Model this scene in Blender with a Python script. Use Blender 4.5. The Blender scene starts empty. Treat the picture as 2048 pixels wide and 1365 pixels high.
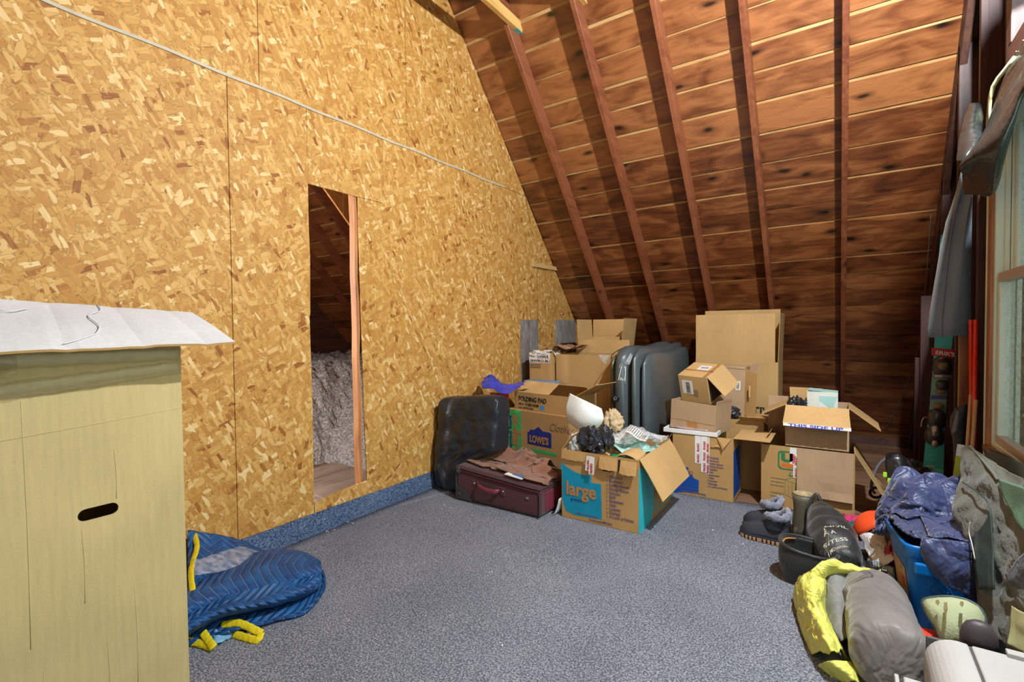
import bpy, bmesh, math, random
import numpy as np
from mathutils import Vector, Matrix, noise as mnoise
R = math.radians
random.seed(7)
SC = bpy.context.scene
COL = SC.collection

# ------------------------------------------------------------------ camera
F_PX, YAW, PITCH, ROLL = 974.99, 0.59617, -0.026084, -0.009944
CAM = Vector((2.961, 0.0, 1.4))
_f = Vector((-math.sin(YAW), math.cos(YAW), 0)); _r = Vector((math.cos(YAW), math.sin(YAW), 0)); _u = Vector((0, 0, 1))
_f2 = _f * math.cos(PITCH) + _u * math.sin(PITCH); _u2 = _u * math.cos(PITCH) - _f * math.sin(PITCH)
_r3 = _r * math.cos(ROLL) + _u2 * math.sin(ROLL); _u3 = _u2 * math.cos(ROLL) - _r * math.sin(ROLL)
cam = bpy.data.objects.new('camera', bpy.data.cameras.new('camera'))
COL.objects.link(cam)
cam.matrix_world = Matrix(((_r3.x, _u3.x, -_f2.x, CAM.x), (_r3.y, _u3.y, -_f2.y, CAM.y), (_r3.z, _u3.z, -_f2.z, CAM.z), (0, 0, 0, 1)))
cam.data.sensor_width = 36.0
cam.data.lens = F_PX / 2048 * 36
cam.data.clip_start = 0.05
SC.camera = cam

def ray(px, py):
    return _r3 * ((px - 1024) / F_PX) + _u3 * (-(py - 682.5) / F_PX) + _f2

def pt(px, py, axis, val):
    """where the sight line of a photo pixel meets the plane axis=val (a real wall, floor or box plane)"""
    d = ray(px, py); i = 'xyz'.index(axis)
    return CAM + d * ((val - CAM[i]) / d[i])

# ------------------------------------------------------------------ world, lamps, exposure
SC.view_settings.view_transform = 'Standard'
SC.view_settings.look = 'None'
SC.view_settings.gamma = 1.0
SC.view_settings.use_curve_mapping = False
SC.view_settings.exposure = 0.0
w = bpy.data.worlds.new('world'); SC.world = w; w.use_nodes = True
wn = w.node_tree.nodes; wl = w.node_tree.links
bg = wn['Background']; sky = wn.new('ShaderNodeTexSky')
sky.sky_type = 'HOSEK_WILKIE'; sky.sun_direction = Vector((0.5, -0.5, 0.7)).normalized(); sky.turbidity = 4
wl.new(sky.outputs[0], bg.inputs[0]); bg.inputs[1].default_value = 2.2

def lamp(name, kind, loc, energy, color=(1, 1, 1), size=0.1, sy=None, target=None, spread=None):
    d = bpy.data.lights.new(name, kind); d.energy = energy; d.color = color
    if kind == 'AREA':
        d.shape = 'RECTANGLE'; d.size = size; d.size_y = sy or size
        if spread: d.spread = spread
    else:
        d.shadow_soft_size = size
    o = bpy.data.objects.new(name, d); COL.objects.link(o); o.location = loc
    if target is not None:
        o.rotation_euler = (Vector(target) - Vector(loc)).to_track_quat('-Z', 'Y').to_euler()
    return o
# unseen flash, set by the rafter shadows, out of frame above the window
lamp('flash_lamp', 'POINT', (3.43, 2.12, 3.42), 560, (0.92, 0.97, 1.0), 0.035)
# daylight through the near half of the gable window and an added fill light behind the camera
lamp('window_daylight', 'AREA', (3.50, 1.2, 1.75), 34, (0.88, 1.0, 0.84), 2.6, 1.5, (0, 1.6, 1.3))
lamp('rear_fill', 'AREA', (2.0, -3.2, 2.0), 30, (0.94, 0.97, 1.0), 3.0, 2.2, (1.6, 3, 1.2))
lamp('attic_fill', 'POINT', (-0.5, 0.45, 1.9), 260, (1.0, 0.95, 0.92), 0.05)  # added fill, no bulb there; brightens the attic beyond the doorway

# ------------------------------------------------------------------ materials
def new_mat(name):
    m = bpy.data.materials.new(name); m.use_nodes = True
    nt = m.node_tree; b = nt.nodes['Principled BSDF']
    return m, nt, b
def N(nt, kind, **kw):
    n = nt.nodes.new('ShaderNode' + kind)
    for k, v in kw.items():
        if k.startswith('i_'):
            key = k[2:]; key = int(key) if key.isdigit() else key
            n.inputs[key].default_value = v
        else: setattr(n, k, v)
    return n
def ramp(nt, stops, src=None, interp='LINEAR'):
    r = nt.nodes.new('ShaderNodeValToRGB'); r.color_ramp.interpolation = interp
    el = r.color_ramp.elements
    while len(el) < len(stops): el.new(0.5)
    for e, (p, c) in zip(el, stops):
        e.position = p; e.color = (c[0], c[1], c[2], 1)
    if src is not None: nt.links.new(src, r.inputs[0])
    return r
def bump(nt, b, src, strength=0.3, dist=0.01):
    bp = N(nt, 'Bump'); bp.inputs['Strength'].default_value = strength; bp.inputs['Distance'].default_value = dist
    nt.links.new(src, bp.inputs['Height']); nt.links.new(bp.outputs[0], b.inputs['Normal']); return bp
MATS = {}
def M(name, c, rough=0.6, var=0.12, scale=6, bs=60, bstr=0.15, metal=0, coat=0, sheen=0, alpha=1, trans=0, crease=0, cs=7):
    """plain material: colour with soft noise variation and fine relief"""
    if name in MATS: return MATS[name]
    m, nt, b = new_mat(name)
    tc = N(nt, 'TexCoord'); n1 = N(nt, 'TexNoise'); n1.inputs['Scale'].default_value = scale; n1.inputs['Detail'].default_value = 5
    nt.links.new(tc.outputs['Object'], n1.inputs['Vector'])
    lo = [max(0, x * (1 - var)) for x in c]; hi = [min(1, x * (1 + var)) for x in c]
    r = ramp(nt, [(0.3, lo), (0.7, hi)], n1.outputs[0])
    nt.links.new(r.outputs[0], b.inputs['Base Color'])
    b.inputs['Roughness'].default_value = rough; b.inputs['Metallic'].default_value = metal
    b.inputs['Coat Weight'].default_value = coat; b.inputs['Sheen Weight'].default_value = sheen
    if alpha < 1: b.inputs['Alpha'].default_value = alpha
    if trans: b.inputs['Transmission Weight'].default_value = trans
    if bstr:
        n2 = N(nt, 'TexNoise'); n2.inputs['Scale'].default_value = bs; n2.inputs['Detail'].default_value = 4
        nt.links.new(tc.outputs['Object'], n2.inputs['Vector']); bp = bump(nt, b, n2.outputs[0], bstr, 0.01)
        if crease:
            n3 = N(nt, 'TexNoise'); n3.inputs['Scale'].default_value = cs; n3.inputs['Detail'].default_value = 3; n3.inputs['Distortion'].default_value = 0.7; n3.inputs['Roughness'].default_value = 0.45
            nt.links.new(tc.outputs['Object'], n3.inputs['Vector']); b2 = N(nt, 'Bump'); b2.inputs['Strength'].default_value = 1.0; b2.inputs['Distance'].default_value = 0.09 * crease
            ab_ = N(nt, 'Math', operation='SUBTRACT', i_1=0.5); nt.links.new(n3.outputs[0], ab_.inputs[0]); ab2 = N(nt, 'Math', operation='ABSOLUTE'); nt.links.new(ab_.outputs[0], ab2.inputs[0])
            nt.links.new(ab2.outputs[0], b2.inputs['Height']); nt.links.new(b2.outputs[0], bp.inputs['Normal'])
    MATS[name] = m; return m

def cardboard(name, c, rib='x', bands=False):
    if name in MATS: return MATS[name]
    m, nt, b = new_mat(name)
    tc = N(nt, 'TexCoord')
    mp = N(nt, 'Mapping'); nt.links.new(tc.outputs['Object'], mp.inputs[0])
    mp.inputs['Scale'].default_value = (1, 1, 0.08)
    n0 = N(nt, 'TexNoise'); n0.inputs['Scale'].default_value = 3.0; n0.inputs['Detail'].default_value = 6; nt.links.new(tc.outputs['Object'], n0.inputs[0])
    n1 = N(nt, 'TexNoise'); n1.inputs['Scale'].default_value = 70; n1.inputs['Detail'].default_value = 2; nt.links.new(mp.outputs[0], n1.inputs[0])
    n2 = N(nt, 'TexNoise'); n2.inputs['Scale'].default_value = 220; n2.inputs['Detail'].default_value = 2; nt.links.new(tc.outputs['Object'], n2.inputs[0])
    a = N(nt, 'Math', operation='MULTIPLY_ADD', i_1=0.55); nt.links.new(n0.outputs[0], a.inputs[0])
    a2 = N(nt, 'Math', operation='MULTIPLY', i_1=0.25); nt.links.new(n1.outputs[0], a2.inputs[0]); nt.links.new(a2.outputs[0], a.inputs[2])
    a3 = N(nt, 'Math', operation='MULTIPLY_ADD', i_1=0.2); nt.links.new(n2.outputs[0], a3.inputs[0]); nt.links.new(a.outputs[0], a3.inputs[2])
    r = ramp(nt, [(0.3, [x * 0.82 for x in c]), (0.7, [min(1, x * 1.13) for x in c])], a3.outputs[0])
    nt.links.new(r.outputs[0], b.inputs['Base Color']); b.inputs['Roughness'].default_value = 0.82
    b.inputs['Specular IOR Level'].default_value = 0.25
    bump(nt, b, n1.outputs[0], 0.25, 0.004)
    MATS[name] = m; return m

def wood(name, c1, c2, axis='x', rough=0.5, knots=0.0, coat=0, stretch=14, freq=9, objvar=0.0, dark=None, rx=None):
    """board wood; grain runs along axis"""
    if name in MATS: return MATS[name]
    m, nt, b = new_mat(name); L = nt.links
    tc = N(nt, 'TexCoord'); oi = N(nt, 'ObjectInfo')
    off = N(nt, 'VectorMath', operation='SCALE'); cb = N(nt, 'CombineXYZ')
    rr = N(nt, 'Math', operation='MULTIPLY', i_1=37.0); L.new(oi.outputs['Random'], rr.inputs[0])
    for i in range(3): L.new(rr.outputs[0], cb.inputs[i])
    ad = N(nt, 'VectorMath', operation='ADD'); L.new(tc.outputs['Object'], ad.inputs[0]); L.new(cb.outputs[0], ad.inputs[1])
    if rx is not None:
        mr = N(nt, 'Mapping'); mr.inputs['Rotation'].default_value = (rx, 0, 0); L.new(tc.outputs['Object'], mr.inputs[0]); L.new(mr.outputs[0], ad.inputs[0])
    s = {'x': (1 / stretch, 1, 1), 'y': (1, 1 / stretch, 1), 'z': (1, 1, 1 / stretch)}[axis]
    mp = N(nt, 'Mapping'); mp.inputs['Scale'].default_value = s; L.new(ad.outputs[0], mp.inputs[0])
    n1 = N(nt, 'TexNoise'); n1.inputs['Scale'].default_value = freq * 4; n1.inputs['Detail'].default_value = 8; n1.inputs['Distortion'].default_value = 0.6
    L.new(mp.outputs[0], n1.inputs[0])
    mp2 = N(nt, 'Mapping'); s2 = {'x': (1 / (4 if rx is None else 2.6), 1, 1), 'y': (1, 1 / 4, 1), 'z': (1, 1, 1 / 4)}[axis]
    mp2.inputs['Scale'].default_value = s2; L.new(ad.outputs[0], mp2.inputs[0])
    n2 = N(nt, 'TexNoise'); n2.inputs['Scale'].default_value = freq * 0.8; n2.inputs['Detail'].default_value = 4; n2.inputs['Distortion'].default_value = 1.0
    L.new(mp2.outputs[0], n2.inputs[0])
    a = N(nt, 'Math', operation='MULTIPLY_ADD', i_1=0.5 if rx is None else 0.30); L.new(n1.outputs[0], a.inputs[0])
    a2 = N(nt, 'Math', operation='MULTIPLY', i_1=0.5 if rx is None else 0.70); L.new(n2.outputs[0], a2.inputs[0]); L.new(a2.outputs[0], a.inputs[2])
    a3 = N(nt, 'Math', operation='MULTIPLY_ADD', i_1=objvar, ); L.new(oi.outputs['Random'], a3.inputs[0])
    a4 = N(nt, 'Math', operation='ADD', i_1=-objvar / 2); L.new(a.outputs[0], a4.inputs[0]); L.new(a4.outputs[0], a3.inputs[2])
    dk = dark or [x * 0.45 for x in c1]
    r = ramp(nt, [(0.24, dk), (0.42, c1), (0.64, c2)], a3.outputs[0])
    out = r.outputs[0]
    if knots:
        mp3 = N(nt, 'Mapping'); s3 = {'x': (0.42, 1, 1), 'y': (1, 0.42, 1), 'z': (1, 1, 0.42)}[axis]
        mp3.inputs['Scale'].default_value = s3; L.new(ad.outputs[0], mp3.inputs[0])
        nw = N(nt, 'TexNoise'); nw.inputs['Scale'].default_value = 9
        L.new(mp3.outputs[0], nw.inputs[0])
        dm = N(nt, 'VectorMath', operation='MULTIPLY_ADD'); dm.inputs[1].default_value = (0.05, 0.05, 0.05)
        L.new(nw.outputs['Color'], dm.inputs[0]); L.new(mp3.outputs[0], dm.inputs[2])
        vo = N(nt, 'TexVoronoi'); vo.inputs['Scale'].default_value = 3.6
        if rx is not None: vo.voronoi_dimensions = '2D'; vo.inputs['Scale'].default_value = 4.2
        L.new(dm.outputs[0], vo.inputs['Vector'])
        kr = ramp(nt, [(0.0, (0.05, 0.05, 0.05)), (0.045, (0.12, 0.12, 0.12)), (0.09, (0.62, 0.62, 0.62)), (0.17, (1, 1, 1))], vo.outputs['Distance'])
        # only some cells carry a knot
        gt = N(nt, 'Math', operation='GREATER_THAN', i_1=1 - knots); sx = N(nt, 'SeparateColor'); L.new(vo.outputs['Color'], sx.inputs[0]); L.new(sx.outputs[0], gt.inputs[0])
        mx = N(nt, 'MixRGB', blend_type='MULTIPLY'); L.new(gt.outputs[0], mx.inputs[0]); L.new(r.outputs[0], mx.inputs[1]); L.new(kr.outputs[0], mx.inputs[2])
        out = mx.outputs[0]
    L.new(out, b.inputs['Base Color'])
    b.inputs['Roughness'].default_value = rough; b.inputs['Coat Weight'].default_value = coat; b.inputs['Coat Roughness'].default_value = 0.3
    bq = bump(nt, b, n1.outputs[0], 0.25, 0.004)
    if rx is not None:
        bw2 = N(nt, 'Bump'); bw2.inputs['Strength'].default_value = 0.6; bw2.inputs['Distance'].default_value = 0.02; L.new(n2.outputs[0], bw2.inputs['Height']); L.new(bw2.outputs[0], bq.inputs['Normal'])
    MATS[name] = m; return m

def osb(name):
    """pressed strand board: overlapping layers of angular flakes"""
    m, nt, b = new_mat(name); L = nt.links
    tc = N(nt, 'TexCoord')
    base = None; hgt = None
    wv = N(nt, 'TexNoise'); wv.inputs['Scale'].default_value = 5; L.new(tc.outputs['Object'], wv.inputs[0])
    layers = [(20, 16, 1.2, 0.0), (75, 19, 1.4, 0.42), (-50, 21, 1.5, 0.48), (38, 26, 1.7, 0.52), (100, 30, 2.0, 0.55), (-22, 40, 2.6, 0.60), (62, 50, 3.0, 0.66)]
    for i, (ang, sc, st, th) in enumerate(layers):
        mp = N(nt, 'Mapping'); mp.inputs['Rotation'].default_value = (R(ang), 0, 0); mp.inputs['Location'].default_value = (0, i * 3.37, i * 1.71)
        L.new(tc.outputs['Object'], mp.inputs[0])
        # warp the rotation a little from place to place
        dm = N(nt, 'VectorMath', operation='MULTIPLY_ADD'); dm.inputs[1].default_value = (0.0, 0.022, 0.022)
        L.new(wv.outputs['Color'], dm.inputs[0]); L.new(mp.outputs[0], dm.inputs[2])
        m2 = N(nt, 'Mapping'); m2.inputs['Scale'].default_value = (0.0, 1.0 / st, 1.0); L.new(dm.outputs[0], m2.inputs[0])
        vo = N(nt, 'TexVoronoi'); vo.voronoi_dimensions = '3D'; vo.distance = 'CHEBYCHEV'
        vo.inputs['Scale'].default_value = sc; L.new(m2.outputs[0], vo.inputs['Vector'])
        ve = N(nt, 'TexVoronoi'); ve.voronoi_dimensions = '3D'; ve.feature = 'DISTANCE_TO_EDGE'; ve.inputs['Scale'].default_value = sc; L.new(m2.outputs[0], ve.inputs['Vector'])
        sp = N(nt, 'SeparateColor'); L.new(vo.outputs['Color'], sp.inputs[0])
        fine = N(nt, 'TexNoise'); fine.inputs['Scale'].default_value = 1; fine.inputs['Detail'].default_value = 2
        m3 = N(nt, 'Mapping'); m3.inputs['Scale'].default_value = (0, 14, 190); L.new(mp.outputs[0], m3.inputs[0]); L.new(m3.outputs[0], fine.inputs[0])
        v = N(nt, 'Math', operation='MULTIPLY_ADD', i_1=0.16, i_2=-0.08); L.new(fine.outputs[0], v.inputs[0])
        v2 = N(nt, 'Math', operation='ADD'); L.new(v.outputs[0], v2.inputs[0]); L.new(sp.outputs[0], v2.inputs[1])
        tint = lambda st_: [(p_, (c_[0] * 0.90, c_[1] * 0.86, c_[2] * 0.74)) for p_, c_ in st_]
        if i < 1: stops = [(0.0, (0.56, 0.29, 0.075)), (0.5, (0.63, 0.345, 0.10)), (1.0, (0.71, 0.42, 0.135))]
        elif i < 4: stops = [(0.0, (0.42, 0.175, 0.035)), (0.07, (0.55, 0.275, 0.07)), (0.55, (0.64, 0.355, 0.10)), (0.9, (0.71, 0.43, 0.145)), (1.0, (0.84, 0.60, 0.29))]
        else: stops = [(0.0, (0.30, 0.10, 0.02)), (0.07, (0.52, 0.25, 0.06)), (0.5, (0.66, 0.38, 0.11)), (0.88, (0.76, 0.48, 0.18)), (1.0, (0.90, 0.69, 0.38))]
        col = ramp(nt, tint(stops), v2.outputs[0])
        ed = ramp(nt, [(0.0, (0.55, 0.5, 0.42)), (0.035, (0.93, 0.93, 0.92)), (0.08, (1, 1, 1))], ve.outputs['Distance'])
        mm = N(nt, 'MixRGB', blend_type='MULTIPLY'); mm.inputs[0].default_value = 0.9 if i else 0.5
        L.new(col.outputs[0], mm.inputs[1]); L.new(ed.outputs[0], mm.inputs[2])
        if base is None: base = mm.outputs[0]; hgt = sp.outputs[1]
        else:
            g = N(nt, 'Math', operation='GREATER_THAN', i_1=th); L.new(sp.outputs[1], g.inputs[0])
            mx = N(nt, 'MixRGB'); L.new(g.outputs[0], mx.inputs[0]); L.new(base, mx.inputs[1]); L.new(mm.outputs[0], mx.inputs[2]); base = mx.outputs[0]
            hx = N(nt, 'MixRGB'); L.new(g.outputs[0], hx.inputs[0]); L.new(hgt, hx.inputs[1]); L.new(ve.outputs['Distance'], hx.inputs[2]); hgt = hx.outputs[0]
    # dark pits
    vp = N(nt, 'TexVoronoi'); vp.inputs['Scale'].default_value = 15; L.new(tc.outputs['Object'], vp.inputs['Vector'])
    pr = ramp(nt, [(0.0, (0.10, 0.05, 0.02)), (0.05, (0.3, 0.2, 0.1)), (0.09, (1, 1, 1))], vp.outputs['Distance'])
    mx = N(nt, 'MixRGB', blend_type='MULTIPLY'); mx.inputs[0].default_value = 0.55; L.new(base, mx.inputs[1]); L.new(pr.outputs[0], mx.inputs[2])
    L.new(mx.outputs[0], b.inputs['Base Color']); b.inputs['Roughness'].default_value = 0.62; b.inputs['Specular IOR Level'].default_value = 0.35
    bump(nt, b, hgt, 0.35, 0.0025)
    MATS[name] = m; return m

def carpet_mat(name, a, bcol, c):
    m, nt, b = new_mat(name); L = nt.links
    tc = N(nt, 'TexCoord')
    n1 = N(nt, 'TexNoise'); n1.inputs['Scale'].default_value = 130; n1.inputs['Detail'].default_value = 3; n1.inputs['Roughness'].default_value = 0.8; L.new(tc.outputs['Object'], n1.inputs[0])
    n3 = N(nt, 'TexNoise'); n3.inputs['Scale'].default_value = 2.0; n3.inputs['Detail'].default_value = 6; L.new(tc.outputs['Object'], n3.inputs[0])
    k = N(nt, 'Math', operation='MULTIPLY_ADD', i_1=0.10, i_2=-0.05); L.new(n3.outputs[0], k.inputs[0])
    s = N(nt, 'Math', operation='ADD'); L.new(n1.outputs[0], s.inputs[0]); L.new(k.outputs[0], s.inputs[1])
    r = ramp(nt, [(0.41, a), (0.5, bcol), (0.6, c)], s.outputs[0])
    L.new(r.outputs[0], b.inputs['Base Color']); b.inputs['Roughness'].default_value = 0.95; b.inputs['Specular IOR Level'].default_value = 0.1
    bump(nt, b, n1.outputs[0], 1.0, 0.012)
    MATS[name] = m; return m

def wave_mat(name, c1, c2, scale, axis='Z', rough=0.4, width=0.5):
    m, nt, b = new_mat(name); tc = N(nt, 'TexCoord'); wv = N(nt, 'TexWave'); wv.bands_direction = axis; wv.inputs['Scale'].default_value = scale
    nt.links.new(tc.outputs['Object'], wv.inputs[0]); r = ramp(nt, [(width - 0.02, c1), (width + 0.02, c2)], wv.outputs[0])
    nt.links.new(r.outputs[0], b.inputs['Base Color']); b.inputs['Roughness'].default_value = rough; bump(nt, b, wv.outputs[0], 0.3, 0.002)
    MATS[name] = m; return m

def clear_plastic(name, tint=(0.9, 0.93, 0.95), a=0.35):
    m, nt, b = new_mat(name); L = nt.links
    b.inputs['Base Color'].default_value = (*tint, 1); b.inputs['Roughness'].default_value = 0.12; b.inputs['Specular IOR Level'].default_value = 0.9
    tc = N(nt, 'TexCoord'); n1 = N(nt, 'TexNoise'); n1.inputs['Scale'].default_value = 30; n1.inputs['Detail'].default_value = 4; L.new(tc.outputs['Object'], n1.inputs[0])
    r = ramp(nt, [(0.35, (a * 0.5,) * 3), (0.7, (min(1, a * 1.9),) * 3)], n1.outputs[0]); L.new(r.outputs[0], b.inputs['Alpha'])
    bump(nt, b, n1.outputs[0], 0.5, 0.01); MATS[name] = m; return m

# ------------------------------------------------------------------ object helpers
def link(name, me, mat=None, parent=None, smooth=False):
    o = bpy.data.objects.new(name, me); COL.objects.link(o)
    if mat is not None:
        for k in (mat if isinstance(mat, (list, tuple)) else [mat]): me.materials.append(k)
    if parent is not None: o.parent = parent
    if smooth:
        me.polygons.foreach_set('use_smooth', [True] * len(me.polygons))
    return o
def mesh(name, verts, faces, mat=None, parent=None, smooth=False, local=None):
    """verts are world coordinates; when the parent has a location they are shifted to it"""
    off = Vector((0, 0, 0))
    if parent is not None and local is None: off = root_loc(parent)
    me = bpy.data.meshes.new(name)
    me.from_pydata([tuple(Vector(v) - off) for v in verts], [], faces); me.update()
    return link(name, me, mat, parent, smooth)
def root_loc(p):
    l = Vector(p.location)
    while p.parent is not None: p = p.parent; l += Vector(p.location)
    return l
def bmo(name, bm, mat=None, parent=None, smooth=False):
    me = bpy.data.meshes.new(name); bmesh.ops.recalc_face_normals(bm, faces=bm.faces); bm.to_mesh(me); bm.free()
    return link(name, me, mat, parent, smooth)
def tag(o, label=None, cat=None, group=None, kind=None):
    if label: o['label'] = label
    if cat: o['category'] = cat
    if group: o['group'] = group
    if kind: o['kind'] = kind
    return o
def thing(name, label, cat, loc=(0, 0, 0), rz=0, group=None, rot=None):
    o = bpy.data.objects.new(name, None); COL.objects.link(o); o.empty_display_size = 0.05
    o.location = loc; o.rotation_euler = rot or (0, 0, rz)
    return tag(o, label, cat, group)
def structure(name, loc=(0, 0, 0)):
    o = bpy.data.objects.new(name, None); COL.objects.link(o); o.location = loc; o['kind'] = 'structure'; return o
def boxv(x0, x1, y0, y1, z0, z1):
    v = [(x0, y0, z0), (x1, y0, z0), (x1, y1, z0), (x0, y1, z0), (x0, y0, z1), (x1, y0, z1), (x1, y1, z1), (x0, y1, z1)]
    return v, [(0, 3, 2, 1), (4, 5, 6, 7), (0, 1, 5, 4), (1, 2, 6, 5), (2, 3, 7, 6), (3, 0, 4, 7)]
def box(name, x0, x1, y0, y1, z0, z1, mat, parent=None, bev=0.0, local=None):
    v, f = boxv(x0, x1, y0, y1, z0, z1); o = mesh(name, v, f, mat, parent, local=local)
    if bev: bevel(o, bev)
    return o
def bevel(o, w, seg=2):
    b = o.modifiers.new('bevel', 'BEVEL'); b.width = w; b.segments = seg; b.limit_method = 'ANGLE'; b.angle_limit = R(40)
def solid(o, t, off=0.0):
    s = o.modifiers.new('solid', 'SOLIDIFY'); s.thickness = t; s.offset = off
def subsurf(o, n=1):
    s = o.modifiers.new('sub', 'SUBSURF'); s.levels = n; s.render_levels = n
def bar(name, p0, p1, wx, wy, mat, parent=None, up=(0, 0, 1), bev=0.0):
    """rectangular bar from p0 to p1"""
    p0 = Vector(p0); p1 = Vector(p1); d = (p1 - p0).normalized(); u = Vector(up); s = d.cross(u)
    if s.length < 1e-4: s = d.cross(Vector((1, 0, 0)))
    s.normalize(); u = s.cross(d).normalized()
    v = [p + s * a * wx / 2 + u * b_ * wy / 2 for p in (p0, p1) for a, b_ in ((-1, -1), (1, -1), (1, 1), (-1, 1))]
    o = mesh(name, v, [(3, 2, 1, 0), (4, 5, 6, 7), (0, 1, 5, 4), (1, 2, 6, 5), (2, 3, 7, 6), (3, 0, 4, 7)], mat, parent)
    if bev: bevel(o, bev)
    return o
def quad_strip(rings, close=True, caps=True):
    n = len(rings[0]); V = [tuple(p) for r in rings for p in r]; F = []
    for i in range(len(rings) - 1):
        for j in range(n if close else n - 1):
            a = i * n + j; b_ = i * n + (j + 1) % n; F.append((a, b_, b_ + n, a + n))
    if close and caps:
        F.append(tuple(range(n - 1, -1, -1))); F.append(tuple((len(rings) - 1) * n + j for j in range(n)))
    return V, F
def loft(name, rings, mat, parent=None, smooth=True, caps=True, close=True, sub=0):
    V, F = quad_strip(rings, close, caps); o = mesh(name, V, F, mat, parent, smooth)
    bm = bmesh.new(); bm.from_mesh(o.data); bmesh.ops.recalc_face_normals(bm, faces=bm.faces); bm.to_mesh(o.data); bm.free()
    if sub: subsurf(o, sub)
    return o
def ring(c, ax, ay, n=20, pw=2.0, ph=0.0):
    c = Vector(c); ax = Vector(ax); ay = Vector(ay); out = []
    for i in range(n):
        t = 2 * math.pi * i / n + ph; ct, st = math.cos(t), math.sin(t)
        x = math.copysign(abs(ct) ** (2 / pw), ct); y = math.copysign(abs(st) ** (2 / pw), st)
        out.append(c + ax * x + ay * y)
    return out
def tube(name, pts, r, mat, parent=None, n=8, taper=None):
    pts = [Vector(p) for p in pts]; rings = []
    prev = None
    for i, p in enumerate(pts):
        d = (pts[min(i + 1, len(pts) - 1)] - pts[max(i - 1, 0)]).normalized()
        s = d.cross(Vector((0, 0, 1)) if abs(d.z) < 0.95 else Vector((1, 0, 0))).normalized()
        if prev is not None and s.dot(prev) < 0: s = -s
        prev = s; u = s.cross(d).normalized(); rr = r if taper is None else r * taper[min(i, len(taper) - 1)]
        rings.append(ring(p, s * rr, u * rr, n))
    return loft(name, rings, mat, parent)
def smooth_path(P, k=8):
    P = [Vector(p) for p in P]; out = []
    for i in range(len(P) - 1):
        p0 = P[max(i - 1, 0)]; p1 = P[i]; p2 = P[i + 1]; p3 = P[min(i + 2, len(P) - 1)]
        for j in range(k):
            t = j / k; t2 = t * t; t3 = t2 * t
            out.append(0.5 * ((2 * p1) + (-p0 + p2) * t + (2 * p0 - 5 * p1 + 4 * p2 - p3) * t2 + (-p0 + 3 * p1 - 3 * p2 + p3) * t3))
    out.append(P[-1]); return out
def fold_noise(p, s=1.0, seed=0.0):
    """sharp-creased noise for crumpled film and paper"""
    q = Vector(p) * s + Vector((seed, seed * 1.7, -seed)); v = 0; a = 1
    for k in range(4):
        v += a * (1 - abs(mnoise.noise(q)) * 2.2); a *= 0.5; q = q * 1.9 + Vector((3.1, 1.7, 2.3))
    return v / 1.9
def crumple(name, c, rad, amp, s, seed, mat, parent=None, sub=4, squash=None, smooth=True):
    bm = bmesh.new(); bmesh.ops.create_icosphere(bm, subdivisions=sub, radius=1.0); c = Vector(c)
    off = root_loc(parent) if parent is not None else Vector((0, 0, 0))
    for v in bm.verts:
        d = v.co.copy(); k = 1 + amp * (fold_noise(d, s, seed) - 0.5)
        x = Vector((d.x * rad[0] * k, d.y * rad[1] * k, d.z * rad[2] * k)) + c
        if squash is not None: x.z = max(x.z, squash + 0.002 * random.random())
        v.co = x - off
    return bmo(name, bm, mat, parent, smooth)
def lettering(text, size, origin, right, up, mat, parent=None, bold=0.0, align='LEFT', name='lettering', width=None, depth=0.0006, shear=0):
    """flat print: built-in font turned into a thin mesh lying on a face"""
    c = bpy.data.curves.new(name, 'FONT'); c.body = text; c.size = size; c.offset = bold; c.align_x = align; c.resolution_u = 3; c.extrude = depth; c.shear = shear
    t = bpy.data.objects.new('tmp', c); COL.objects.link(t)
    dg = bpy.context.evaluated_depsgraph_get(); me = bpy.data.meshes.new_from_object(t.evaluated_get(dg)); bpy.data.objects.remove(t); bpy.data.curves.remove(c)
    me.name = name
    X = Vector(right).normalized(); Z = X.cross(Vector(up)).normalized(); Y = Z.cross(X)
    sx = 1.0
    if width is not None and len(me.vertices):
        xs = [v.co.x for v in me.vertices]; sx = width / max(1e-4, max(xs) - min(xs))
    off = root_loc(parent) if parent is not None else Vector((0, 0, 0))
    o0 = Vector(origin) - off
    for v in me.vertices: v.co = o0 + X * v.co.x * sx + Y * v.co.y + Z * (v.co.z + 0.0012)
    me.materials.clear(); return link(name, me, mat, parent)
def decal(name, pts, mat, parent=None, t=0.0009):
    """thin printed area or sticker, polygon with a little thickness along its normal"""
    P = [Vector(p) for p in pts]; n = (P[1] - P[0]).cross(P[-1] - P[0]).normalized(); k = len(P)
    V = [p + n * 0.0003 for p in P] + [p + n * t for p in P]
    F = [tuple(range(k - 1, -1, -1)), tuple(range(k, 2 * k))] + [(i, (i + 1) % k, (i + 1) % k + k, i + k) for i in range(k)]
    return mesh(name, V, F, mat, parent)

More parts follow.
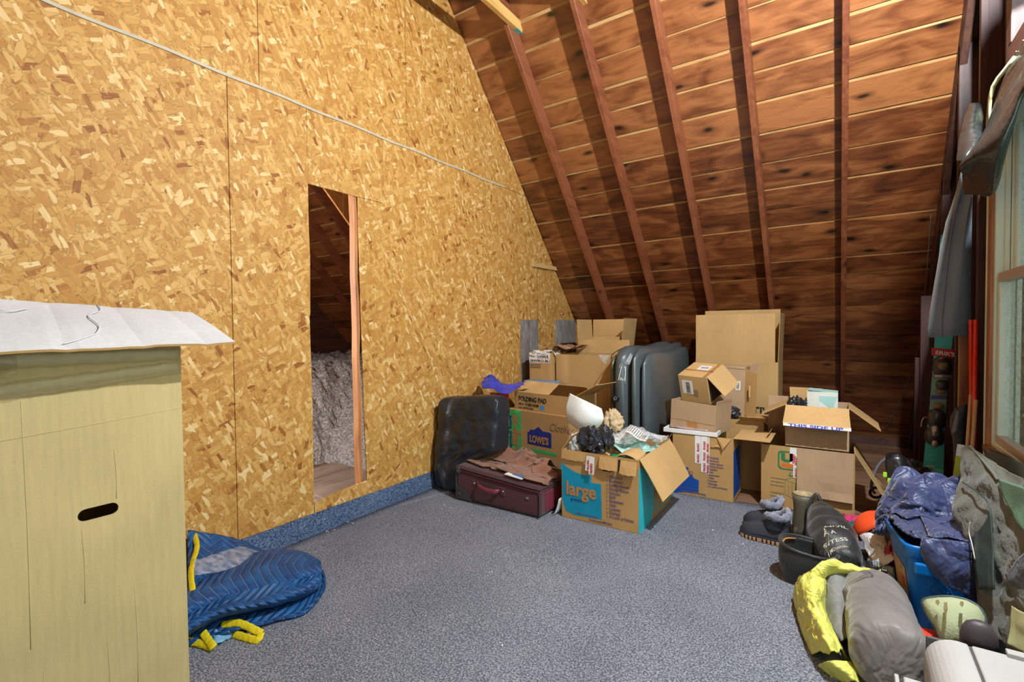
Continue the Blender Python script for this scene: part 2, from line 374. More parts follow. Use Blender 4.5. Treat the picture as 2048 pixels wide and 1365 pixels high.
# ------------------------------------------------------------------ cloth settled on what is under it
def cloth(name, P0, rest, H, mat, parent=None, steps=90, iters=10, mask=None, thick=0.003, xlim=None, pins=None, bend=0.15, seed=0, g=0.0022, sub=0, jit=0.006, damp=0.96, uv=False, ylim=None, fric=0.5):
    """P0: (ny,nx,3) start grid; rest: spacing of the woven grid; H(x,y): height of what lies below"""
    rng = np.random.RandomState(seed); P = P0.astype(float).copy(); P += rng.randn(*P.shape) * jit; Q = P.copy(); ny, nx, _ = P.shape
    pinv = None if pins is None else [(i, j, P0[i, j].copy()) for i, j in pins]
    def con(a, b_, L, k=1.0):
        d = b_ - a; l = np.sqrt((d ** 2).sum(-1, keepdims=True)) + 1e-9; c = d * (0.5 * k * (l - L) / l); return c
    def relax(ax, st, L, k=1.0):
        for ph in (0, 1):
            n = P.shape[ax]; idx = np.arange(n - st); idx = idx[((idx // st) % 2) == ph]
            if len(idx) == 0: continue
            if ax == 0: c = con(P[idx], P[idx + st], L, k); P[idx] += c; P[idx + st] -= c
            else: c = con(P[:, idx], P[:, idx + st], L, k); P[:, idx] += c; P[:, idx + st] -= c
    D = rest * math.sqrt(2)
    for s_ in range(steps):
        V = (P - Q) * damp; Q = P.copy(); P = P + V; P[..., 2] -= g
        for k in range(iters):
            relax(0, 1, rest); relax(1, 1, rest)
            c = con(P[:-1, :-1], P[1:, 1:], D, 0.35); P[:-1, :-1] += c * 0.5; P[1:, 1:] -= c * 0.5
            c = con(P[1:, :-1], P[:-1, 1:], D, 0.35); P[1:, :-1] += c * 0.5; P[:-1, 1:] -= c * 0.5
            if bend: relax(0, 2, rest * 2, bend); relax(1, 2, rest * 2, bend)
            if xlim:
                P[..., 0] = np.clip(P[..., 0], xlim[0], xlim[1])
            if ylim: P[..., 1] = np.clip(P[..., 1], ylim[0], ylim[1])
            if pinv:
                for i, j, q in pinv: P[i, j] = q
        h = H(P[..., 0], P[..., 1]); under = P[..., 2] < h
        P[..., 2] = np.where(under, h, P[..., 2])
        fr = under[..., None]; Q = np.where(fr, Q + (P - Q) * fric, Q)
    idx = np.arange(ny * nx).reshape(ny, nx); F = []; MK = mask if mask is not None else (lambda u, v: True)
    for i in range(ny - 1):
        for j in range(nx - 1):
            if MK((j + 0.5) / (nx - 1), (i + 0.5) / (ny - 1)): F.append((int(idx[i, j]), int(idx[i, j + 1]), int(idx[i + 1, j + 1]), int(idx[i + 1, j])))
    used = sorted({q for f in F for q in f}); mp = {q: i for i, q in enumerate(used)}
    flat = P.reshape(-1, 3); V = [tuple(flat[q]) for q in used]; F = [tuple(mp[q] for q in f) for f in F]
    o = mesh(name, V, F, mat, parent, True)
    if uv:
        ul = o.data.uv_layers.new(name='uv'); li = 0
        for p in o.data.polygons:
            for k_ in p.loop_indices:
                q = used[o.data.loops[k_].vertex_index]; ul.data[k_].uv = ((q % nx) * rest, (q // nx) * rest)
    if sub: subsurf(o, sub)
    solid(o, thick, 0)
    return o
def grid(c, ax, ay, nx, ny):
    c = np.array(c, float); ax = np.array(ax, float); ay = np.array(ay, float)
    u = np.linspace(-.5, .5, nx)[None, :, None]; v = np.linspace(-.5, .5, ny)[:, None, None]
    return c + ax * u + ay * v

def patch(name, rows, mat, parent, k=5, amp=0.0, fs=8.0, seed=0, thick=0.004, kr=None, nrm=(-0.5, -0.8, 0.2), ridges=1.0, uv=None):
    """sheet of cloth through rows of points, with creases"""
    rows = [smooth_path(r, k) for r in rows]; n = len(rows[0]); cols = [smooth_path([rows[j][i] for j in range(len(rows))], kr or k) for i in range(n)]
    m_ = len(cols[0]); V = []; F = []; nv = Vector(nrm).normalized()
    for j in range(m_):
        for i in range(n):
            p = cols[i][j]; p = p + nv * amp * (fold_noise(p * fs, ridges, seed) - 0.4); V.append(p)
    for j in range(m_ - 1):
        for i in range(n - 1): a = j * n + i; F.append((a, a + 1, a + n + 1, a + n))
    o = mesh(name, V, F, mat, parent, True)
    if uv:
        ul = o.data.uv_layers.new(name='uv')
        for p in o.data.polygons:
            for li in p.loop_indices: q = o.data.loops[li].vertex_index; ul.data[li].uv = ((q // n) / m_ * uv[0], (q % n) / n * uv[1])
    solid(o, thick, 0); return o
# ================================================================== THE SETTING
SL = 1.159; TH = math.atan(SL); EAVE_Y = 7.168
n_roof = Vector((0, math.sin(TH), math.cos(TH)))            # outward normal of the roof slope
d_roof = Vector((0, -math.cos(TH), math.sin(TH)))           # up the slope
def roofp(x, s, off=0.0):                                   # s along the slope from the floor line, off below the boards
    return Vector((x, EAVE_Y, 0)) + d_roof * s - n_roof * off
RIDGE_S = 9.1
M_board = wood('roof_board_wood', (0.155, 0.044, 0.012), (0.345, 0.128, 0.040), 'x', 0.33, 0.5, 0.55, 14, 9, 0.26, dark=(0.05, 0.013, 0.005), rx=math.pi + math.atan(1.159))
M_gap = wood('bare_board_edge', (0.42, 0.22, 0.07), (0.62, 0.40, 0.17), 'x', 0.7, 0, 0, 14, 14, 0, dark=(0.20, 0.10, 0.04))
M_raft = wood('rafter_wood', (0.16, 0.043, 0.016), (0.27, 0.088, 0.036), 'y', 0.45, 0.25, 0.1, 16, 9, 0.25, dark=(0.07, 0.022, 0.012))
M_newwood = wood('new_lumber', (0.62, 0.36, 0.10), (0.80, 0.54, 0.20), 'y', 0.6, 0.2, 0, 14, 8, 0.1, dark=(0.45, 0.24, 0.07))
M_dark = wood('dark_siding', (0.055, 0.022, 0.014), (0.11, 0.045, 0.028), 'y', 0.6, 0.2, 0, 14, 8, 0.2)
M_stud = wood('stud_wood', (0.05, 0.020, 0.016), (0.095, 0.040, 0.032), 'z', 0.5, 0.2, 0.1, 14, 8, 0.2)
M_trim = wood('window_trim_wood', (0.22, 0.07, 0.02), (0.42, 0.16, 0.06), 'z', 0.4, 0.3, 0.3, 12, 8, 0.1)
M_floor = wood('floor_plank_wood', (0.20, 0.10, 0.055), (0.36, 0.21, 0.12), 'x', 0.5, 0.1, 0.1, 14, 7, 0.2)
M_osb = osb('strand_board')
M_ply = wood('plywood', (0.42, 0.17, 0.045), (0.62, 0.29, 0.09), 'x', 0.7, 0.1, 0, 8, 6, 0)
M_greyply = wood('weathered_plywood', (0.20, 0.185, 0.17), (0.36, 0.34, 0.31), 'z', 0.8, 0.3, 0, 5, 14, 0.1, dark=(0.08, 0.075, 0.07))
M_carpet = carpet_mat('carpet_blue_grey', (0.095, 0.11, 0.155), (0.225, 0.243, 0.298), (0.48, 0.50, 0.56))
M_carpet2 = carpet_mat('carpet_blue_clean', (0.03, 0.06, 0.14), (0.10, 0.16, 0.30), (0.28, 0.36, 0.52))

# ---- ceiling: sloping roof of boards on rafters
ceil = structure('ceiling')
joints = [(0.0, 0), (0.19, 0), (0.38, 0), (0.57, 0), (0.80, 0), (0.94, 0), (1.14, 0), (1.33, 0.004), (1.52, 0.0), (1.71, 0.006), (1.90, 0), (2.09, 0.012), (2.28, 0), (2.48, 0.020), (2.67, 0.020), (2.88, 0.0), (3.06, 0.022), (3.25, 0.003), (3.45, 0.024), (3.70, 0.016), (3.96, 0.024), (4.22, 0.026), (4.455, 0.020), (4.66, 0.026), (4.90, 0.010), (5.16, 0.028), (5.39, 0.026)]
s = 5.39
while s < RIDGE_S - 0.3:
    s += random.choice((0.23, 0.25, 0.26)); joints.append((s, random.choice((0.012, 0.024, 0.028))))
joints.append((RIDGE_S, 0))
def slab(name, xa, xb, s0, s1, o0, o1, mat, parent):
    v = [roofp(x, s_, o_) for x in (xa, xb) for s_, o_ in ((s0, o0), (s1, o0), (s1, o1), (s0, o1))]
    return mesh(name, v, [(0, 1, 2, 3), (7, 6, 5, 4), (0, 4, 5, 1), (1, 5, 6, 2), (2, 6, 7, 3), (3, 7, 4, 0)], mat, parent)
for i in range(len(joints) - 1):
    s0, g0 = joints[i]; s1, g1 = joints[i + 1]
    cut = random.choice((-0.1, -0.1, 0.54, 2.355, -1.3))
    for xa, xb in ((-5.2, cut - 0.001), (cut + 0.001, 3.70)):
        slab('roof_board', xa, xb, s0 + g0 / 2 + 0.001, s1 - g1 / 2 - 0.001, -0.003 + random.uniform(-0.002, 0.002), -0.0124, M_board, ceil)
slab('roof_backing', -5.2, 3.70, 0, RIDGE_S, -0.0125, -0.032, M_gap, ceil)
RX = [0.54, 1.165, 1.765, 2.355, 2.965]
def rafter(x, wdt=0.042, dep=0.14, mat=M_raft):
    v = [roofp(x + a, s_, o_) for a in (-wdt / 2, wdt / 2) for s_, o_ in ((0.02, 0.0), (RIDGE_S, 0.0), (RIDGE_S, dep), (0.02, dep))]
    o = mesh('rafter', v, [(0, 1, 2, 3), (7, 6, 5, 4), (0, 4, 5, 1), (1, 5, 6, 2), (2, 6, 7, 3), (3, 7, 4, 0)], mat, ceil); bevel(o, 0.003, 1); return o
for x in RX: rafter(x)
for k in range(8): rafter(-0.10 - 0.6 * k)
rafter(3.60, 0.04, 0.14, M_dark)
# far slope (behind the camera) and ridge board
def fslab(name, xa, xb, s0, s1, o0, o1, mat):
    ry = EAVE_Y - RIDGE_S * math.cos(TH)
    v = [roofp(x, s_, o_) for x in (xa, xb) for s_, o_ in ((s0, o0), (s1, o0), (s1, o1), (s0, o1))]
    v = [Vector((p.x, 2 * ry - p.y, p.z)) for p in v]
    return mesh(name, v, [(0, 1, 2, 3), (7, 6, 5, 4), (0, 4, 5, 1), (1, 5, 6, 2), (2, 6, 7, 3), (3, 7, 4, 0)], mat, ceil)
fslab('roof_board', -5.2, 3.70, 0, RIDGE_S, 0, -0.03, M_board)
for x in RX: fslab('rafter', x - 0.021, x + 0.021, 0, RIDGE_S, 0.14, 0.001, M_raft)
# collar ties of fresh lumber nailed beside the rafters
for nm, x0, yend, z0, z1 in (('collar_tie', 0.562, 3.69, 4.01, 4.10), ('collar_tie', 1.187, 3.80, 4.03, 4.12)):
    box(nm, x0, x0 + 0.042, -0.5, yend, z0, z1, M_newwood, ceil, 0.002)
box('paint_mark', 0.5622, 0.6038, 3.60, 3.691, 4.0085, 4.012, M('teal_paint', (0.10, 0.42, 0.38), 0.6), ceil)
for x in RX + [-0.1]:
    pass

# ---- left wall of strand board with the cut-out doorway
wl_ = structure('wall_left')
DY0, DY1, DZ0, DZ1 = 1.962, 2.385, 0.245, 2.378
def panel(name, poly, x0=-0.011, x1=0.0, mat=M_osb, parent=wl_, bev=0.0015):
    V = [(x1, y, z) for y, z in poly] + [(x0, y, z) for y, z in poly]; k = len(poly)
    F = [tuple(range(k)), tuple(range(2 * k - 1, k - 1, -1))] + [(i, i + k, (i + 1) % k + k, (i + 1) % k) for i in range(k)]
    o = mesh(name, V, F, mat, parent)
    bm = bmesh.new(); bm.from_mesh(o.data); bmesh.ops.recalc_face_normals(bm, faces=bm.faces); bm.to_mesh(o.data); bm.free()
    if bev: bevel(o, bev, 1)
    return o
def ry_(z, off=0.012): return EAVE_Y - z / SL - off
SEAM = 2.885; g = 0.0016
panel('strand_board_panel', [(-0.99, 0.005), (1.449 - g, 0.005), (1.449 - g, SEAM - g), (-0.99, SEAM - g)])
# sheets around the opening, edges sawn unevenly
panel('strand_board_panel', [(1.449 + g, 0.005), (1.955, 0.005), (1.952, 0.22), (1.957, 0.9), (1.949, 1.5), (1.955, 1.505), (1.962, 1.9), (1.957, 2.1), (1.957, 2.372), (1.955, SEAM - g), (1.449 + g, SEAM - g)])
panel('strand_board_panel', [(1.957, 2.380), (2.358, 2.380), (2.60, 2.383), (2.60, SEAM - g), (1.957, SEAM - g)])
panel('strand_board_panel', [(1.957, 0.005), (2.60, 0.005), (2.60, 0.266), (2.399, 0.262), (2.20, 0.256), (2.08, 0.244), (2.0, 0.232), (1.957, 0.225)])
panel('strand_board_panel', [(2.3995, 0.2645), (2.6005, 0.2685), (2.6015, 2.380), (2.3615, 2.3775), (2.365, 1.9), (2.377, 1.2), (2.389, 0.6)])
panel('strand_board_panel', [(2.6005 + g, 0.005), (4.905 - g, 0.005), (4.905 - g, 2.13), (ry_(SEAM) * 0 + 4.655, SEAM - g), (2.6005 + g, SEAM - g)])
panel('strand_board_panel', [(4.922 + g, 0.005), (ry_(0.005), 0.005), (ry_(2.09), 2.09), (4.922 + g, 2.09)])
panel('strand_board_panel', [(4.905 + g, 2.094), (ry_(2.094), 2.094), (ry_(SEAM - g), SEAM - g), (4.68, SEAM - g)])
for y0, y1 in ((-0.99, 0.42), (0.42, 1.64), (1.64, 2.86), (2.86, 4.08)):
    top = lambda y: (EAVE_Y - y - 0.012) * SL
    ridge = EAVE_Y - RIDGE_S * math.cos(TH)
    def capz(y): return min(top(y), top(2 * ridge - y)) if y < ridge else top(y)
    panel('strand_board_panel', [(y0 + g, SEAM + g), (min(y1, 4.66) - g, SEAM + g), (y1 - g, capz(y1)), (y0 + g, capz(y0))] if not (y0 < ridge < y1) else [(y0 + g, SEAM + g), (y1 - g, SEAM + g), (y1 - g, capz(y1)), (ridge, capz(ridge)), (y0 + g, capz(y0))])
panel('strand_board_panel', [(4.08 + g, SEAM + g), (4.66, SEAM + g), (4.08 + g, capz(4.08))])
panel('strand_board_panel', [(-4.7, 0.005), (-0.99 - g, 0.005), (-0.99 - g, capz(-0.99)), (-4.7, 0.2)])
# pale batten strip covering the long seam
M_paint = M('old_white_paint', (0.80, 0.76, 0.62), 0.6, 0.1, 12)
M_tape = M('pale_tape', (0.52, 0.47, 0.35), 0.6, 0.1, 12)
bt = []
for i in range(41):
    y = -0.9 + (4.235 + 0.9) * i / 40; bt.append((0.004, y, SEAM + 0.004 * math.sin(i * 1.3)))
V, F = quad_strip([[Vector(p) + Vector((dx, 0, dz)) for dx, dz in ((-0.003, -0.009), (0.004, -0.008), (0.004, 0.008), (-0.003, 0.009))] for p in bt])
mesh('seam_batten', V, F, M_tape, wl_)
# framing behind the sheet, door jamb stud
for y in (-0.3, 0.9, 1.445, 3.05, 3.66, 4.27):
    box('stud', -0.10, -0.0115, y, y + 0.04, 0.0, 2.9, M_stud, wl_)
M_jamb = wood('jamb_wood', (0.36, 0.14, 0.05), (0.55, 0.25, 0.10), 'z', 0.55, 0.3, 0, 12, 8, 0)
jb = []
for i in range(13):
    z = 0.0 + 2.4 * i / 12; a = 0.004 * math.sin(i * 1.9) - 0.012 * i / 12
    jb.append([Vector((-0.012, 2.345 + a, z)), Vector((-0.012, 2.376 + a * 1.6, z)), Vector((-0.058, 2.376 + a * 1.6, z)), Vector((-0.058, 2.335 + a, z))])
V, F = quad_strip(jb); mesh('door_jamb', V, F, M_jamb, wl_)
box('stud', -0.10, -0.012, 1.90, 1.94, 0, 2.9, M_stud, wl_)
# weathered plywood patches and the little batten near the eave
panel('plywood_patch', [(4.53, 0.02), (4.89, 0.02), (4.90, 1.497), (4.528, 1.492)], 0.0005, 0.012, M_greyply)
panel('plywood_patch', [(5.325, 0.02), (5.86, 0.02), (5.86, 1.50), (5.322, 1.503)], 0.0005, 0.012, M_greyply)
st = thing('wood_scrap', 'short pale wood batten nailed crosswise over a gap high on the strand board wall', 'batten', (0.012, 4.8, 2.13))
bar('batten', (0.012, 4.785, 2.128), (0.012, 5.485, 2.135), 0.022, 0.045, M('pale_batten', (0.62, 0.40, 0.16), 0.7), st)

# ---- eave end, behind the rafters, and the attic beyond the partition
M_insul = M('cellulose_fluff', (0.56, 0.55, 0.56), 0.95, 0.45, 40, 70, 1.0, crease=1.0, cs=26)
fl = structure('floor')
for i in range(56):
    y0 = -4.8 + i * 0.215
    if y0 > 7.3: break
    for xa, xb in ((-5.2, 0.9 + 0.6 * (i % 3)), (0.903 + 0.6 * (i % 3), 3.62)):
        box('floor_plank', xa, xb, y0 + 0.0015, y0 + 0.2135, -0.042, -0.021 if y0 < 4.0 else -0.012, M_floor, fl)
wb = structure('wall_back'); box('eave_board', -5.2, 3.62, 7.10, 7.12, -0.02, 0.12, M_dark, wb)
wf = structure('wall_far'); box('gable_sheathing', -5.25, -5.2, -4.8, 7.2, 0, 7.0, M_dark, wf)
# plywood decking and insulation seen through the opening
deck = thing('attic_decking', 'bare plywood decking just inside the narrow doorway', 'decking', (-0.6, 2.4, 0))
box('plywood_sheet', -1.45, -0.13, 0.6, 3.15, -0.02, 0.012, wood('dusty_plywood', (0.33, 0.24, 0.19), (0.47, 0.37, 0.30), 'y', 0.8, 0.1, 0, 8, 6, 0), deck)
nx, ny = 210, 210; V = []; F = []
for j in range(ny):
    for i in range(nx):
        x = -0.14 - 4.96 * (1 - i / (nx - 1)) ** 1.9; y = 0.4 + 2.5 * j / 60 if j < 60 else 2.9 + 3.9 * ((j - 60) / (ny - 61)) ** 1.4
        bx = min(max((y - 3.16 + 0.0 * x) / 1.2, (-1.62 - x) / 0.7), 1.0)
        r = max(0.0, bx)
        h = 0.95 * (1 - (1 - min(1, r * 1.0)) ** 1.6) if bx > 0 else -0.10
        q = Vector((x * 6, y * 6, 0)); nz = mnoise.fractal(q, 0.9, 2.2, 5)
        z = h - 0.03 + (0.075 * nz + 0.055 * fold_noise((x * 14, y * 14, 0.0))) * (1 if bx > 0 else 0)
        lim = (EAVE_Y - y) * SL - 0.25
        V.append((x + 0.02 * mnoise.noise(q * 2), y, min(z, lim)))
for j in range(ny - 1):
    for i in range(nx - 1): a = j * nx + i; F.append((a, a + 1, a + 1 + nx, a + nx))
o = mesh('loose_insulation', V, F, M_insul, None, True); tag(o, 'grey blown-in insulation heaped beyond the doorway', 'insulation', None, 'stuff')
pl = thing('orange_plywood', 'orange-brown plywood sheet high behind the top of the doorway', 'plywood', (-0.7, 2.5, 2.5))
mesh('sheet', [(-0.60, 2.46, 2.62), (-0.60, 3.3, 2.62), (-0.60, 3.3, 1.75), (-0.62, 2.46, 2.62), (-0.62, 3.3, 2.62), (-0.62, 3.3, 1.75)], [(0, 2, 1), (3, 4, 5), (0, 1, 4, 3), (1, 2, 5, 4), (2, 0, 3, 5)], M_ply, pl)

# ---- carpet, turned up against the strand board
cv = []; cf = []
xs = np.linspace(0.012, 3.57, 40); yy = np.linspace(-4.0, 4.17, 60)
for j, y in enumerate(yy):
    for i, x in enumerate(xs):
        ye = y + (0.02 * math.sin(x * 5) if j == 59 else 0); cv.append((x, ye, 0.0165 + 0.001 * mnoise.noise(Vector((x * 3, y * 3, 0)))))
for j in range(59):
    for i in range(39): a = j * 40 + i; cf.append((a, a + 1, a + 41, a + 40))
cp = mesh('carpet', cv, cf, M_carpet, None, True); solid(cp, 0.018, -1)
tag(cp, 'blue-grey fitted carpet covering the attic floor', 'carpet')
strip = []
for i in range(60):
    y = -0.6 + 3.95 * i / 59; top = 0.158 + 0.004 * mnoise.noise(Vector((y * 4, 0, 0)))
    strip.append([Vector((0.040, y, 0.001)), Vector((0.020, y, 0.012)), Vector((0.0125, y, 0.04)), Vector((0.0115, y, top)), Vector((0.001, y, top)), Vector((0.001, y, 0.001))])
V, F = quad_strip(strip); o = mesh('upturned_edge', V, F, M_carpet2, cp, True)
o['label'] = 'deeper blue carpet edge turned up the wall'

# ---- right gable wall with studs and window
wr = structure('wall_right')
XI, XS = 3.58, 3.672
WY0, WY1, WZ0, WZ1 = 0.9, 3.33, 0.82, 2.36
sheath = []
for y0, y1, z0, z1 in ((-4.7, WY0, 0, 7), (WY1, 7.2, 0, 7), (WY0, WY1, 0, WZ0), (WY0, WY1, WZ1, 7)):
    box('sheathing_board', XS, XS + 0.02, y0, y1, z0 - 0.02, z1, M_dark, wr)
for y in (5.55, 4.93, 4.32, 3.715):
    box('stud', XI, XS - 0.001, y, y + 0.04, 0, (EAVE_Y - y - 0.07) * SL, M_stud, wr, 0.002)
box('stud', XI, XS - 0.001, 3.16, 3.20, 2.37, 4.4, M_stud, wr, 0.002)
box('stud', XI, XS - 0.001, 3.42, 3.46, 0, 2.36, M_trim, wr, 0.002)
box('header', XI - 0.002, XS - 0.001, 0.7, 3.155, 2.37, 2.66, wood('header_wood', (0.10, 0.042, 0.034), (0.16, 0.07, 0.055), 'y', 0.5, 0.3, 0, 12, 6, 0), wr, 0.002)
box('stud', XI, XS - 0.001, 3.12, 3.16, 2.67, 4.5, M_stud, wr, 0.002)
box('sill_plate', XI, XS - 0.001, -4.0, 7.0, 0, 0.04, M_stud, wr)
box('insulation_edge', XI - 0.004, XS - 0.001, 3.465, 3.50, 0, 2.1, M('pale_foam', (0.60, 0.70, 0.58), 0.6), wr)
for y in (2.7, 2.1, 1.5, 0.9): box('stud', XI, XS - 0.001, y, y + 0.04, 0.04, 0.76, M_stud, wr)
# window
wd = structure('window_1')
M_vinyl = M('window_vinyl', (0.74, 0.86, 0.78), 0.35, 0.04)
M_bronze = M('taupe_frame', (0.50, 0.42, 0.36), 0.4, 0.05)
box('side_jamb', XI - 0.012, XS + 0.05, 3.355, 3.415, 0.76, 2.37, M_trim, wd, 0.003)
box('window_stool', XI - 0.03, XS, 0.9, 3.37, 0.765, 0.79, M_trim, wd, 0.003)
box('apron', XI - 0.012, XI, 0.9, 3.37, 0.70, 0.765, M_trim, wd, 0.003)
box('frame', XI + 0.0, XI + 0.03, 3.325, 3.354, 0.79, 2.36, M_vinyl, wd, 0.002)
for k in range(3): box('frame_step', XI + 0.03 + k * 0.018, XI + 0.046 + k * 0.018, 3.30 - k * 0.018, 3.354, 0.80, 2.36, M_vinyl, wd, 0.002)
box('sill_frame', XI + 0.0, XI + 0.10, 0.9, 3.326, 0.79, 0.815, M_vinyl, wd, 0.002)
box('head_frame', XI + 0.0, XI + 0.10, 0.9, 3.326, 2.34, 2.365, M_vinyl, wd, 0.002)
lower = box('lower_sash_rail', XI + 0.006, XI + 0.045, 0.92, 3.30, 0.815, 0.855, M_bronze, wd, 0.003)
box('lower_sash_stile', XI + 0.006, XI + 0.045, 3.262, 3.30, 0.855, 1.60, M_vinyl, wd, 0.003)
box('meeting_rail', XI + 0.006, XI + 0.05, 0.92, 3.30, 1.60, 1.645, M_bronze, wd, 0.003)
box('sash_lock', XI - 0.002, XI + 0.03, 2.72, 2.80, 1.645, 1.665, M_bronze, wd, 0.004)
box('upper_sash_stile', XI + 0.055, XI + 0.085, 3.235, 3.275, 1.645, 2.34, M_vinyl, wd, 0.003)
m, nt, b = new_mat('dusty_glass'); b.inputs['Base Color'].default_value = (0.62, 0.88, 0.72, 1); b.inputs['Roughness'].default_value = 0.08
tc = N(nt, 'TexCoord'); n1 = N(nt, 'TexNoise'); n1.inputs['Scale'].default_value = 60; n1.inputs['Detail'].default_value = 8; nt.links.new(tc.outputs['Object'], n1.inputs[0])
r = ramp(nt, [(0.45, (0.10,) * 3), (0.68, (0.5,) * 3)], n1.outputs[0]); nt.links.new(r.outputs[0], b.inputs['Alpha'])
box('glass_pane', XI + 0.025, XI + 0.028, 0.94, 3.265, 0.85, 1.605, m, wd)
box('glass_pane', XI + 0.068, XI + 0.071, 0.94, 3.24, 1.64, 2.345, m, wd)
# outside: lawn and trees past the gable
gd = mesh('ground', [(3.7, -20, -2.6), (60, -20, -2.6), (60, 60, -2.6), (3.7, 60, -2.6)], [(0, 1, 2, 3)], M('lawn_green', (0.16, 0.30, 0.07), 0.9, 0.3, 2)); gd['kind'] = 'structure'
M_leaf = M('tree_leaf', (0.20, 0.46, 0.14), 0.6, 0.5, 9, 30, 0.9)
for k, (x, y, hh) in enumerate(((5.8, 7.4, 4.4), (9.0, 11.5, 5.2), (6.2, 15.5, 6.0))):
    tr = thing('tree', ('leafy green tree closest outside the gable window', 'leafy green tree behind the closest one outside the window', 'tallest green tree farthest outside the window')[k], 'tree', (x, y, -2.6))
    tube('trunk', [(x, y, -2.6), (x + 0.1, y, -0.5), (x, y + 0.1, hh - 2.2)], 0.14, M_dark, tr)
    for q in range(5):
        crumple('crown', (x + random.uniform(-.6, .6), y + random.uniform(-.6, .6), hh - 2.6 + random.uniform(-1.2, 1.2)), (1.2, 1.2, 1.1), 0.9, 3.0, q + k * 7, M_leaf, tr, 4)
# ================================================================== CARTONS
LOCAL = [False]
_rl = root_loc
def root_loc(p): return Vector((0, 0, 0)) if LOCAL[0] else _rl(p)
K1 = cardboard('kraft', (0.50, 0.295, 0.115)); K2 = cardboard('kraft_inside', (0.60, 0.38, 0.16)); K3 = cardboard('kraft_pale', (0.47, 0.32, 0.19))
K4 = cardboard('kraft_olive', (0.49, 0.385, 0.18)); K5 = cardboard('kraft_tan', (0.54, 0.345, 0.145))
K_white = cardboard('white_liner', (0.60, 0.61, 0.63))
I_black = M('ink_black', (0.02, 0.018, 0.016), 0.7, 0, bstr=0); I_purple = M('ink_purple', (0.16, 0.11, 0.22), 0.7, 0, bstr=0)
I_teal = M('ink_teal', (0.0, 0.28, 0.46), 0.5, 0.1, 9, bstr=0.05); I_teal2 = M('ink_teal_bright', (0.02, 0.50, 0.58), 0.5, 0.1, 9, bstr=0.05)
I_blue = M('ink_blue', (0.005, 0.07, 0.36), 0.5, 0.1, 9, bstr=0.05); I_logo = M('ink_logo_blue', (0.02, 0.035, 0.26), 0.5, 0, bstr=0)
I_green = M('ink_green', (0.06, 0.50, 0.14), 0.6, 0.08, bstr=0); I_dkgreen = M('ink_dark_green', (0.02, 0.20, 0.07), 0.6, 0, bstr=0)
I_orange = M('ink_orange', (0.75, 0.16, 0.02), 0.6, 0, bstr=0); I_kraft = M('print_gap_kraft', (0.45, 0.22, 0.08), 0.8, 0.05, bstr=0)
I_white = M('label_white', (0.82, 0.82, 0.82), 0.5, 0.03, bstr=0); I_red = M('ink_red', (0.55, 0.02, 0.03), 0.6, 0, bstr=0); I_grey = M('ink_grey', (0.16, 0.13, 0.10), 0.7, 0, bstr=0)
I_ptape = M('brown_packing_tape', (0.42, 0.21, 0.07), 0.35, 0.08, bstr=0.05)
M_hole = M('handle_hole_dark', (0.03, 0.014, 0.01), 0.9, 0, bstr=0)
TAPE = clear_plastic('clear_tape', (0.95, 0.93, 0.88), 0.3)

def flap_mesh(name, h0, h1, out, length, ang, mat, parent, curl=0.0, taper=0.0, t=0.0042, seed=0, wob=0.003, nl=6, nw=8):
    """panel hinged along h0-h1; ang 0 stands up, 90 lies outward, 180 hangs down"""
    h0 = Vector(h0); h1 = Vector(h1); out = Vector(out); up = Vector((0, 0, 1)); V = []; F = []
    ax = (h1 - h0).normalized(); L = (h1 - h0).length
    for s_ in (0, 1):
        for j in range(nl + 1):
            v = j / nl; a = R(ang + curl * v); p = Vector((0, 0, 0))
            # integrate the curl
            steps = max(1, j)
            for q in range(j):
                aa = R(ang + curl * (q + 0.5) / nl); p += (out * math.sin(aa) + up * math.cos(aa)) * (length / nl)
            nrm = (out * math.cos(a) - up * math.sin(a))
            for i in range(nw + 1):
                u = i / nw; uu = taper * v + u * (L - 2 * taper * v) / L * L / L if L else u
                x = h0 + ax * (taper * v + u * (L - 2 * taper * v)) + p + nrm * (wob * mnoise.noise(Vector((u * 3 + seed, v * 3, seed))) * v - (t if s_ else 0))
                V.append(x)
    k = (nl + 1) * (nw + 1)
    for j in range(nl):
        for i in range(nw):
            a = j * (nw + 1) + i; F.append((a, a + 1, a + nw + 2, a + nw + 1)); F.append((a + k, a + k + nw + 1, a + k + nw + 2, a + k + 1))
    edge = [i for i in range(nw + 1)] + [j * (nw + 1) + nw for j in range(1, nl + 1)] + [nl * (nw + 1) + i for i in range(nw - 1, -1, -1)] + [j * (nw + 1) for j in range(nl - 1, 0, -1)]
    for a, b_ in zip(edge, edge[1:] + edge[:1]): F.append((b_, a, a + k, b_ + k))
    o = mesh(name, V, F, mat, parent)
    bm = bmesh.new(); bm.from_mesh(o.data); bmesh.ops.recalc_face_normals(bm, faces=bm.faces); bm.to_mesh(o.data); bm.free(); return o

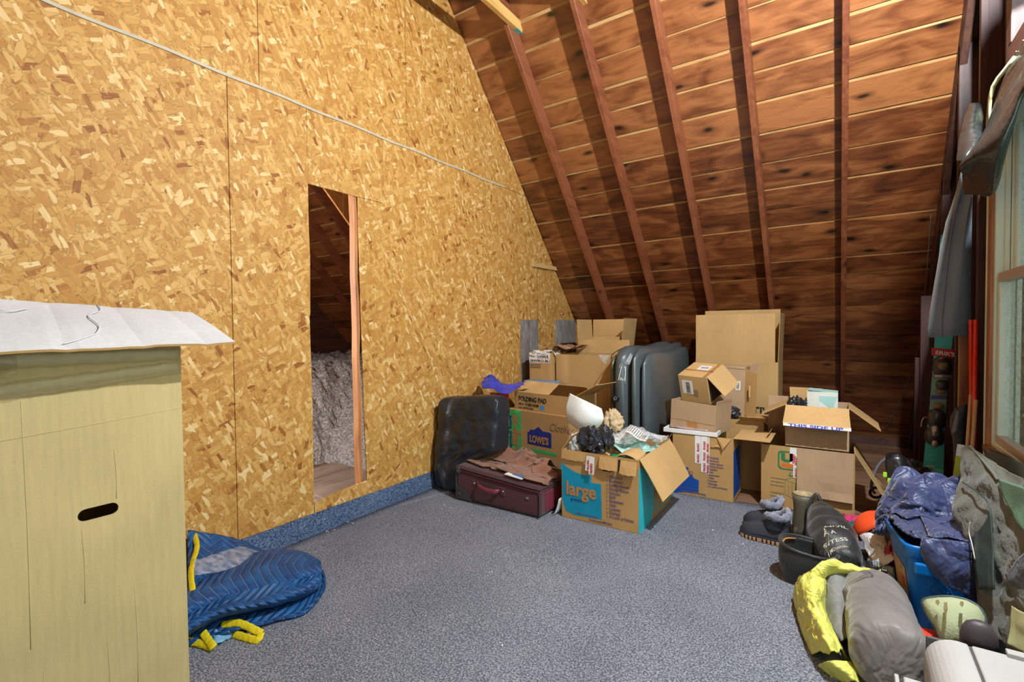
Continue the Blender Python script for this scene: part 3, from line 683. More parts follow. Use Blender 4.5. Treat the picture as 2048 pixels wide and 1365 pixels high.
def carton(label, loc, rz, w, d, h, mat=K1, flaps=(), closed=False, rot=None, cat='box', group=None, fmat=None, name='cardboard_box', t=0.0045, omit=None):
    r = thing(name, label, cat, loc, R(rz), group, rot=tuple(R(a) for a in rot) if rot else None); LOCAL[0] = True
    if closed:
        o = box('body', 0, w, 0, d, 0, h, mat, r, 0.003)
    else:
        v, f = boxv(0, w, 0, d, 0, h); v2, f2 = boxv(t, w - t, t, d - t, t, h)
        V = v + v2
        F = [(0, 3, 2, 1), (0, 1, 5, 4), (1, 2, 6, 5), (2, 3, 7, 6), (3, 0, 4, 7), (8, 9, 10, 11), (8, 12, 13, 9), (9, 13, 14, 10), (10, 14, 15, 11), (11, 15, 12, 8), (4, 5, 13, 12), (5, 6, 14, 13), (6, 7, 15, 14), (7, 4, 12, 15)]
        o = mesh('body', V, F, mat, r)
    H = {'f': ((0, 0, h), (w, 0, h), (0, -1, 0)), 'b': ((0, d, h), (w, d, h), (0, 1, 0)), 'l': ((0, 0, h), (0, d, h), (-1, 0, 0)), 'r': ((w, 0, h), (w, d, h), (1, 0, 0))}
    for k, fl_ in enumerate(flaps):
        s_, ang, ln = fl_[:3]; kw = fl_[3] if len(fl_) > 3 else {}
        a, b_, o_ = H[s_]; a = Vector(a); b_ = Vector(b_); r0 = kw.pop('r0', 0.01); r1 = kw.pop('r1', 0.99); mm = kw.pop('mat', fmat or mat); nm = kw.pop('name', 'flap')
        flap_mesh(nm, a + (b_ - a) * r0, a + (b_ - a) * r1, o_, ln, ang, mm, r, seed=k + w * 10, **kw)
    return r
def done(): LOCAL[0] = False
def front(r, txt, x, z, size, mat, bold=0, width=None, vert=0, side='f', yy=-0.0015, name='lettering', align='LEFT', shear=0):
    """lettering in the carton's own axes; side f faces -y, r faces +x; vert 1 reads upward, -1 downward"""
    w = 0
    if side == 'f': o = (x, yy, z); ri, up = ((1, 0, 0), (0, 0, 1))
    elif side == 'r': o = (yy, x, z); ri, up = ((0, 1, 0), (0, 0, 1))
    else: o = (x, yy, z); ri, up = ((1, 0, 0), (0, 0, 1))
    if vert == 1: ri, up = up, tuple(-c for c in ri)
    if vert == -1: ri, up = tuple(-c for c in up), ri
    return lettering(txt, size, o, ri, up, mat, r, bold, align, name, width, shear=shear)
def sticker(r, x0, x1, z0, z1, mat, y=-0.0006, name='label', side='f'):
    if side == 'f': P = [(x0, y, z0), (x1, y, z0), (x1, y, z1), (x0, y, z1)]
    else: P = [(y, x0, z0), (y, x1, z0), (y, x1, z1), (y, x0, z1)]
    return decal(name, P, mat, r)
def barcode(r, x0, x1, z0, z1, y=-0.0022, horizontal=True, seed=1):
    rr = random.Random(seed); V = []; F = []; p = z0 if horizontal else x0; end = z1 if horizontal else x1
    while p < end:
        wd = rr.choice((0.0012, 0.002, 0.0032)); k = len(V)
        if horizontal: V += [(x0, y, p), (x1, y, p), (x1, y, p + wd), (x0, y, p + wd)]
        else: V += [(p, y, z0), (p + wd, y, z0), (p + wd, y, z1), (p, y, z1)]
        F.append((k, k + 1, k + 2, k + 3)); p += wd + rr.choice((0.0014, 0.0022, 0.003))
    o = mesh('barcode', V, F, I_black, r); solid(o, 0.0003); return o
def polyf(r, pts, mat, loc, yplane, name='print_panel', y=-0.0005):
    """pixel outline on the carton's front plane (a real plane y=yplane), in the carton's own axes"""
    P = []
    for a, b_ in pts:
        q = pt(a, b_, 'y', yplane); P.append((q.x - loc[0], y, q.z - loc[2]))
    # fan from a bmesh n-gon keeps concave outlines right
    if sum((P[i][0] * P[(i + 1) % len(P)][2] - P[(i + 1) % len(P)][0] * P[i][2]) for i in range(len(P))) < 0: P.reverse()
    k = len(P); V = [(p[0], y, p[2]) for p in P] + [(p[0], y - 0.0005, p[2]) for p in P]
    F = [tuple(range(k, 2 * k)), tuple(range(k - 1, -1, -1))] + [(i, (i + 1) % k, (i + 1) % k + k, i + k) for i in range(k)]
    return mesh(name, V, F, mat, r)
ROOMS = ['FRAGILE', 'Bedroom', 'Family Room', 'Dining Room', 'Kitchen', 'Bath', 'Basement', 'Attic', 'Laundry', 'Storage', 'A Load of Bricks']

# -- large teal-printed moving box, front of the pile
L = (1.265, 3.13, 0.019)
b1 = carton('open tan moving box with teal panel printed large, front of the pile', L, 0, 0.578, 0.73, 0.495, K1,
            [('r', 146, 0.30, dict(r0=0.02, r1=0.97, curl=8, mat=K2, taper=0.012)), ('l', -35, 0.13, dict(mat=K2)), ('b', 172, 0.2)])
polyf(b1, [(1124, 925), (1133, 934), (1150, 945), (1166, 950), (1183, 952), (1182, 966), (1202, 969), (1204, 1040), (1180, 1036), (1150, 1031), (1131, 1021), (1125, 1000)], I_teal, L, 3.13)
polyf(b1, [(1121, 925), (1121, 940), (1124, 940)], I_teal, L, 3.13)
q0 = pt(1132, 989, 'y', 3.13); front(b1, 'large', q0.x - L[0], q0.z - L[2] + 0.006, 0.135, I_kraft, 0.004, 0.235, yy=-0.0022)
front(b1, 'grande', 0.075, 0.135, 0.03, I_logo, 0, yy=-0.0022)
for k, s_ in enumerate(ROOMS):
    z = 0.345 - 0.0275 * k; front(b1, s_, 0.372, z, 0.026, I_purple, 0.0004, yy=-0.0016)
    front(b1, 'o', 0.350, z, 0.024, I_purple, -0.0004, yy=-0.0016, name='check_box')
front(b1, 'CARTON PARA MUDANZA', 0.12, 0.045, 0.014, I_purple, 0, yy=-0.0016); front(b1, 'Lowes.com/Moving', 0.22, 0.018, 0.022, I_purple, 0.0004, yy=-0.0016)
# torn strip across the top of the front with a hand hole, creased outward
M_crease = K1
for x0, x1, z1, z0, pr in ((0.30, 0.435, 0.485, 0.405, 0.028), (0.455, 0.572, 0.478, 0.395, 0.040), (0.004, 0.19, 0.492, 0.43, 0.012)):
    V = []; n = 8
    for i in range(n + 1):
        x = x0 + (x1 - x0) * i / n; e = math.sin(math.pi * i / n)
        V += [(x, -0.001, z1), (x, -pr * (0.8 + 0.2 * e) * 0.55, (z0 + z1) / 2), (x, -pr * (0.8 + 0.2 * e), z0 - 0.004 * e + 0.003 * math.sin(i * 2.3))]
    F = []
    for i in range(n):
        for j in range(2): a = i * 3 + j; F.append((a, a + 3, a + 4, a + 1))
    o = mesh('torn_strip', V, F, K1, b1); solid(o, 0.004)
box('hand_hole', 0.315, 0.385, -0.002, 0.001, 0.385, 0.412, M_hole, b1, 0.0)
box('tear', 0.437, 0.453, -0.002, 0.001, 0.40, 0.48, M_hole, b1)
# right side print
LX = 0.578
def sidep(r, pts, mat, xw, loc, lx, name='print_panel'):
    P = []
    for a, b_ in pts:
        q = pt(a, b_, 'x', xw); P.append((lx + 0.0006, q.y - loc[1], q.z - loc[2]))
    return decal(name, P, mat, r)
sidep(b1, [(1277, 1070), (1293, 1055), (1303, 1038), (1307, 1015), (1308, 995), (1306, 965), (1300, 925), (1278, 940)], I_teal2, L[0] + LX, L, LX)
for a, b_ in (((1311, 1002), (1310, 1022)), ((1310, 1022), (1346, 990)), ((1316, 1000), (1315, 1014))):
    p = pt(*a, 'x', L[0] + LX) - Vector(L); q = pt(*b_, 'x', L[0] + LX) - Vector(L); bar('print_line', p + Vector((0.001, 0, 0)), q + Vector((0.001, 0, 0)), 0.0008, 0.010, I_teal2, b1, up=(1, 0, 0) if False else (0, 0, 1))
# fragile tape on the front
def fragile_tape(r, x, z0, z1, w=0.048, y=-0.0025, n=2, col=I_white, tilt=0.0):
    P = [(x, y, z0), (x + w, y, z0), (x + w + tilt, y, z1), (x + tilt, y, z1)]; tp = decal('tape', P, col, r, 0.0008); k = 0; z = z0 + 0.008
    while z + 0.075 < z1 + 0.03:
        if z + 0.078 > z1: break
        front(r, 'FRAGILE', x + w * 0.75, z, 0.024, I_red, 0.0006, 0.068, vert=1, yy=y - 0.0012); z += 0.088
        k += 1
    return tp
fragile_tape(b1, 0.200, 0.375, 0.480, 0.045, -0.024, tilt=0.012); fragile_tape(b1, 0.228, 0.355, 0.478, 0.040, -0.0265, tilt=0.006)
done()

# -- medium blue-printed box behind it
L = (1.795, 4.09, 0.019)
b2 = carton('tan moving box with dark blue panel and red fragile tape strips', L, 0, 0.465, 0.41, 0.50, K1,
            [('r', 88, 0.255, dict(mat=K2, curl=4)), ('b', 165, 0.2), ('l', 150, 0.1), ('f', -150, 0.05, dict(r0=0.3, r1=0.7))])
polyf(b2, [(1345, 985), (1397, 986), (1398, 962), (1388, 957), (1382, 948), (1379, 943), (1376, 935), (1372, 935), (1371, 945), (1345, 940)], I_blue, L, 4.09)
q0 = pt(1386, 950, 'y', 4.09); front(b2, 'medium', q0.x - L[0] - 0.205, q0.z - L[2], 0.075, I_kraft, 0.002, 0.205, yy=-0.0022)
for k, s_ in enumerate(ROOMS): front(b2, s_, 0.285, 0.325 - 0.0232 * k, 0.0205, I_purple, 0.0003, yy=-0.0016); front(b2, 'o', 0.270, 0.325 - 0.0232 * k, 0.02, I_purple, -0.0004, yy=-0.0016, name='check_box')
front(b2, 'Lowes.com/Moving', 0.075, 0.018, 0.024, I_purple, 0.0004, yy=-0.0016); front(b2, 'CARTON PARA MUDANZA', 0.05, 0.048, 0.013, I_purple, 0, yy=-0.0016)
fragile_tape(b2, 0.178, 0.27, 0.498, 0.046); fragile_tape(b2, 0.226, 0.205, 0.498, 0.046, -0.0032); fragile_tape(b2, 0.262, 0.19, 0.498, 0.03, -0.0018, col=M('tape_backing', (0.66, 0.62, 0.58), 0.4, bstr=0))
sticker(b2, 0.02, 0.30, 0.03, 0.40, I_blue, 0.4656, 'print_panel', 'r')
V = [(0.345, -0.002, 0.5), (0.455, -0.002, 0.5), (0.405, -0.03, 0.43), (0.395, -0.03, 0.405)]
o = mesh('torn_strip', V, [(0, 3, 2, 1)], K1, b2); solid(o, 0.004)
V, F = quad_strip([[Vector((0.30 + 0.1 * u, -0.003 - 0.012 * math.sin(math.pi * u), 0.405 + 0.02 * math.sin(math.pi * u))), Vector((0.30 + 0.1 * u, -0.003, 0.42 + 0.02 * math.sin(math.pi * u)))] for u in [i / 10 for i in range(11)]], close=False)
o = mesh('hand_hole_tab', V, F, K1, b2, True); solid(o, 0.003)
done()
t = thing('white_tray', 'white-edged flat tray lying on the box with the fragile tape strips', 'tray', (1.72, 4.08, 0.521)); LOCAL[0] = True
box('tray_front', 0, 0.425, 0, 0.012, 0, 0.034, I_white, t, 0.002); box('tray_side', 0.413, 0.425, 0.012, 0.34, 0, 0.034, I_white, t, 0.002); box('tray_side', 0, 0.012, 0.012, 0.34, 0, 0.034, I_white, t, 0.002)
box('tray_base', 0.012, 0.413, 0.012, 0.34, 0, 0.006, I_white, t); done()

# -- white and pink padded envelope drooping over the tray
M_mail = M('pink_film', (0.72, 0.52, 0.56), 0.25, 0.35, 9, 40, 0.5, coat=0.4)
Hm = lambda x, y: np.where((y > 4.07) & (x > 1.79) & (x < 2.27), 0.53, 0.42)
o = cloth('padded_envelope', grid((1.93, 4.04, 0.60), (0.24, 0.0, 0.0), (0, 0.12, 0.02), 26, 16), 0.0102, lambda x, y: np.where(y > 4.072, 0.558, 0.40 + 0 * x), M_mail, None, steps=40, thick=0.006, seed=3, ylim=(4.05, 4.2))
tag(o, 'crumpled pink and white padded envelope hanging over a white tray', 'envelope')

# -- moving box with green and orange logo, right end of the pile
L = (2.44, 4.22, -0.011)
b3 = carton('tan moving box with green and orange logo and a torn front flap', L, 0, 0.60, 0.42, 0.49, K1,
            [('f', 176, 0.35, dict(r0=0.405, r1=0.985, mat=K3, curl=-3, wob=0.012)), ('r', 150, 0.36, dict(mat=K2)), ('b', 6, 0.33, dict(r0=0.0, r1=0.5, mat=K3)), ('l', -30, 0.10)])
def px3(a, b_, L=L): q = pt(a, b_, 'y', L[1]); return q.x - L[0], q.z - L[2]
x0, z1 = px3(1556, 901); x1, _z = px3(1690, 941); _x, z0 = px3(1556, 938)
# rounded logo frame
rr = 0.025; P = []
for cx, cz, a0 in ((x1 - rr, z1 - rr, 0), (x0 + rr, z1 - rr, 90), (x0 + rr, z0 + rr, 180), (x1 - rr, z0 + rr, 270)):
    for k in range(5): a = R(a0 + 22.5 * k); P.append((cx + rr * math.cos(a), cz + rr * math.sin(a)))
V = []; F = []; k = len(P); cx = (x0 + x1) / 2; cz = (z0 + z1) / 2
for p in P:
    dx = p[0] - cx; dz = p[1] - cz
    V += [(p[0], -0.0015, p[1]), (p[0] - math.copysign(0.010, dx), -0.0015, p[1] - math.copysign(0.010, dz))]
for i in range(k): a = 2 * i; b_ = 2 * ((i + 1) % k); F.append((a, b_, b_ + 1, a + 1))
o = mesh('logo_frame', V, F, I_dkgreen, b3); solid(o, 0.0006)
front(b3, 'U-HAUL', x0 + 0.022, z1 - 0.076, 0.084, I_dkgreen, 0.005, 0.43)
sticker(b3, x0 + 0.022, x1 - 0.012, z0 + 0.020, z0 + 0.048, I_orange, name='logo_band')
a_, c_ = px3(1577, 952); front(b3, 'Loading Aid', a_, c_, 0.042, I_dkgreen, 0.0012, 0.24, shear=0.25)
for k in range(9): a_, c_ = px3(1541, 956 + 7 * k + (8 if k > 2 else 0)); front(b3, random.Random(k).choice(('Place heavy items', 'on the bottom of', 'the box and fill', 'with packing paper')), a_, c_, 0.013, I_dkgreen, 0)
for a, b_ in (((1570, 960), (1595, 954)), ((1595, 954), (1608, 972)), ((1570, 960), (1570, 990)), ((1570, 990), (1608, 1008)), ((1570, 960), (1608, 975)), ((1577, 965), (1577, 990)), ((1584, 968), (1584, 992)), ((1591, 971), (1591, 996)), ((1598, 974), (1598, 1000))):
    p = px3(*a); q = px3(*b_); bar('print_line', (p[0], -0.001, p[1]), (q[0], -0.001, q[1]), 0.0008, 0.0022, I_dkgreen, b3, up=(1, 0, 0.01) if abs(p[0] - q[0]) < 0.005 else (0, 0, 1))
fragile_tape(b3, 0.195, 0.36, 0.486, 0.045); fragile_tape(b3, 0.218, 0.26, 0.44, 0.036, -0.0032)
done()

# -- carton on top of it
L = (2.60, 4.26, 0.481)
b4 = carton('open carton with spread flaps standing on the green-logo moving box', L, 0, 0.405, 0.37, 0.31, K3,
            [('f', 138, 0.165, dict(mat=K2, taper=-0.012)), ('l', 118, 0.19, dict(mat=K5)), ('r', 128, 0.23, dict(mat=K5)), ('b', 4, 0.10, dict(mat=K5, taper=-0.005, r1=0.55))])
# white printed outer liner of the front flap shows at its lower edge
ye = -0.165 * math.sin(R(138)); ze = 0.31 + 0.165 * math.cos(R(138))
decal('liner_edge', [(-0.004, ye - 0.006, ze - 0.016), (0.415, ye - 0.006, ze - 0.016), (0.415, ye - 0.001, ze + 0.006), (-0.004, ye - 0.001, ze + 0.006)], I_white, b4)
lettering('THIS SIDE UP', 0.030, (0.03, ye - 0.006, ze - 0.018), (1, 0, 0), (0, 0.2, 1), M('ink_bright_blue', (0.05, 0.08, 0.55), 0.6, 0, bstr=0), b4, 0.001, width=0.34)
done()
# things inside it
t = carton('white slip case with pale teal lining sticking out of an open carton', (2.735, 4.40, 0.66), 0, 0.20, 0.15, 0.23, M('case_white', (0.72, 0.74, 0.66), 0.5), [('r', -86, 0.19, dict(mat=M('case_teal', (0.40, 0.66, 0.62), 0.5)))], cat='case', name='slip_case')
sticker(t, 0.08, 0.195, 0.0, 0.20, M('case_pale', (0.72, 0.82, 0.80), 0.5), name='front_face'); mesh('lining', [(0.08, -0.003, 0.20), (0.198, -0.003, 0.20), (0.165, -0.003, 0.10), (0.08, -0.003, 0.165)], [(0, 3, 2, 1)], M('case_teal', (0.40, 0.66, 0.62), 0.5), t); done()
M_blkfilm = M('black_film', (0.02, 0.024, 0.035), 0.22, 0.3, 9, 40, 0.4, coat=0.5)
tag(crumple('black_wrapper', (2.67, 4.38, 0.765), (0.06, 0.05, 0.075), 1.0, 2.2, 3, M_blkfilm), 'scrap of black film poking out of the open carton beside the slip case', 'wrapper')

# -- tall carton at the back with its flaps standing
L = (1.735, 5.10, -0.011)
b5 = carton('tallest plain carton with upright flaps at the back under the rafters', L, 0, 0.735, 0.42, 1.07, K5,
            [('f', 0, 0.455, dict(r0=0.005, r1=0.965)), ('b', 0, 0.505, dict(r0=0.0, r1=0.97)), ('r', 2, 0.46), ('l', -2, 0.45)])
def pxl(a, b_, L): q = pt(a, b_, 'y', L[1]); return q.x - L[0], q.z - L[2]
a_, c_ = pxl(1470, 829, L); front(b5, 'ACTIVE', a_, c_, 0.125, I_black, 0.003, 0.36)
a_, c_ = pxl(1486, 843, L); front(b5, 'OUTDOOR', a_, c_, 0.062, I_black, 0.001, 0.27)
a_, c_ = pxl(1500, 858, L); front(b5, 'RIDE', a_, c_, 0.075, I_black, 0.004, 0.18)
done()
# -- support carton between (closed) and leaning tall carton on it
b6 = carton('closed carton under the narrow upright carton, behind the blue-panel box', (2.08, 4.58, -0.011), 0, 0.335, 0.40, 0.60, K1, [('r', 135, 0.14, dict(mat=K3)), ('f', 60, 0.08, dict(mat=K2, r0=0.45))], closed=True)
done()
b7 = carton('narrow upright carton with open side flap and white barcode label', (2.035, 4.69, 0.592), 0, 0.215, 0.17, 0.455, K3, [('f', 178, 0.02, dict(mat=K3, name='corrugated_edge'))], closed=True, rot=(0, 1.5, -3))
v = [(0.215, 0, 0.03), (0.31, -0.04, 0.0), (0.315, -0.05, 0.40), (0.215, 0, 0.44)]
o = mesh('side_flap', v, [(0, 1, 2, 3)], K1, b7); solid(o, 0.005)
v = [(0.315, -0.05, 0.40), (0.23, 0.0, 0.36), (0.255, 0.02, 0.475), (0.335, -0.03, 0.50)]
o = mesh('side_flap', v, [(0, 1, 2, 3)], K3, b7); solid(o, 0.005)
sticker(b7, 0.135, 0.175, 0.245, 0.325, I_white); barcode(b7, 0.142, 0.165, 0.255, 0.315, seed=4); sticker(b7, 0.255, 0.27, 0.2, 0.3, K2, -0.06, 'tape_patch')
done()
tag(crumple('black_wrapper', (2.17, 4.60, 0.64), (0.055, 0.04, 0.05), 1.0, 2.2, 9, M_blkfilm), 'glossy black film stuffed below the narrow upright carton', 'wrapper')
# -- open shallow carton and small taped carton tipped on it
b8 = carton('shallow open carton lying on the white tray', (1.745, 4.19, 0.545), 0, 0.385, 0.30, 0.24, K3, [('r', 6, 0.03), ('b', 172, 0.1)], rot=(0, 2.8, -12))
sticker(b8, 0.15, 0.235, 0.015, 0.075, I_ptape, name='tape'); bar('fold_line', (0.0, -0.0015, 0.078), (0.385, -0.0015, 0.078), 0.001, 0.0025, I_ptape, b8); done()
b9 = carton('small taped carton with barcode labels tipped up on the shallow open carton', (1.80, 4.345, 0.755), 0, 0.262, 0.29, 0.245, K2, [('r', 142, 0.20, dict(mat=K2, taper=0.01))], closed=True, rot=(19, 2, -15))
sticker(b9, 0.028, 0.125, 0.075, 0.20, I_white); barcode(b9, 0.065, 0.10, 0.085, 0.185, seed=2)
decal('label', [(0.10, 0.14, 0.2456), (0.20, 0.14, 0.2456), (0.20, 0.23, 0.2456), (0.10, 0.23, 0.2456)], I_white, b9)
V = []; F = []
for k in range(7): q = 0.12 + 0.01 * k; kk = len(V); V += [(q, 0.165, 0.2472), (q + 0.005, 0.165, 0.2472), (q + 0.005, 0.205, 0.2472), (q, 0.205, 0.2472)]; F.append((kk, kk + 1, kk + 2, kk + 3))
o = mesh('barcode', V, F, I_black, b9); solid(o, 0.0003)
for a in ([(0, 0.11, 0.2454), (0.262, 0.11, 0.2454), (0.262, 0.135, 0.2454), (0, 0.135, 0.2454)], [(0.225, 0, 0.2454), (0.25, 0, 0.2454), (0.25, 0.29, 0.2454), (0.225, 0.29, 0.2454)]): decal('tape', a, I_ptape, b9)
decal('inside_shade', [(0.2624, 0.012, 0.012), (0.2624, 0.278, 0.012), (0.2624, 0.278, 0.225), (0.2624, 0.012, 0.225)], M_hole, b9)  # dark patch painted for the shaded inside; the side itself is closed
sticker(b9, 0.125, 0.165, 0.06, 0.12, M('worn_patch', (0.30, 0.20, 0.11), 0.8), -0.0004, 'worn_patch')
done()

# -- extra large box with green stripe, behind the suitcase
b10 = carton('tan moving box with green stripe and blue house-shaped logo', (0.27, 3.87, 0.019), -9, 0.74, 0.37, 0.605, K1, (), closed=True)
sticker(b10, 0.012, 0.185, 0.0, 0.60, I_green, name='print_panel')
front(b10, 'x-large', 0.075, 0.555, 0.155, I_kraft, 0.006, 0.50, vert=-1, yy=-0.0022)
front(b10, 'extra grande', 0.035, 0.545, 0.052, I_logo, 0.001, 0.32, vert=-1, yy=-0.0022)
V = [(0.262, 0.30), (0.262, 0.415), (0.285, 0.415), (0.295, 0.44), (0.34, 0.44), (0.395, 0.475), (0.45, 0.44), (0.52, 0.44), (0.545, 0.43), (0.545, 0.30)]
P = [(a, -0.0006, b_) for a, b_ in V]; k = len(P)
mesh('logo_panel', [(a, -0.0006, c) for a, _, c in P] + [(a, -0.0014, c) for a, _, c in P], [tuple(range(k, 2 * k)), tuple(range(k))] + [(i, (i + 1) % k, (i + 1) % k + k, i + k) for i in range(k)], I_logo, b10)
front(b10, "LOWE'S", 0.287, 0.325, 0.088, I_kraft, 0.004, 0.225, yy=-0.0030)
V = [(0.245, 0.0), (0.245, 0.215), (0.32, 0.215), (0.32, 0.265), (0.60, 0.265), (0.60, 0.235), (0.355, 0.235), (0.355, 0.185), (0.28, 0.185), (0.28, 0.0)]
P = [(a, b_) for a, b_ in V]; mesh('print_line', [(a, -0.0006, c) for a, c in P] + [(a, -0.0014, c) for a, c in P], [tuple(range(k, 2 * k)), tuple(range(k))] + [(i, (i + 1) % k, (i + 1) % k + k, i + k) for i in range(k)], I_green, b10)
front(b10, 'Clothes', 0.52, 0.46, 0.10, I_grey, -0.0022, 0.26, name='handwriting', shear=0.3)
done()
b11 = carton('flat open carton printed FOLDING PAD on top of the green-striped box', (0.335, 3.905, 0.626), -9, 0.70, 0.33, 0.165, K1,
             [('f', -62, 0.19, dict(mat=K2, r1=0.6)), ('r', 62, 0.26, dict(mat=K2)), ('b', -60, 0.15, dict(mat=K5)), ('l', -75, 0.14, dict(mat=K2))])
front(b11, 'FOLDING PAD', 0.055, 0.082, 0.062, I_black, 0.0012, 0.34); front(b11, 'SKU: 112831450B', 0.055, 0.040, 0.034, I_black, 0.0003, 0.25); front(b11, 'SIZE: 80*75*15CM', 0.055, 0.008, 0.022, I_black, 0.0002, 0.18)
P = []
for i in range(18): a = 2 * math.pi * i / 18; rr = 0.030 if i % 2 else 0.021; P.append((0.345 + rr * math.cos(a), -0.0006, 0.038 + rr * math.sin(a)))
k = 18; mesh('blue_mark', P + [(a, -0.0014, c) for a, _, c in P], [tuple(range(k, 2 * k)), tuple(range(k))] + [(i, (i + 1) % k, (i + 1) % k + k, i + k) for i in range(k)], M('ink_sky', (0.05, 0.30, 0.70), 0.5, bstr=0), b11)
done()
# -- plain big open carton behind
b12 = carton('big plain open carton standing behind the FOLDING PAD carton', (0.465, 4.50, -0.011), -8, 0.665, 0.36, 1.135, K5, [('b', 18, 0.15, dict(mat=K5, taper=0.02)), ('l', 165, 0.1), ('r', 150, 0.18, dict(mat=K5))]); 
decal('tape', [(0.55, -0.0008, 1.09), (0.60, -0.0008, 1.05), (0.655, -0.0008, 1.144), (0.52, -0.0008, 1.144)], TAPE, b12); done()
# -- white-banded box by the wall
b13 = carton('kraft box with white printed band beside the weathered plywood', (0.185, 4.42, -0.011), 0, 0.255, 0.36, 1.150, K1, (), closed=True)
sticker(b13, 0.0, 0.255, 1.045, 1.15, I_white, name='print_band'); front(b13, 'U-HAUL', 0.10, 1.098, 0.038, I_black, 0.001, 0.14, yy=-0.0022); sticker(b13, 0.09, 0.25, 1.086, 1.091, I_orange, -0.0012, 'logo_band')
front(b13, 'ENVIRO-BU', 0.014, 1.052, 0.036, I_black, 0.0008, 0.235, yy=-0.0022); sticker(b13, 0.01, 0.14, 0.985, 1.03, M('label_grey', (0.16, 0.13, 0.10), 0.7, bstr=0), -0.0004); front(b13, 'LARGE', 0.02, 0.994, 0.034, I_kraft, 0.001, 0.11, yy=-0.0022); done()
M_wcloth = M('white_cloth', (0.78, 0.76, 0.74), 0.85, 0.06); M_bcloth = M('brown_paper', (0.33, 0.19, 0.10), 0.7, 0.25)
Hb = lambda x, y: np.where((x > 0.18) & (x < 0.45) & (y > 4.42) & (y < 4.80), 1.142, 1.02) + 0.02 * np.sin(x * 40) * np.sin(y * 35)
o = cloth('white_cloth', grid((0.31, 4.50, 1.30), (0.24, 0, 0), (0, 0.20, 0.10), 34, 26), 0.0125, Hb, M_wcloth, None, steps=55, thick=0.004, seed=4); tag(o, 'crumpled white cloth on top of the white-banded box', 'cloth')
o = cloth('brown_cloth', grid((0.46, 4.68, 1.40), (0.34, 0, 0), (0, 0.16, 0.22), 36, 26), 0.0150, lambda x, y: np.maximum(Hb(x, y), np.where((x > 0.44), 1.195 + 0.02 * np.sin(x * 30), 0)), M_bcloth, None, steps=55, thick=0.004, seed=5); tag(o, 'crumpled brown cloth beside the white cloth on the white-banded box', 'cloth')
# -- rear open carton near the strand board, small box inside
b14 = carton('open carton with upright flaps at the back left, small green-arrow carton inside', (0.475, 5.0, -0.011), 0, 0.505, 0.40, 1.16, K2,
             [('l', 3, 0.345, dict(mat=K2)), ('b', 0, 0.345, dict(mat=K2)), ('r', 7, 0.35, dict(mat=K5)), ('f', 150, 0.2, dict(mat=K5))])
done()
for i, (y_, z_) in enumerate(((0.32, 1.47), (0.22, 1.36), (0.26, 1.22))): pass
b15 = carton('small carton with a green arrow emblem inside the rear open carton', (0.60, 5.04, 1.06), 0, 0.35, 0.10, 0.235, K5, (), closed=True)
k = 8; P = [(0.235, 0.195), (0.29, 0.195), (0.295, 0.205), (0.33, 0.165), (0.315, 0.13), (0.27, 0.13), (0.245, 0.155), (0.235, 0.18)]
mesh('arrow_emblem', [(a, -0.0006, c) for a, c in P] + [(a, -0.0014, c) for a, c in P], [tuple(range(k, 2 * k)), tuple(range(k))] + [(i, (i + 1) % k, (i + 1) % k + k, i + k) for i in range(k)], I_dkgreen, b15)
front(b15, 'PLEASE REUSE THIS BOX', 0.03, 0.185, 0.016, I_dkgreen, 0, 0.18); front(b15, 'TRANSFER', 0.03, 0.15, 0.03, M('ink_olive', (0.22, 0.17, 0.06), 0.7, 0, bstr=0), -0.0004, 0.19); done()
# ================================================================== SOFT THINGS IN THE PILE
def puffy(name, c, half, rz, pw, amp, s, seed, mat, parent=None, sub=5, tilt=0.0, flat=None, shape=None):
    bm = bmesh.new(); bmesh.ops.create_icosphere(bm, subdivisions=sub, radius=1.0); c = Vector(c)
    rot = Matrix.Rotation(rz, 3, 'Z') @ Matrix.Rotation(tilt, 3, 'X'); off = root_loc(parent) if parent is not None else Vector((0, 0, 0))
    for v in bm.verts:
        d = v.co.normalized(); k = (abs(d.x) ** pw + abs(d.y) ** pw + abs(d.z) ** pw) ** (-1 / pw); p = d * k
        w_ = 1 + amp * (fold_noise(Vector((p.x * half[0], p.y * half[1], p.z * half[2])) * 5, s, seed) - 0.4)
        q = Vector((p.x * half[0], p.y * half[1], p.z * half[2]))
        q = q + Vector((d.x * 0.3, d.y, d.z * 0.3)) * (w_ - 1) * half[1]
        if shape: q = shape(q)
        q = rot @ q + c
        if flat is not None and q.z < flat: q.z = flat
        v.co = q - off
    return bmo(name, bm, mat, parent, True)

# -- airbed standing folded behind the boxes
M_air = M('grey_vinyl', (0.078, 0.098, 0.104), 0.34, 0.12, 3, 18, 0.25, coat=0.15); M_air2 = M('olive_vinyl', (0.14, 0.14, 0.06), 0.4, 0.1)
ab = thing('airbed', 'dark grey inflatable bed standing on edge among the cartons', 'airbed', (1.42, 4.7, 0.45))
def lobe(name, xa, xb, y0, y1, z0, z1, mat, bulge=0.0, sx=0.0):
    rings = []; n = 12
    for i in range(n + 1):
        t_ = i / n; y = y0 + (y1 - y0) * t_; e = min(1, math.sqrt(max(0, 1 - (1 - min(1, t_ / 0.20)) ** 2))) * min(1, math.sqrt(max(0, 1 - (1 - min(1, (1 - t_) / 0.12)) ** 2)))
        e = 0.35 + 0.65 * e; zc = (z0 + z1) / 2; xc = (xa + xb) / 2 + sx * t_; z0_ = z0 + 0.42 * max(0, t_ - 0.25) ** 1.2; zc = (z0_ + z1) / 2 + 0.02 * t_
        hz = (z1 - z0_) / 2 * (0.72 + 0.28 * e) ; hx = (xb - xa) / 2 * e * 1.04
        hz += 0.012 * math.sin(t_ * 9)
        rings.append(ring((xc, y, zc), (hx, 0, 0), (0, 0, hz), 28, 3.2))
    return loft(name, rings, mat, ab)
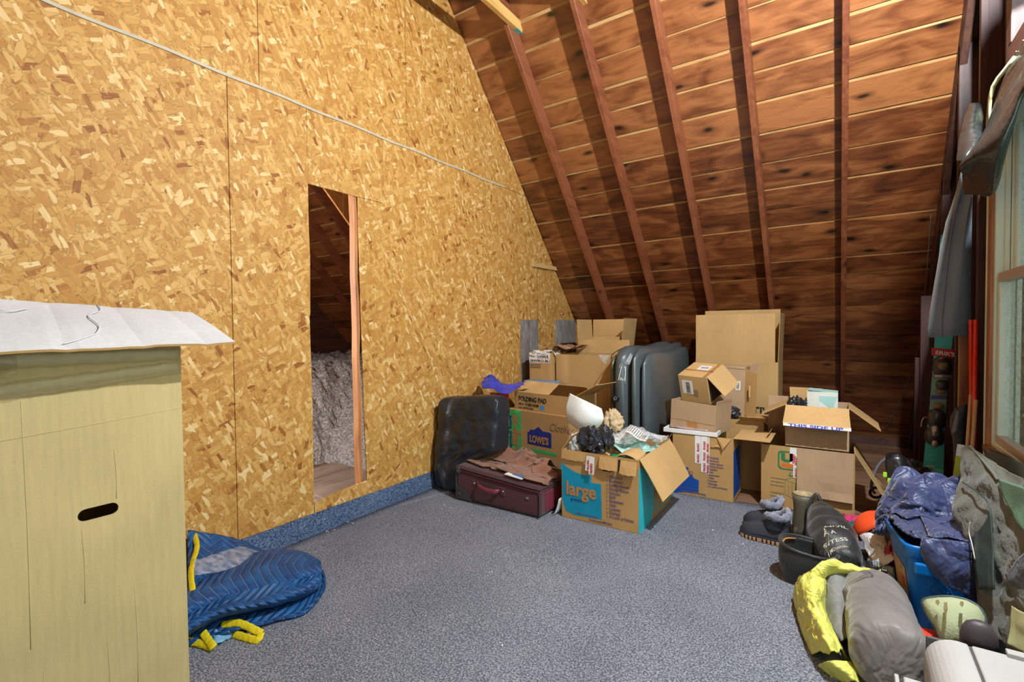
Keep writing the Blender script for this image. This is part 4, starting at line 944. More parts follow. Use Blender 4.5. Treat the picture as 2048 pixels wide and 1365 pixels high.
lobe('chamber', 1.215, 1.43, 4.12, 5.42, 0.36, 1.215, M_air, sx=0.04)
lobe('chamber', 1.405, 1.51, 4.10, 5.46, 0.36, 1.205, M_air, sx=0.04)
lobe('chamber', 1.49, 1.585, 4.12, 5.40, 0.36, 1.16, M_air, sx=0.04)
lobe('chamber', 1.175, 1.25, 4.20, 4.9, 0.42, 1.13, M_air2, sx=0.0)
for xs_ in (1.235, 1.465):
    P = [(xs_, 4.14 - (0.012 if xs_ > 1.4 else 0), z) for z in (0.5, 0.7, 0.9, 1.05, 1.13)] + [(xs_, 4.20, 1.165), (xs_ + 0.01, 4.36, 1.20)]
    tube('welded_seam', smooth_path(P, 4), 0.0035, M_hole, ab, 6)
M_rub = M('black_rubber', (0.015, 0.015, 0.017), 0.4, 0.1)
vl = loft('valve', [ring((1.285, y - 0.09, 0.765), (r_, 0, 0), (0, 0, r_), 24) for y, r_ in ((4.24, 0.034), (4.205, 0.034), (4.198, 0.030), (4.198, 0.022), (4.205, 0.02))], M_rub, ab)
tube('valve_cap', [Vector((1.285 + 0.013 * math.cos(a), 4.107, 0.765 + 0.013 * math.sin(a))) for a in np.linspace(0, 5.8, 14)], 0.003, M('valve_grey', (0.3, 0.3, 0.3), 0.4), vl, 6)
# warning print near the top front
for (x0, x1, z0, z1) in ((1.235, 1.30, 0.90, 1.06), (1.27, 1.37, 1.075, 1.165)):
    yy = 4.222 if z1 < 1.07 else 4.224
    pass
wp = thing('tmp', '', ''); bpy.data.objects.remove(wp)
def airprint(a, b_, c_, d_):
    """white warning print, outlined block with rows, following the chamber front"""
    V = []; F = []
    def seg(p, q, w_):
        p = Vector(p); q = Vector(q); dd = (q - p).normalized(); s_ = dd.cross(Vector((0, -1, 0))).normalized() * w_; k = len(V)
        V.extend([p - s_, p + s_, q + s_, q - s_]); F.append((k, k + 1, k + 2, k + 3))
    A, B, C_, D = [Vector(x) for x in (a, b_, c_, d_)]
    for p, q in ((A, B), (B, C_), (C_, D), (D, A)): seg(p, q, 0.0018)
    for k in range(1, 5):
        t_ = k / 5; p = A.lerp(B, t_); q = D.lerp(C_, t_); seg(p.lerp(q, 0.12), p.lerp(q, 0.9), 0.0035)
    o = mesh('warning_print', V, F, I_white, ab); sw = o.modifiers.new('wrap', 'SHRINKWRAP'); sw.target = [c for c in ab.children if c.name.startswith('chamber')][0]; sw.offset = 0.003; sw.wrap_mode = 'OUTSIDE_SURFACE'
Yp = lambda a, b_, y: pt(a, b_, 'y', y)
airprint(Yp(1235, 764, 4.14), Yp(1250, 766, 4.13), Yp(1257, 731, 4.13), Yp(1243, 729, 4.14))
airprint(Yp(1246, 727, 4.15), Yp(1273, 729, 4.14), Yp(1292, 703, 4.20), Yp(1264, 706, 4.20))

# -- black zipped bag at the strand board wall
M_nyl = M('black_nylon', (0.020, 0.024, 0.032), 0.36, 0.25, 4, 120, 0.15, crease=0.45, cs=4)
bg_ = thing('storage_bag', 'big black nylon bag standing in the corner against the strand board', 'bag', (0.40, 3.22, 0.0))
def bagshape(q):
    t_ = (q.z + 0.40) / 0.80; q = q.copy(); X = q.x + 0.32; wf = 0.52 + 0.48 * min(1, max(0, (q.z + 0.17) / 0.13)); q.x = X * wf * (0.94 + 0.08 * t_) - 0.32
    q.y *= 1.1 - 0.25 * t_; q.z += 0.060 * (X / 0.66) * t_; return q
puffy('body', (0.365, 3.20, 0.418), (0.32, 0.12, 0.385), R(2), 8.0, 0.36, 0.9, 2.0, M_nyl, bg_, 6, R(-3), 0.021, bagshape)
# top hem and fallen fold

# -- blue plastic bag and red item behind it
M_bluefilm = M('blue_film', (0.01, 0.045, 0.55), 0.22, 0.25, 8, 40, 0.4, coat=0.5)
Qb = lambda a, b_, y=3.62: pt(a, b_, 'y', y)
o = patch('blue_plastic_bag', [[Qb(968, 757, 3.7), Qb(984, 750, 3.72), Qb(1000, 764, 3.74), Qb(1018, 769, 3.76), Qb(1050, 764, 3.9)], [Qb(964, 766, 3.6), Qb(984, 764, 3.62), Qb(1004, 775, 3.64), Qb(1022, 778, 3.68), Qb(1048, 768, 3.82)], [Qb(964, 778, 3.52), Qb(985, 778, 3.52), Qb(1006, 788, 3.54), Qb(1024, 786, 3.60), Qb(1040, 774, 3.76)]], M_bluefilm, None, 7, 0.03, 16, 8, 0.003); tag(o, 'shiny blue plastic bag behind the top of the black bag', 'plastic bag')
M_redfilm = M('red_film', (0.50, 0.012, 0.02), 0.22, 0.25, 8, 40, 0.3, coat=0.6)
rb = thing('red_package', 'red clear-topped package wedged between the black bag and the FOLDING PAD carton', 'package', (0.29, 3.75, 0.62))
o = box('front', 0.215, 0.318, 3.66, 3.84, 0.640, 0.80, M_redfilm, rb, 0.012)
crumple('clear_top', (0.45, 4.12, 0.835), (0.20, 0.07, 0.020), 0.8, 1.8, 4, M_redfilm, rb, 4)
crumple('clear_wrap', (0.34, 4.05, 0.835), (0.10, 0.05, 0.02), 0.9, 2.2, 6, clear_plastic('clear_film', (0.9, 0.92, 0.95), 0.35), rb, 4)
CLR = MATS['clear_film']
# carry support for the red package is the green-striped box top
bs = thing('blue_board', 'flat pale blue board lying level behind the red package', 'board', (0.35, 4.25, 0.8)); box('panel', 0.20, 0.56, 4.28, 4.40, 0.0, 0.855, M('pale_blue_board', (0.16, 0.30, 0.58), 0.5), bs, 0.004)

# -- burgundy suitcase
M_burg = M('burgundy_fabric', (0.068, 0.008, 0.016), 0.75, 0.15, 5, 220, 0.3, sheen=0.3); M_burg2 = M('burgundy_leather', (0.20, 0.035, 0.055), 0.4, 0.1)
M_pipe = M('grey_piping', (0.05, 0.05, 0.055), 0.45); M_metal = M('steel_rivet', (0.62, 0.62, 0.60), 0.3, 0, metal=1, bstr=0)
sc_ = thing('suitcase', 'burgundy fabric suitcase lying flat in front of the black bag', 'suitcase', (0.77, 3.2, 0.019))
def sbox(name, x0, x1, y0, y1, z0, zl, zr, mat, bev, zb=0.0):
    V = [(x0, y0, z0), (x1, y0, z0), (x1, y1, z0), (x0, y1, z0), (x0, y0, zl), (x1, y0, zr), (x1, y1, zr + zb), (x0, y1, zl + zb)]
    o = mesh(name, V, boxv(0, 1, 0, 1, 0, 1)[1], mat, sc_, True); bevel(o, bev, 4); return o
sbox('body', 0.375, 1.165, 2.985, 3.46, 0.026, 0.300, 0.245, M_burg, 0.028, 0.01)
sbox('lid', 0.372, 1.168, 2.988, 3.465, 0.262, 0.325, 0.27, M_burg, 0.022, 0.015) if False else None
def rim(zl, zr, zo, r_):
    P = [(0.40, 2.982), (0.76, 2.980), (1.13, 2.982), (1.163, 3.01), (1.169, 3.22), (1.163, 3.43)]
    return smooth_path([Vector((x, y, zl + (zr - zl) * (x - 0.375) / 0.79 + zo)) for x, y in P], 6)
tube('piping', rim(0.283, 0.232, 0, 0.006), 0.0075, M_pipe, sc_, 8); tube('piping', rim(0.265, 0.214, 0, 0.006), 0.0045, M_burg2, sc_, 8)
P = smooth_path([(1.14, 2.984, 0.225), (1.158, 2.985, 0.2), (1.162, 2.985, 0.12), (1.160, 2.985, 0.03)], 5); tube('piping', P, 0.006, M_pipe, sc_, 8)
P = smooth_path([(0.377, 2.99, 0.05), (0.377, 2.985, 0.15), (0.38, 2.985, 0.26)], 5); tube('piping', P, 0.006, M_pipe, sc_, 8)
hb = smooth_path([(0.60, 2.98, 0.185), (0.63, 2.955, 0.175), (0.70, 2.948, 0.160), (0.78, 2.955, 0.158), (0.81, 2.98, 0.165)], 6)
V, F = quad_strip([ring(p, (0, 0, 0.020 if 3 < i < len(hb) - 4 else 0.014), (0, 0.008, 0), 10) for i, p in enumerate(hb)]); hd = mesh('handle', V, F, M_burg2, sc_, True)
for x, z in ((0.565, 0.180), (0.842, 0.165)):
    mesh_ = loft('rivet', [ring((x, 2.984, z), (0.009, 0, 0), (0, 0, 0.009), 12), ring((x, 2.976, z), (0.006, 0, 0), (0, 0, 0.006), 12)], M_metal, sc_)
box('handle_patch', 0.815, 0.855, 2.979, 2.986, 0.135, 0.195, M_burg, sc_, 0.003)
box('badge', 1.045, 1.072, 2.979, 2.985, 0.148, 0.162, M_metal, sc_, 0.002)
mesh('corner_guard', [(0.374, 2.981, 0.03), (0.55, 2.981, 0.03), (0.47, 2.981, 0.10), (0.374, 2.981, 0.135)], [(0, 1, 2, 3)], M_pipe, sc_); solid(bpy.data.objects['corner_guard'], 0.006)
loft('corner_guard', [ring((0.400, 2.985, 0.262), (0.032, 0, 0), (0, 0, 0.04), 16), ring((0.402, 2.974, 0.262), (0.024, 0, 0), (0, 0, 0.032), 16)], M_pipe, sc_)
for z in (0.050, 0.27): loft('wheel', [ring((0.352 + dx, 3.02, z), (0, 0.026, 0), (0, 0, 0.026), 18) for dx in (0, 0.004, 0.024, 0.028)], M_rub, sc_)
for x, z in ((0.40, 0.255), (0.42, 0.075)): loft('rivet', [ring((x, 2.975, z), (0.006, 0, 0), (0, 0, 0.006), 10), ring((x, 2.970, z), (0.004, 0, 0), (0, 0, 0.004), 10)], M_metal, sc_)
sm_ = box('side_pocket', 1.166, 1.172, 3.06, 3.40, 0.05, 0.19, M_burg2, sc_, 0.003)
# brown jacket on the suitcase
M_suede = M('brown_suede', (0.235, 0.098, 0.056), 0.9, 0.22, 7, 140, 0.25, sheen=0.4, crease=0.3, cs=9)
def Hs(x, y):
    top = 0.325 - 0.07 * (x - 0.375) / 0.79
    bump_ = 0.030 * np.maximum(0, np.sin(x * 23 + 5 * np.sin(y * 9))) * np.maximum(0, np.sin(y * 19 + 2)) + 0.10 * np.exp(-((x - 0.57) / 0.10) ** 2 - ((y - 3.36) / 0.07) ** 2) + 0.11 * np.exp(-((x - 0.80) / 0.09) ** 2 - ((y - 3.38) / 0.06) ** 2) + 0.10 * np.exp(-((x - 1.02) / 0.11) ** 2 - ((y - 3.32) / 0.07) ** 2)
    return np.where((x > 0.385) & (x < 1.16) & (y > 3.0) & (y < 3.46), top + bump_, 0.06)
jk = thing('brown_jacket', 'crumpled brown suede jacket thrown over the burgundy suitcase', 'jacket', (0.8, 3.27, 0.3))
cloth('body', grid((0.76, 3.25, 0.50), (0.52, 0.02, -0.04), (0.02, 0.27, 0.04), 66, 50), 0.0128, Hs, M_suede, jk, steps=80, thick=0.005, seed=11, jit=0.008)
cloth('sleeve', grid((0.95, 3.16, 0.55), (0.38, -0.04, -0.04), (0.0, 0.13, 0.08), 46, 26), 0.0125, lambda x, y: Hs(x, y) + 0.018, M_suede, jk, steps=80, thick=0.005, seed=12, jit=0.008)
cloth('sleeve', grid((0.60, 3.33, 0.60), (0.30, 0.05, 0.02), (0.0, 0.17, 0.08), 34, 26), 0.0125, lambda x, y: Hs(x, y) + 0.02, M_suede, jk, steps=80, thick=0.005, seed=13, jit=0.008)
mg = thing('booklet', 'white and blue printed booklet peeking from under the brown jacket', 'booklet', (0.92, 3.03, 0.29)); 
o = mesh('cover', [(0.845, 2.995, 0.292), (1.0, 2.995, 0.278), (1.02, 3.12, 0.282), (0.86, 3.12, 0.296)], [(0, 1, 2, 3)], I_white, mg); solid(o, 0.006, 1)
o = mesh('blue_band', [(0.90, 3.02, 0.2955), (1.0, 3.01, 0.287), (1.01, 3.05, 0.288), (0.91, 3.06, 0.2965)], [(0, 1, 2, 3)], M('book_blue', (0.06, 0.2, 0.5), 0.4), mg); solid(o, 0.0016, 1)
# small magazine on the carpet beside the big box
mz = thing('magazine', 'curled pale magazine on the carpet between suitcase and teal-panel box', 'magazine', (1.22, 3.2, 0.02))
V = []; F = []
for j in range(9):
    for i, yv in enumerate((3.10, 3.32)):
        a = j / 8; V.append((1.258 - 0.07 * a + 0.01 * a * a, yv, 0.022 + 0.13 * (1 - a) ** 2.2))
for j in range(8): F.append((j * 2, j * 2 + 1, j * 2 + 3, j * 2 + 2))
o = mesh('pages', V, F, M('page_grey', (0.55, 0.60, 0.58), 0.5, 0.2, 30), mz, True); solid(o, 0.005)

# -- stuff spilling from the teal-panel box
M_foam = M('white_foam', (0.80, 0.83, 0.82), 0.7, 0.04); M_tissue = M('teal_tissue', (0.42, 0.68, 0.62), 0.6, 0.2, 9, 50, 0.6); M_bpaper = M('packing_paper', (0.60, 0.44, 0.26), 0.8, 0.15)
# curved white sheet
Qf = lambda a, b_, y: pt(a, b_, 'y', y)
o = patch('foam_sheet', [[Qf(1140, 787, 3.46), Qf(1160, 797, 3.42), Qf(1183, 808, 3.42), Qf(1203, 818, 3.46)], [Qf(1132, 808, 3.44), Qf(1158, 820, 3.38), Qf(1184, 830, 3.38), Qf(1207, 834, 3.44)], [Qf(1131, 828, 3.43), Qf(1156, 842, 3.37), Qf(1182, 848, 3.38), Qf(1204, 846, 3.44)], [Qf(1138, 846, 3.44), Qf(1158, 859, 3.40), Qf(1178, 864, 3.42), Qf(1192, 860, 3.45)]], M_foam, None, 5, 0.002, 4, 2, 0.005); tag(o, 'curved white foam sheet standing in the teal-panel box', 'foam sheet')
o = cloth('teal_tissue_paper', grid((1.64, 3.52, 0.66), (0.40, 0.02, 0), (0.0, 0.34, 0.05), 62, 50), 0.0092, lambda x, y: 0.500 + 0.045 * np.sin(x * 21) * np.cos(y * 17), M_tissue, None, steps=60, thick=0.003, seed=21, jit=0.010, xlim=(1.30, 1.835), ylim=(3.16, 3.84)); tag(o, 'crumpled pale teal tissue paper heaped in the teal-panel box', 'tissue paper')
tag(crumple('black_plastic_bag', (1.455, 3.24, 0.565), (0.10, 0.05, 0.10), 0.75, 1.1, 31, M_blkfilm, None, 5, smooth=False), 'glossy black plastic bag crumpled in the front left of the teal-panel box', 'plastic bag')
tag(crumple('black_plastic_bag', (1.56, 3.25, 0.60), (0.055, 0.03, 0.085), 0.8, 1.0, 37, M_blkfilm, None, 4), 'twisted smaller end of black plastic bag rising beside the larger black bag', 'plastic bag')
o = cloth('clear_plastic_bag', grid((1.64, 3.60, 0.72), (0.44, 0.0, -0.06), (0.0, 0.22, 0.12), 50, 34), 0.0120, lambda x, y: 0.575 + 0.05 * np.sin(x * 16 + 1) * np.cos(y * 12), CLR, None, steps=60, thick=0.002, seed=23, jit=0.010, xlim=(1.28, 1.86), ylim=(3.3, 3.85)); tag(o, 'clear plastic bag with printed rows lying over the teal tissue', 'plastic bag')
cb_ = thing('printed_sleeve', 'clear printed sleeve with dark rows on the teal tissue', 'sleeve', (1.72, 3.42, 0.6))
V = []; F = []
for j in range(8):
    for i in range(8):
        u = i / 7; v = j / 7; V.append((1.64 + 0.16 * u, 3.40 + 0.12 * v, 0.635 - 0.06 * u + 0.03 * v + 0.008 * math.sin(u * 7)))
for j in range(7):
    for i in range(7): a = j * 8 + i; F.append((a, a + 1, a + 9, a + 8))
o = mesh('film', V, F, clear_plastic('sleeve_film', (0.9, 0.9, 0.9), 0.5), cb_, True); solid(o, 0.002)
V = []; F = []
for k in range(9):
    u = 0.12 + 0.09 * k; kk = len(V)
    for (uu, v) in ((u, 0.15), (u + 0.03, 0.15), (u + 0.03, 0.85), (u, 0.85)): V.append((1.64 + 0.16 * uu, 3.40 + 0.12 * v, 0.6385 - 0.06 * uu + 0.03 * v + 0.008 * math.sin(uu * 7)))
    F.append((kk, kk + 1, kk + 2, kk + 3))
o = mesh('printed_rows', V, F, I_grey, cb_); solid(o, 0.0006)
tag(crumple('packing_paper', (1.47, 3.60, 0.655), (0.075, 0.06, 0.085), 0.9, 2.0, 41, M_bpaper, None, 4), 'crumpled beige packing paper rising behind the black plastic bag', 'paper')
o = cloth('kraft_paper_sheet', grid((1.66, 3.28, 0.56), (0.30, 0.02, 0), (0.0, 0.16, 0.03), 34, 22), 0.0102, lambda x, y: 0.495 + 0.03 * np.sin(x * 19), K2, None, steps=50, thick=0.003, seed=25, jit=0.006, xlim=(1.28, 1.835), ylim=(3.15, 3.8)); tag(o, 'creased kraft paper under the teal tissue at the front of the box', 'paper')
tag(crumple('green_wrapper', (1.66, 3.20, 0.478), (0.075, 0.03, 0.03), 0.8, 2.0, 45, M('green_film', (0.01, 0.20, 0.08), 0.35)), 'dark green wrapper under the kraft paper in the teal-panel box', 'wrapper')
tag(crumple('bubble_wrap', (1.32, 3.26, 0.535), (0.05, 0.07, 0.075), 0.7, 2.0, 47, CLR), 'clear bubble wrap bunched at the left corner of the teal-panel box', 'bubble wrap')
bl = bpy.data.objects

# ================================================================== BIG BOX ON THE LEFT
L = (1.16, 0.10, 0.019)
bb = thing('tall_box', 'tall open tan carton with white top flap, left foreground', 'box', (0.86, 0.4, 0.019))
X1 = 1.160; Y0, Y1 = 0.08, 0.712; HZ = 1.358
# front panel (faces the window) with a sawn hand hole
hy0, hy1, hz0, hz1 = 0.440, 0.535, 0.857, 0.892
def hole_panel():
    bm = bmesh.new(); outer = [(Y0, 0.02), (Y1, 0.02), (Y1, HZ), (Y0, HZ)]; sl = []
    rr = (hz1 - hz0) / 2; tilt = 0.0
    for k in range(9): a = R(-90 + 180 * k / 8); sl.append((hy1 - rr + rr * math.cos(a), (hz0 + hz1) / 2 + rr * math.sin(a)))
    for k in range(9): a = R(90 + 180 * k / 8); sl.append((hy0 + rr + rr * math.cos(a), (hz0 + hz1) / 2 + rr * math.sin(a)))
    vo = [bm.verts.new((X1, y, z)) for y, z in outer]; vi = [bm.verts.new((X1, y, z)) for y, z in sl]; e = []
    for L_ in (vo, vi):
        for i in range(len(L_)): e.append(bm.edges.new((L_[i], L_[(i + 1) % len(L_)])))
    bmesh.ops.triangle_fill(bm, use_beauty=True, edges=e)
    for v in bm.verts: v.co -= Vector((0.86, 0.4, 0.019))
    o = bmo('front_panel', bm, K4, bb); solid(o, 0.005, 0); return o
hole_panel()
V, F = boxv(0.55, X1 - 0.006, Y0, Y1, 0.02, HZ); v2, f2 = boxv(0.555, X1 - 0.006, Y0 + 0.005, Y1 - 0.005, 0.025, HZ)
VV = V + v2
mesh('body', VV, [(0, 3, 2, 1), (0, 1, 5, 4), (2, 3, 7, 6), (3, 0, 4, 7), (8, 9, 10, 11), (8, 12, 13, 9), (10, 14, 15, 11), (11, 15, 12, 8), (4, 5, 13, 12), (6, 7, 15, 14), (7, 4, 12, 15)], K4, bb)
# white-faced top flap sagging over the opening, creased
Ls = [Vector((0.56, -0.02, HZ)), None, pt(-60, 594, 'x', 0.905), None, None, pt(-60, 707, 'x', 1.29)]; Rs = [Vector((0.56, 0.70, HZ)), None, pt(385, 625, 'x', 0.905), None, None, pt(470, 684, 'x', 1.29)]
for A_ in (Ls, Rs):
    A_[1] = A_[0].lerp(A_[2], 0.5); A_[3] = A_[2].lerp(A_[5], 0.33) + Vector((0, 0, 0.004)); A_[4] = A_[2].lerp(A_[5], 0.67) + Vector((0, 0, 0.004))
rows = list(range(6)); V = []; F = []; cols = 22
for i in rows:
    for j in range(cols):
        f_ = j / (cols - 1); p = Ls[i].lerp(Rs[i], f_); V.append(p + Vector((0.003 * math.sin(f_ * 9 + i), 0, 0.0015 * math.sin(f_ * 14 + i) * (i / 5) - (0.0025 if j % 6 == 0 else 0))))
for i in range(len(rows) - 1):
    for j in range(cols - 1): a = i * cols + j; F.append((a, a + cols, a + cols + 1, a + 1))
o = mesh('top_flap', V, F, [K_white, K1], bb); sd = o.modifiers.new('solid', 'SOLIDIFY'); sd.thickness = 0.007; sd.offset = -1; sd.material_offset = 1; sd.material_offset_rim = 1
o['label'] = 'white-faced top flap with torn creases'
def flapP(u, f_):
    k = min(4, int(u)); a = Ls[k].lerp(Rs[k], f_); b_ = Ls[k + 1].lerp(Rs[k + 1], f_); return a.lerp(b_, u - k) + Vector((0.002, 0, 0.004))
for P in ([(2.0, 0.50), (2.6, 0.49), (3.1, 0.42), (3.8, 0.44), (4.3, 0.41)], [(4.3, 0.41), (4.6, 0.34), (4.8, 0.28)], [(2.6, 0.05), (3.0, 0.12), (2.7, 0.2)]):
    tube('tear', smooth_path([flapP(*p) for p in P], 5), 0.0016, K_white, bb, 6)
# clear tape bands round the top, shiny
def tape_band(z0l, z1l, z0r, z1r, ya=Y0, yb=Y1, nm='tape_band'):
    V = []; F = []; n = 40
    for i in range(n + 1):
        t_ = i / n; y = ya + (yb - ya) * t_; w_ = 0.0015 * math.sin(i * 2.1) + 0.001 * math.sin(i * 5.3)
        for k in range(5):
            s_ = k / 4; z0 = z0l + (z0r - z0l) * t_; z1 = z1l + (z1r - z1l) * t_
            V.append((X1 + 0.0045 + abs(w_) * math.sin(s_ * 3.14), y, z0 + (z1 - z0) * s_ + w_))
    for i in range(n):
        for k in range(4): a = i * 5 + k; F.append((a, a + 5, a + 6, a + 1))
    o = mesh(nm, V, F, M_glint, bb, True); solid(o, 0.0006); return o
m, nt, b = new_mat('shiny_tape'); b.inputs['Base Color'].default_value = (0.50, 0.42, 0.20, 1); b.inputs['Roughness'].default_value = 0.10; b.inputs['Alpha'].default_value = 0.13; b.inputs['Specular IOR Level'].default_value = 1.0; b.inputs['Coat Weight'].default_value = 1.0; b.inputs['Coat Roughness'].default_value = 0.08
tc = N(nt, 'TexCoord'); n1 = N(nt, 'TexNoise'); n1.inputs['Scale'].default_value = 90; n1.inputs['Detail'].default_value = 5; nt.links.new(tc.outputs['Object'], n1.inputs[0]); bump(nt, b, n1.outputs[0], 0.6, 0.004)
M_glint = m
tape_band(1.200, 1.256, 1.262, 1.306); tape_band(1.305, 1.354, 1.306, 1.348)
# fold lines and creases pressed into the panel
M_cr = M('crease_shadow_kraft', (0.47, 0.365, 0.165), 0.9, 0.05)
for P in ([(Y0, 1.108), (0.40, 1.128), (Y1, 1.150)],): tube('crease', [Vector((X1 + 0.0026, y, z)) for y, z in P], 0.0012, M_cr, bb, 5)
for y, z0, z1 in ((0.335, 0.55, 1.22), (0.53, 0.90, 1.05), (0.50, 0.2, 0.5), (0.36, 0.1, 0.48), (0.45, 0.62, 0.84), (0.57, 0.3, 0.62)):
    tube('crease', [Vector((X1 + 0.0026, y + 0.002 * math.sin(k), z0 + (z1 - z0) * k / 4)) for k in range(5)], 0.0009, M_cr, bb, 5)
# crushed film wad at the upper left
P = cloth('torn_film', grid((1.172, 0.235, 1.335), (0, 0.18, 0), (0.006, 0.0, 0.10), 24, 14), 0.0085, lambda x, y: -1 + 0 * x, M_glint, bb, steps=6, thick=0.001, seed=6, g=0.0, xlim=(1.166, 1.19))

# ================================================================== MOVING BLANKET
m, nt, b = new_mat('quilted_blue'); Lk = nt.links
uvn = N(nt, 'UVMap'); uvn.uv_map = 'uv'; sx = N(nt, 'SeparateXYZ'); Lk.new(uvn.outputs[0], sx.inputs[0])
pp = N(nt, 'Math', operation='PINGPONG', i_1=0.075); Lk.new(sx.outputs[1], pp.inputs[0])
ad = N(nt, 'Math', operation='ADD'); Lk.new(sx.outputs[0], ad.inputs[0]); Lk.new(pp.outputs[0], ad.inputs[1])
ml = N(nt, 'Math', operation='MULTIPLY', i_1=1 / 0.056); Lk.new(ad.outputs[0], ml.inputs[0]); fr = N(nt, 'Math', operation='FRACT'); Lk.new(ml.outputs[0], fr.inputs[0])
dist = N(nt, 'Math', operation='PINGPONG', i_1=0.5); Lk.new(fr.outputs[0], dist.inputs[0])     # 0 on the stitch line
ds = N(nt, 'Math', operation='MULTIPLY', i_1=170.0); Lk.new(sx.outputs[1], ds.inputs[0]); df = N(nt, 'Math', operation='FRACT'); Lk.new(ds.outputs[0], df.inputs[0]); dg = N(nt, 'Math', operation='LESS_THAN', i_1=0.72); Lk.new(df.outputs[0], dg.inputs[0])
lt = N(nt, 'Math', operation='LESS_THAN', i_1=0.024); Lk.new(dist.outputs[0], lt.inputs[0]); st = N(nt, 'Math', operation='MULTIPLY'); Lk.new(lt.outputs[0], st.inputs[0]); Lk.new(dg.outputs[0], st.inputs[1])
no = N(nt, 'TexNoise'); no.inputs['Scale'].default_value = 7; r = ramp(nt, [(0.3, (0.002, 0.040, 0.165)), (0.7, (0.005, 0.095, 0.30))], no.outputs[0])
mx = N(nt, 'MixRGB'); Lk.new(st.outputs[0], mx.inputs[0]); Lk.new(r.outputs[0], mx.inputs[1]); mx.inputs[2].default_value = (0.42, 0.58, 0.78, 1); Lk.new(mx.outputs[0], b.inputs['Base Color'])
b.inputs['Roughness'].default_value = 0.55
sq = N(nt, 'Math', operation='POWER', i_1=0.5); Lk.new(dist.outputs[0], sq.inputs[0]); bump(nt, b, sq.outputs[0], 0.8, 0.02)
M_quilt = m; M_bind = M('yellow_binding', (0.72, 0.58, 0.01), 0.6, 0.12, 12, 60, 0.5)
bk = thing('moving_blanket', 'folded blue quilted moving blanket with yellow binding beside the tall carton', 'blanket', (0.45, 1.2, 0.019))
def sheet(name, fn, nu, nv, mat, us, vs, thick=0.012, parent=bk):
    V = []; F = []
    for j in range(nv + 1):
        for i in range(nu + 1): V.append(Vector(fn(i / nu, j / nv)))
    for j in range(nv):
        for i in range(nu): a = j * (nu + 1) + i; F.append((a, a + 1, a + nu + 2, a + nu + 1))
    o = mesh(name, V, F, mat, parent, True); ul = o.data.uv_layers.new(name='uv')
    for p in o.data.polygons:
        for li in p.loop_indices:
            q = o.data.loops[li].vertex_index; ul.data[li].uv = ((q % (nu + 1)) / nu * us, (q // (nu + 1)) / nv * vs)
    solid(o, thick, 0); return o
def qn(u, v, s_, a): return a * mnoise.noise(Vector((u * s_, v * s_, s_)))
Zb = lambda a, b_, z: pt(a, b_, 'z', z)
def brow(b0, b1, f1, f0):
    return [Zb(b0[0], b0[1] + 12, 0.035), Zb(b0[0], b0[1] + 2, b1 * 0.62), Zb(b0[0] + 2, b0[1] + 10, b1), Zb((b0[0] + f0[0]) / 2, (b0[1] + f0[1]) / 2, b1 * 1.08), Zb(f0[0], f0[1] - 22, f1 * 1.05), Zb(f0[0], f0[1] - 6, f1), Zb(f0[0] + 1, f0[1] + 3, f1 * 0.62), Zb(f0[0], f0[1] - 4, f1 * 0.42)]
patch('top_fold', [brow((340, 1190), 0.17, 0.13, (335, 1290)), brow((385, 1163), 0.18, 0.14, (385, 1258)), brow((450, 1132), 0.175, 0.14, (440, 1232)), brow((510, 1107), 0.165, 0.135, (500, 1220)), brow((562, 1100), 0.16, 0.13, (560, 1205)), brow((610, 1108), 0.15, 0.12, (612, 1186)),
      [Zb(640, 1135, 0.03), Zb(640, 1125, 0.07), Zb(640, 1128, 0.11), Zb(642, 1140, 0.12), Zb(643, 1152, 0.115), Zb(642, 1163, 0.10), Zb(640, 1172, 0.075), Zb(632, 1168, 0.06)]], M_quilt, bk, 8, 0.012, 7, 2, 0.014, nrm=(0, -0.2, 1), uv=(1.05, 0.62))
patch('lower_fold', [[Zb(335, 1240, 0.03), Zb(340, 1280, 0.03), Zb(350, 1300, 0.028)], [Zb(400, 1225, 0.045), Zb(405, 1255, 0.045), Zb(415, 1278, 0.035)], [Zb(470, 1200, 0.05), Zb(480, 1232, 0.055), Zb(492, 1258, 0.045)], [Zb(530, 1185, 0.04), Zb(538, 1222, 0.05), Zb(545, 1246, 0.028)], [Zb(590, 1165, 0.04), Zb(600, 1200, 0.042), Zb(606, 1229, 0.026)], [Zb(630, 1150, 0.04), Zb(640, 1172, 0.05), Zb(643, 1196, 0.026)], [Zb(644, 1140, 0.09), Zb(649, 1152, 0.08), Zb(650, 1162, 0.05)]], M_quilt, bk, 7, 0.016, 8, 5, 0.012, nrm=(0, -0.2, 1), uv=(0.95, 0.28))
patch('rear_fold', [[pt(376, 1064, 'x', 0.05), pt(420, 1068, 'x', 0.05), pt(470, 1080, 'x', 0.045), Zb(520, 1100, 0.05)], [Zb(376, 1105, 0.25), Zb(425, 1100, 0.22), Zb(480, 1104, 0.16), Zb(530, 1112, 0.09)], [Zb(376, 1150, 0.22), Zb(430, 1135, 0.20), Zb(490, 1122, 0.15), Zb(545, 1118, 0.10)], [Zb(378, 1190, 0.15), Zb(430, 1165, 0.14), Zb(490, 1140, 0.12), Zb(545, 1125, 0.08)]], M_quilt, bk, 8, 0.022, 7, 7, 0.012, nrm=(0.3, -0.3, 0.9), uv=(0.4, 0.5))
patch('pale_lining', [[Zb(418, 1262, 0.035), Zb(440, 1252, 0.045), Zb(462, 1250, 0.045)], [Zb(422, 1276, 0.028), Zb(442, 1270, 0.035), Zb(466, 1264, 0.03)], [Zb(430, 1292, 0.024), Zb(446, 1285, 0.024), Zb(462, 1274, 0.024)]], M('pale_blue_lining', (0.16, 0.36, 0.55), 0.7, 0.15), bk, 6, 0.02, 14, 3, 0.005, nrm=(0, 0, 1))
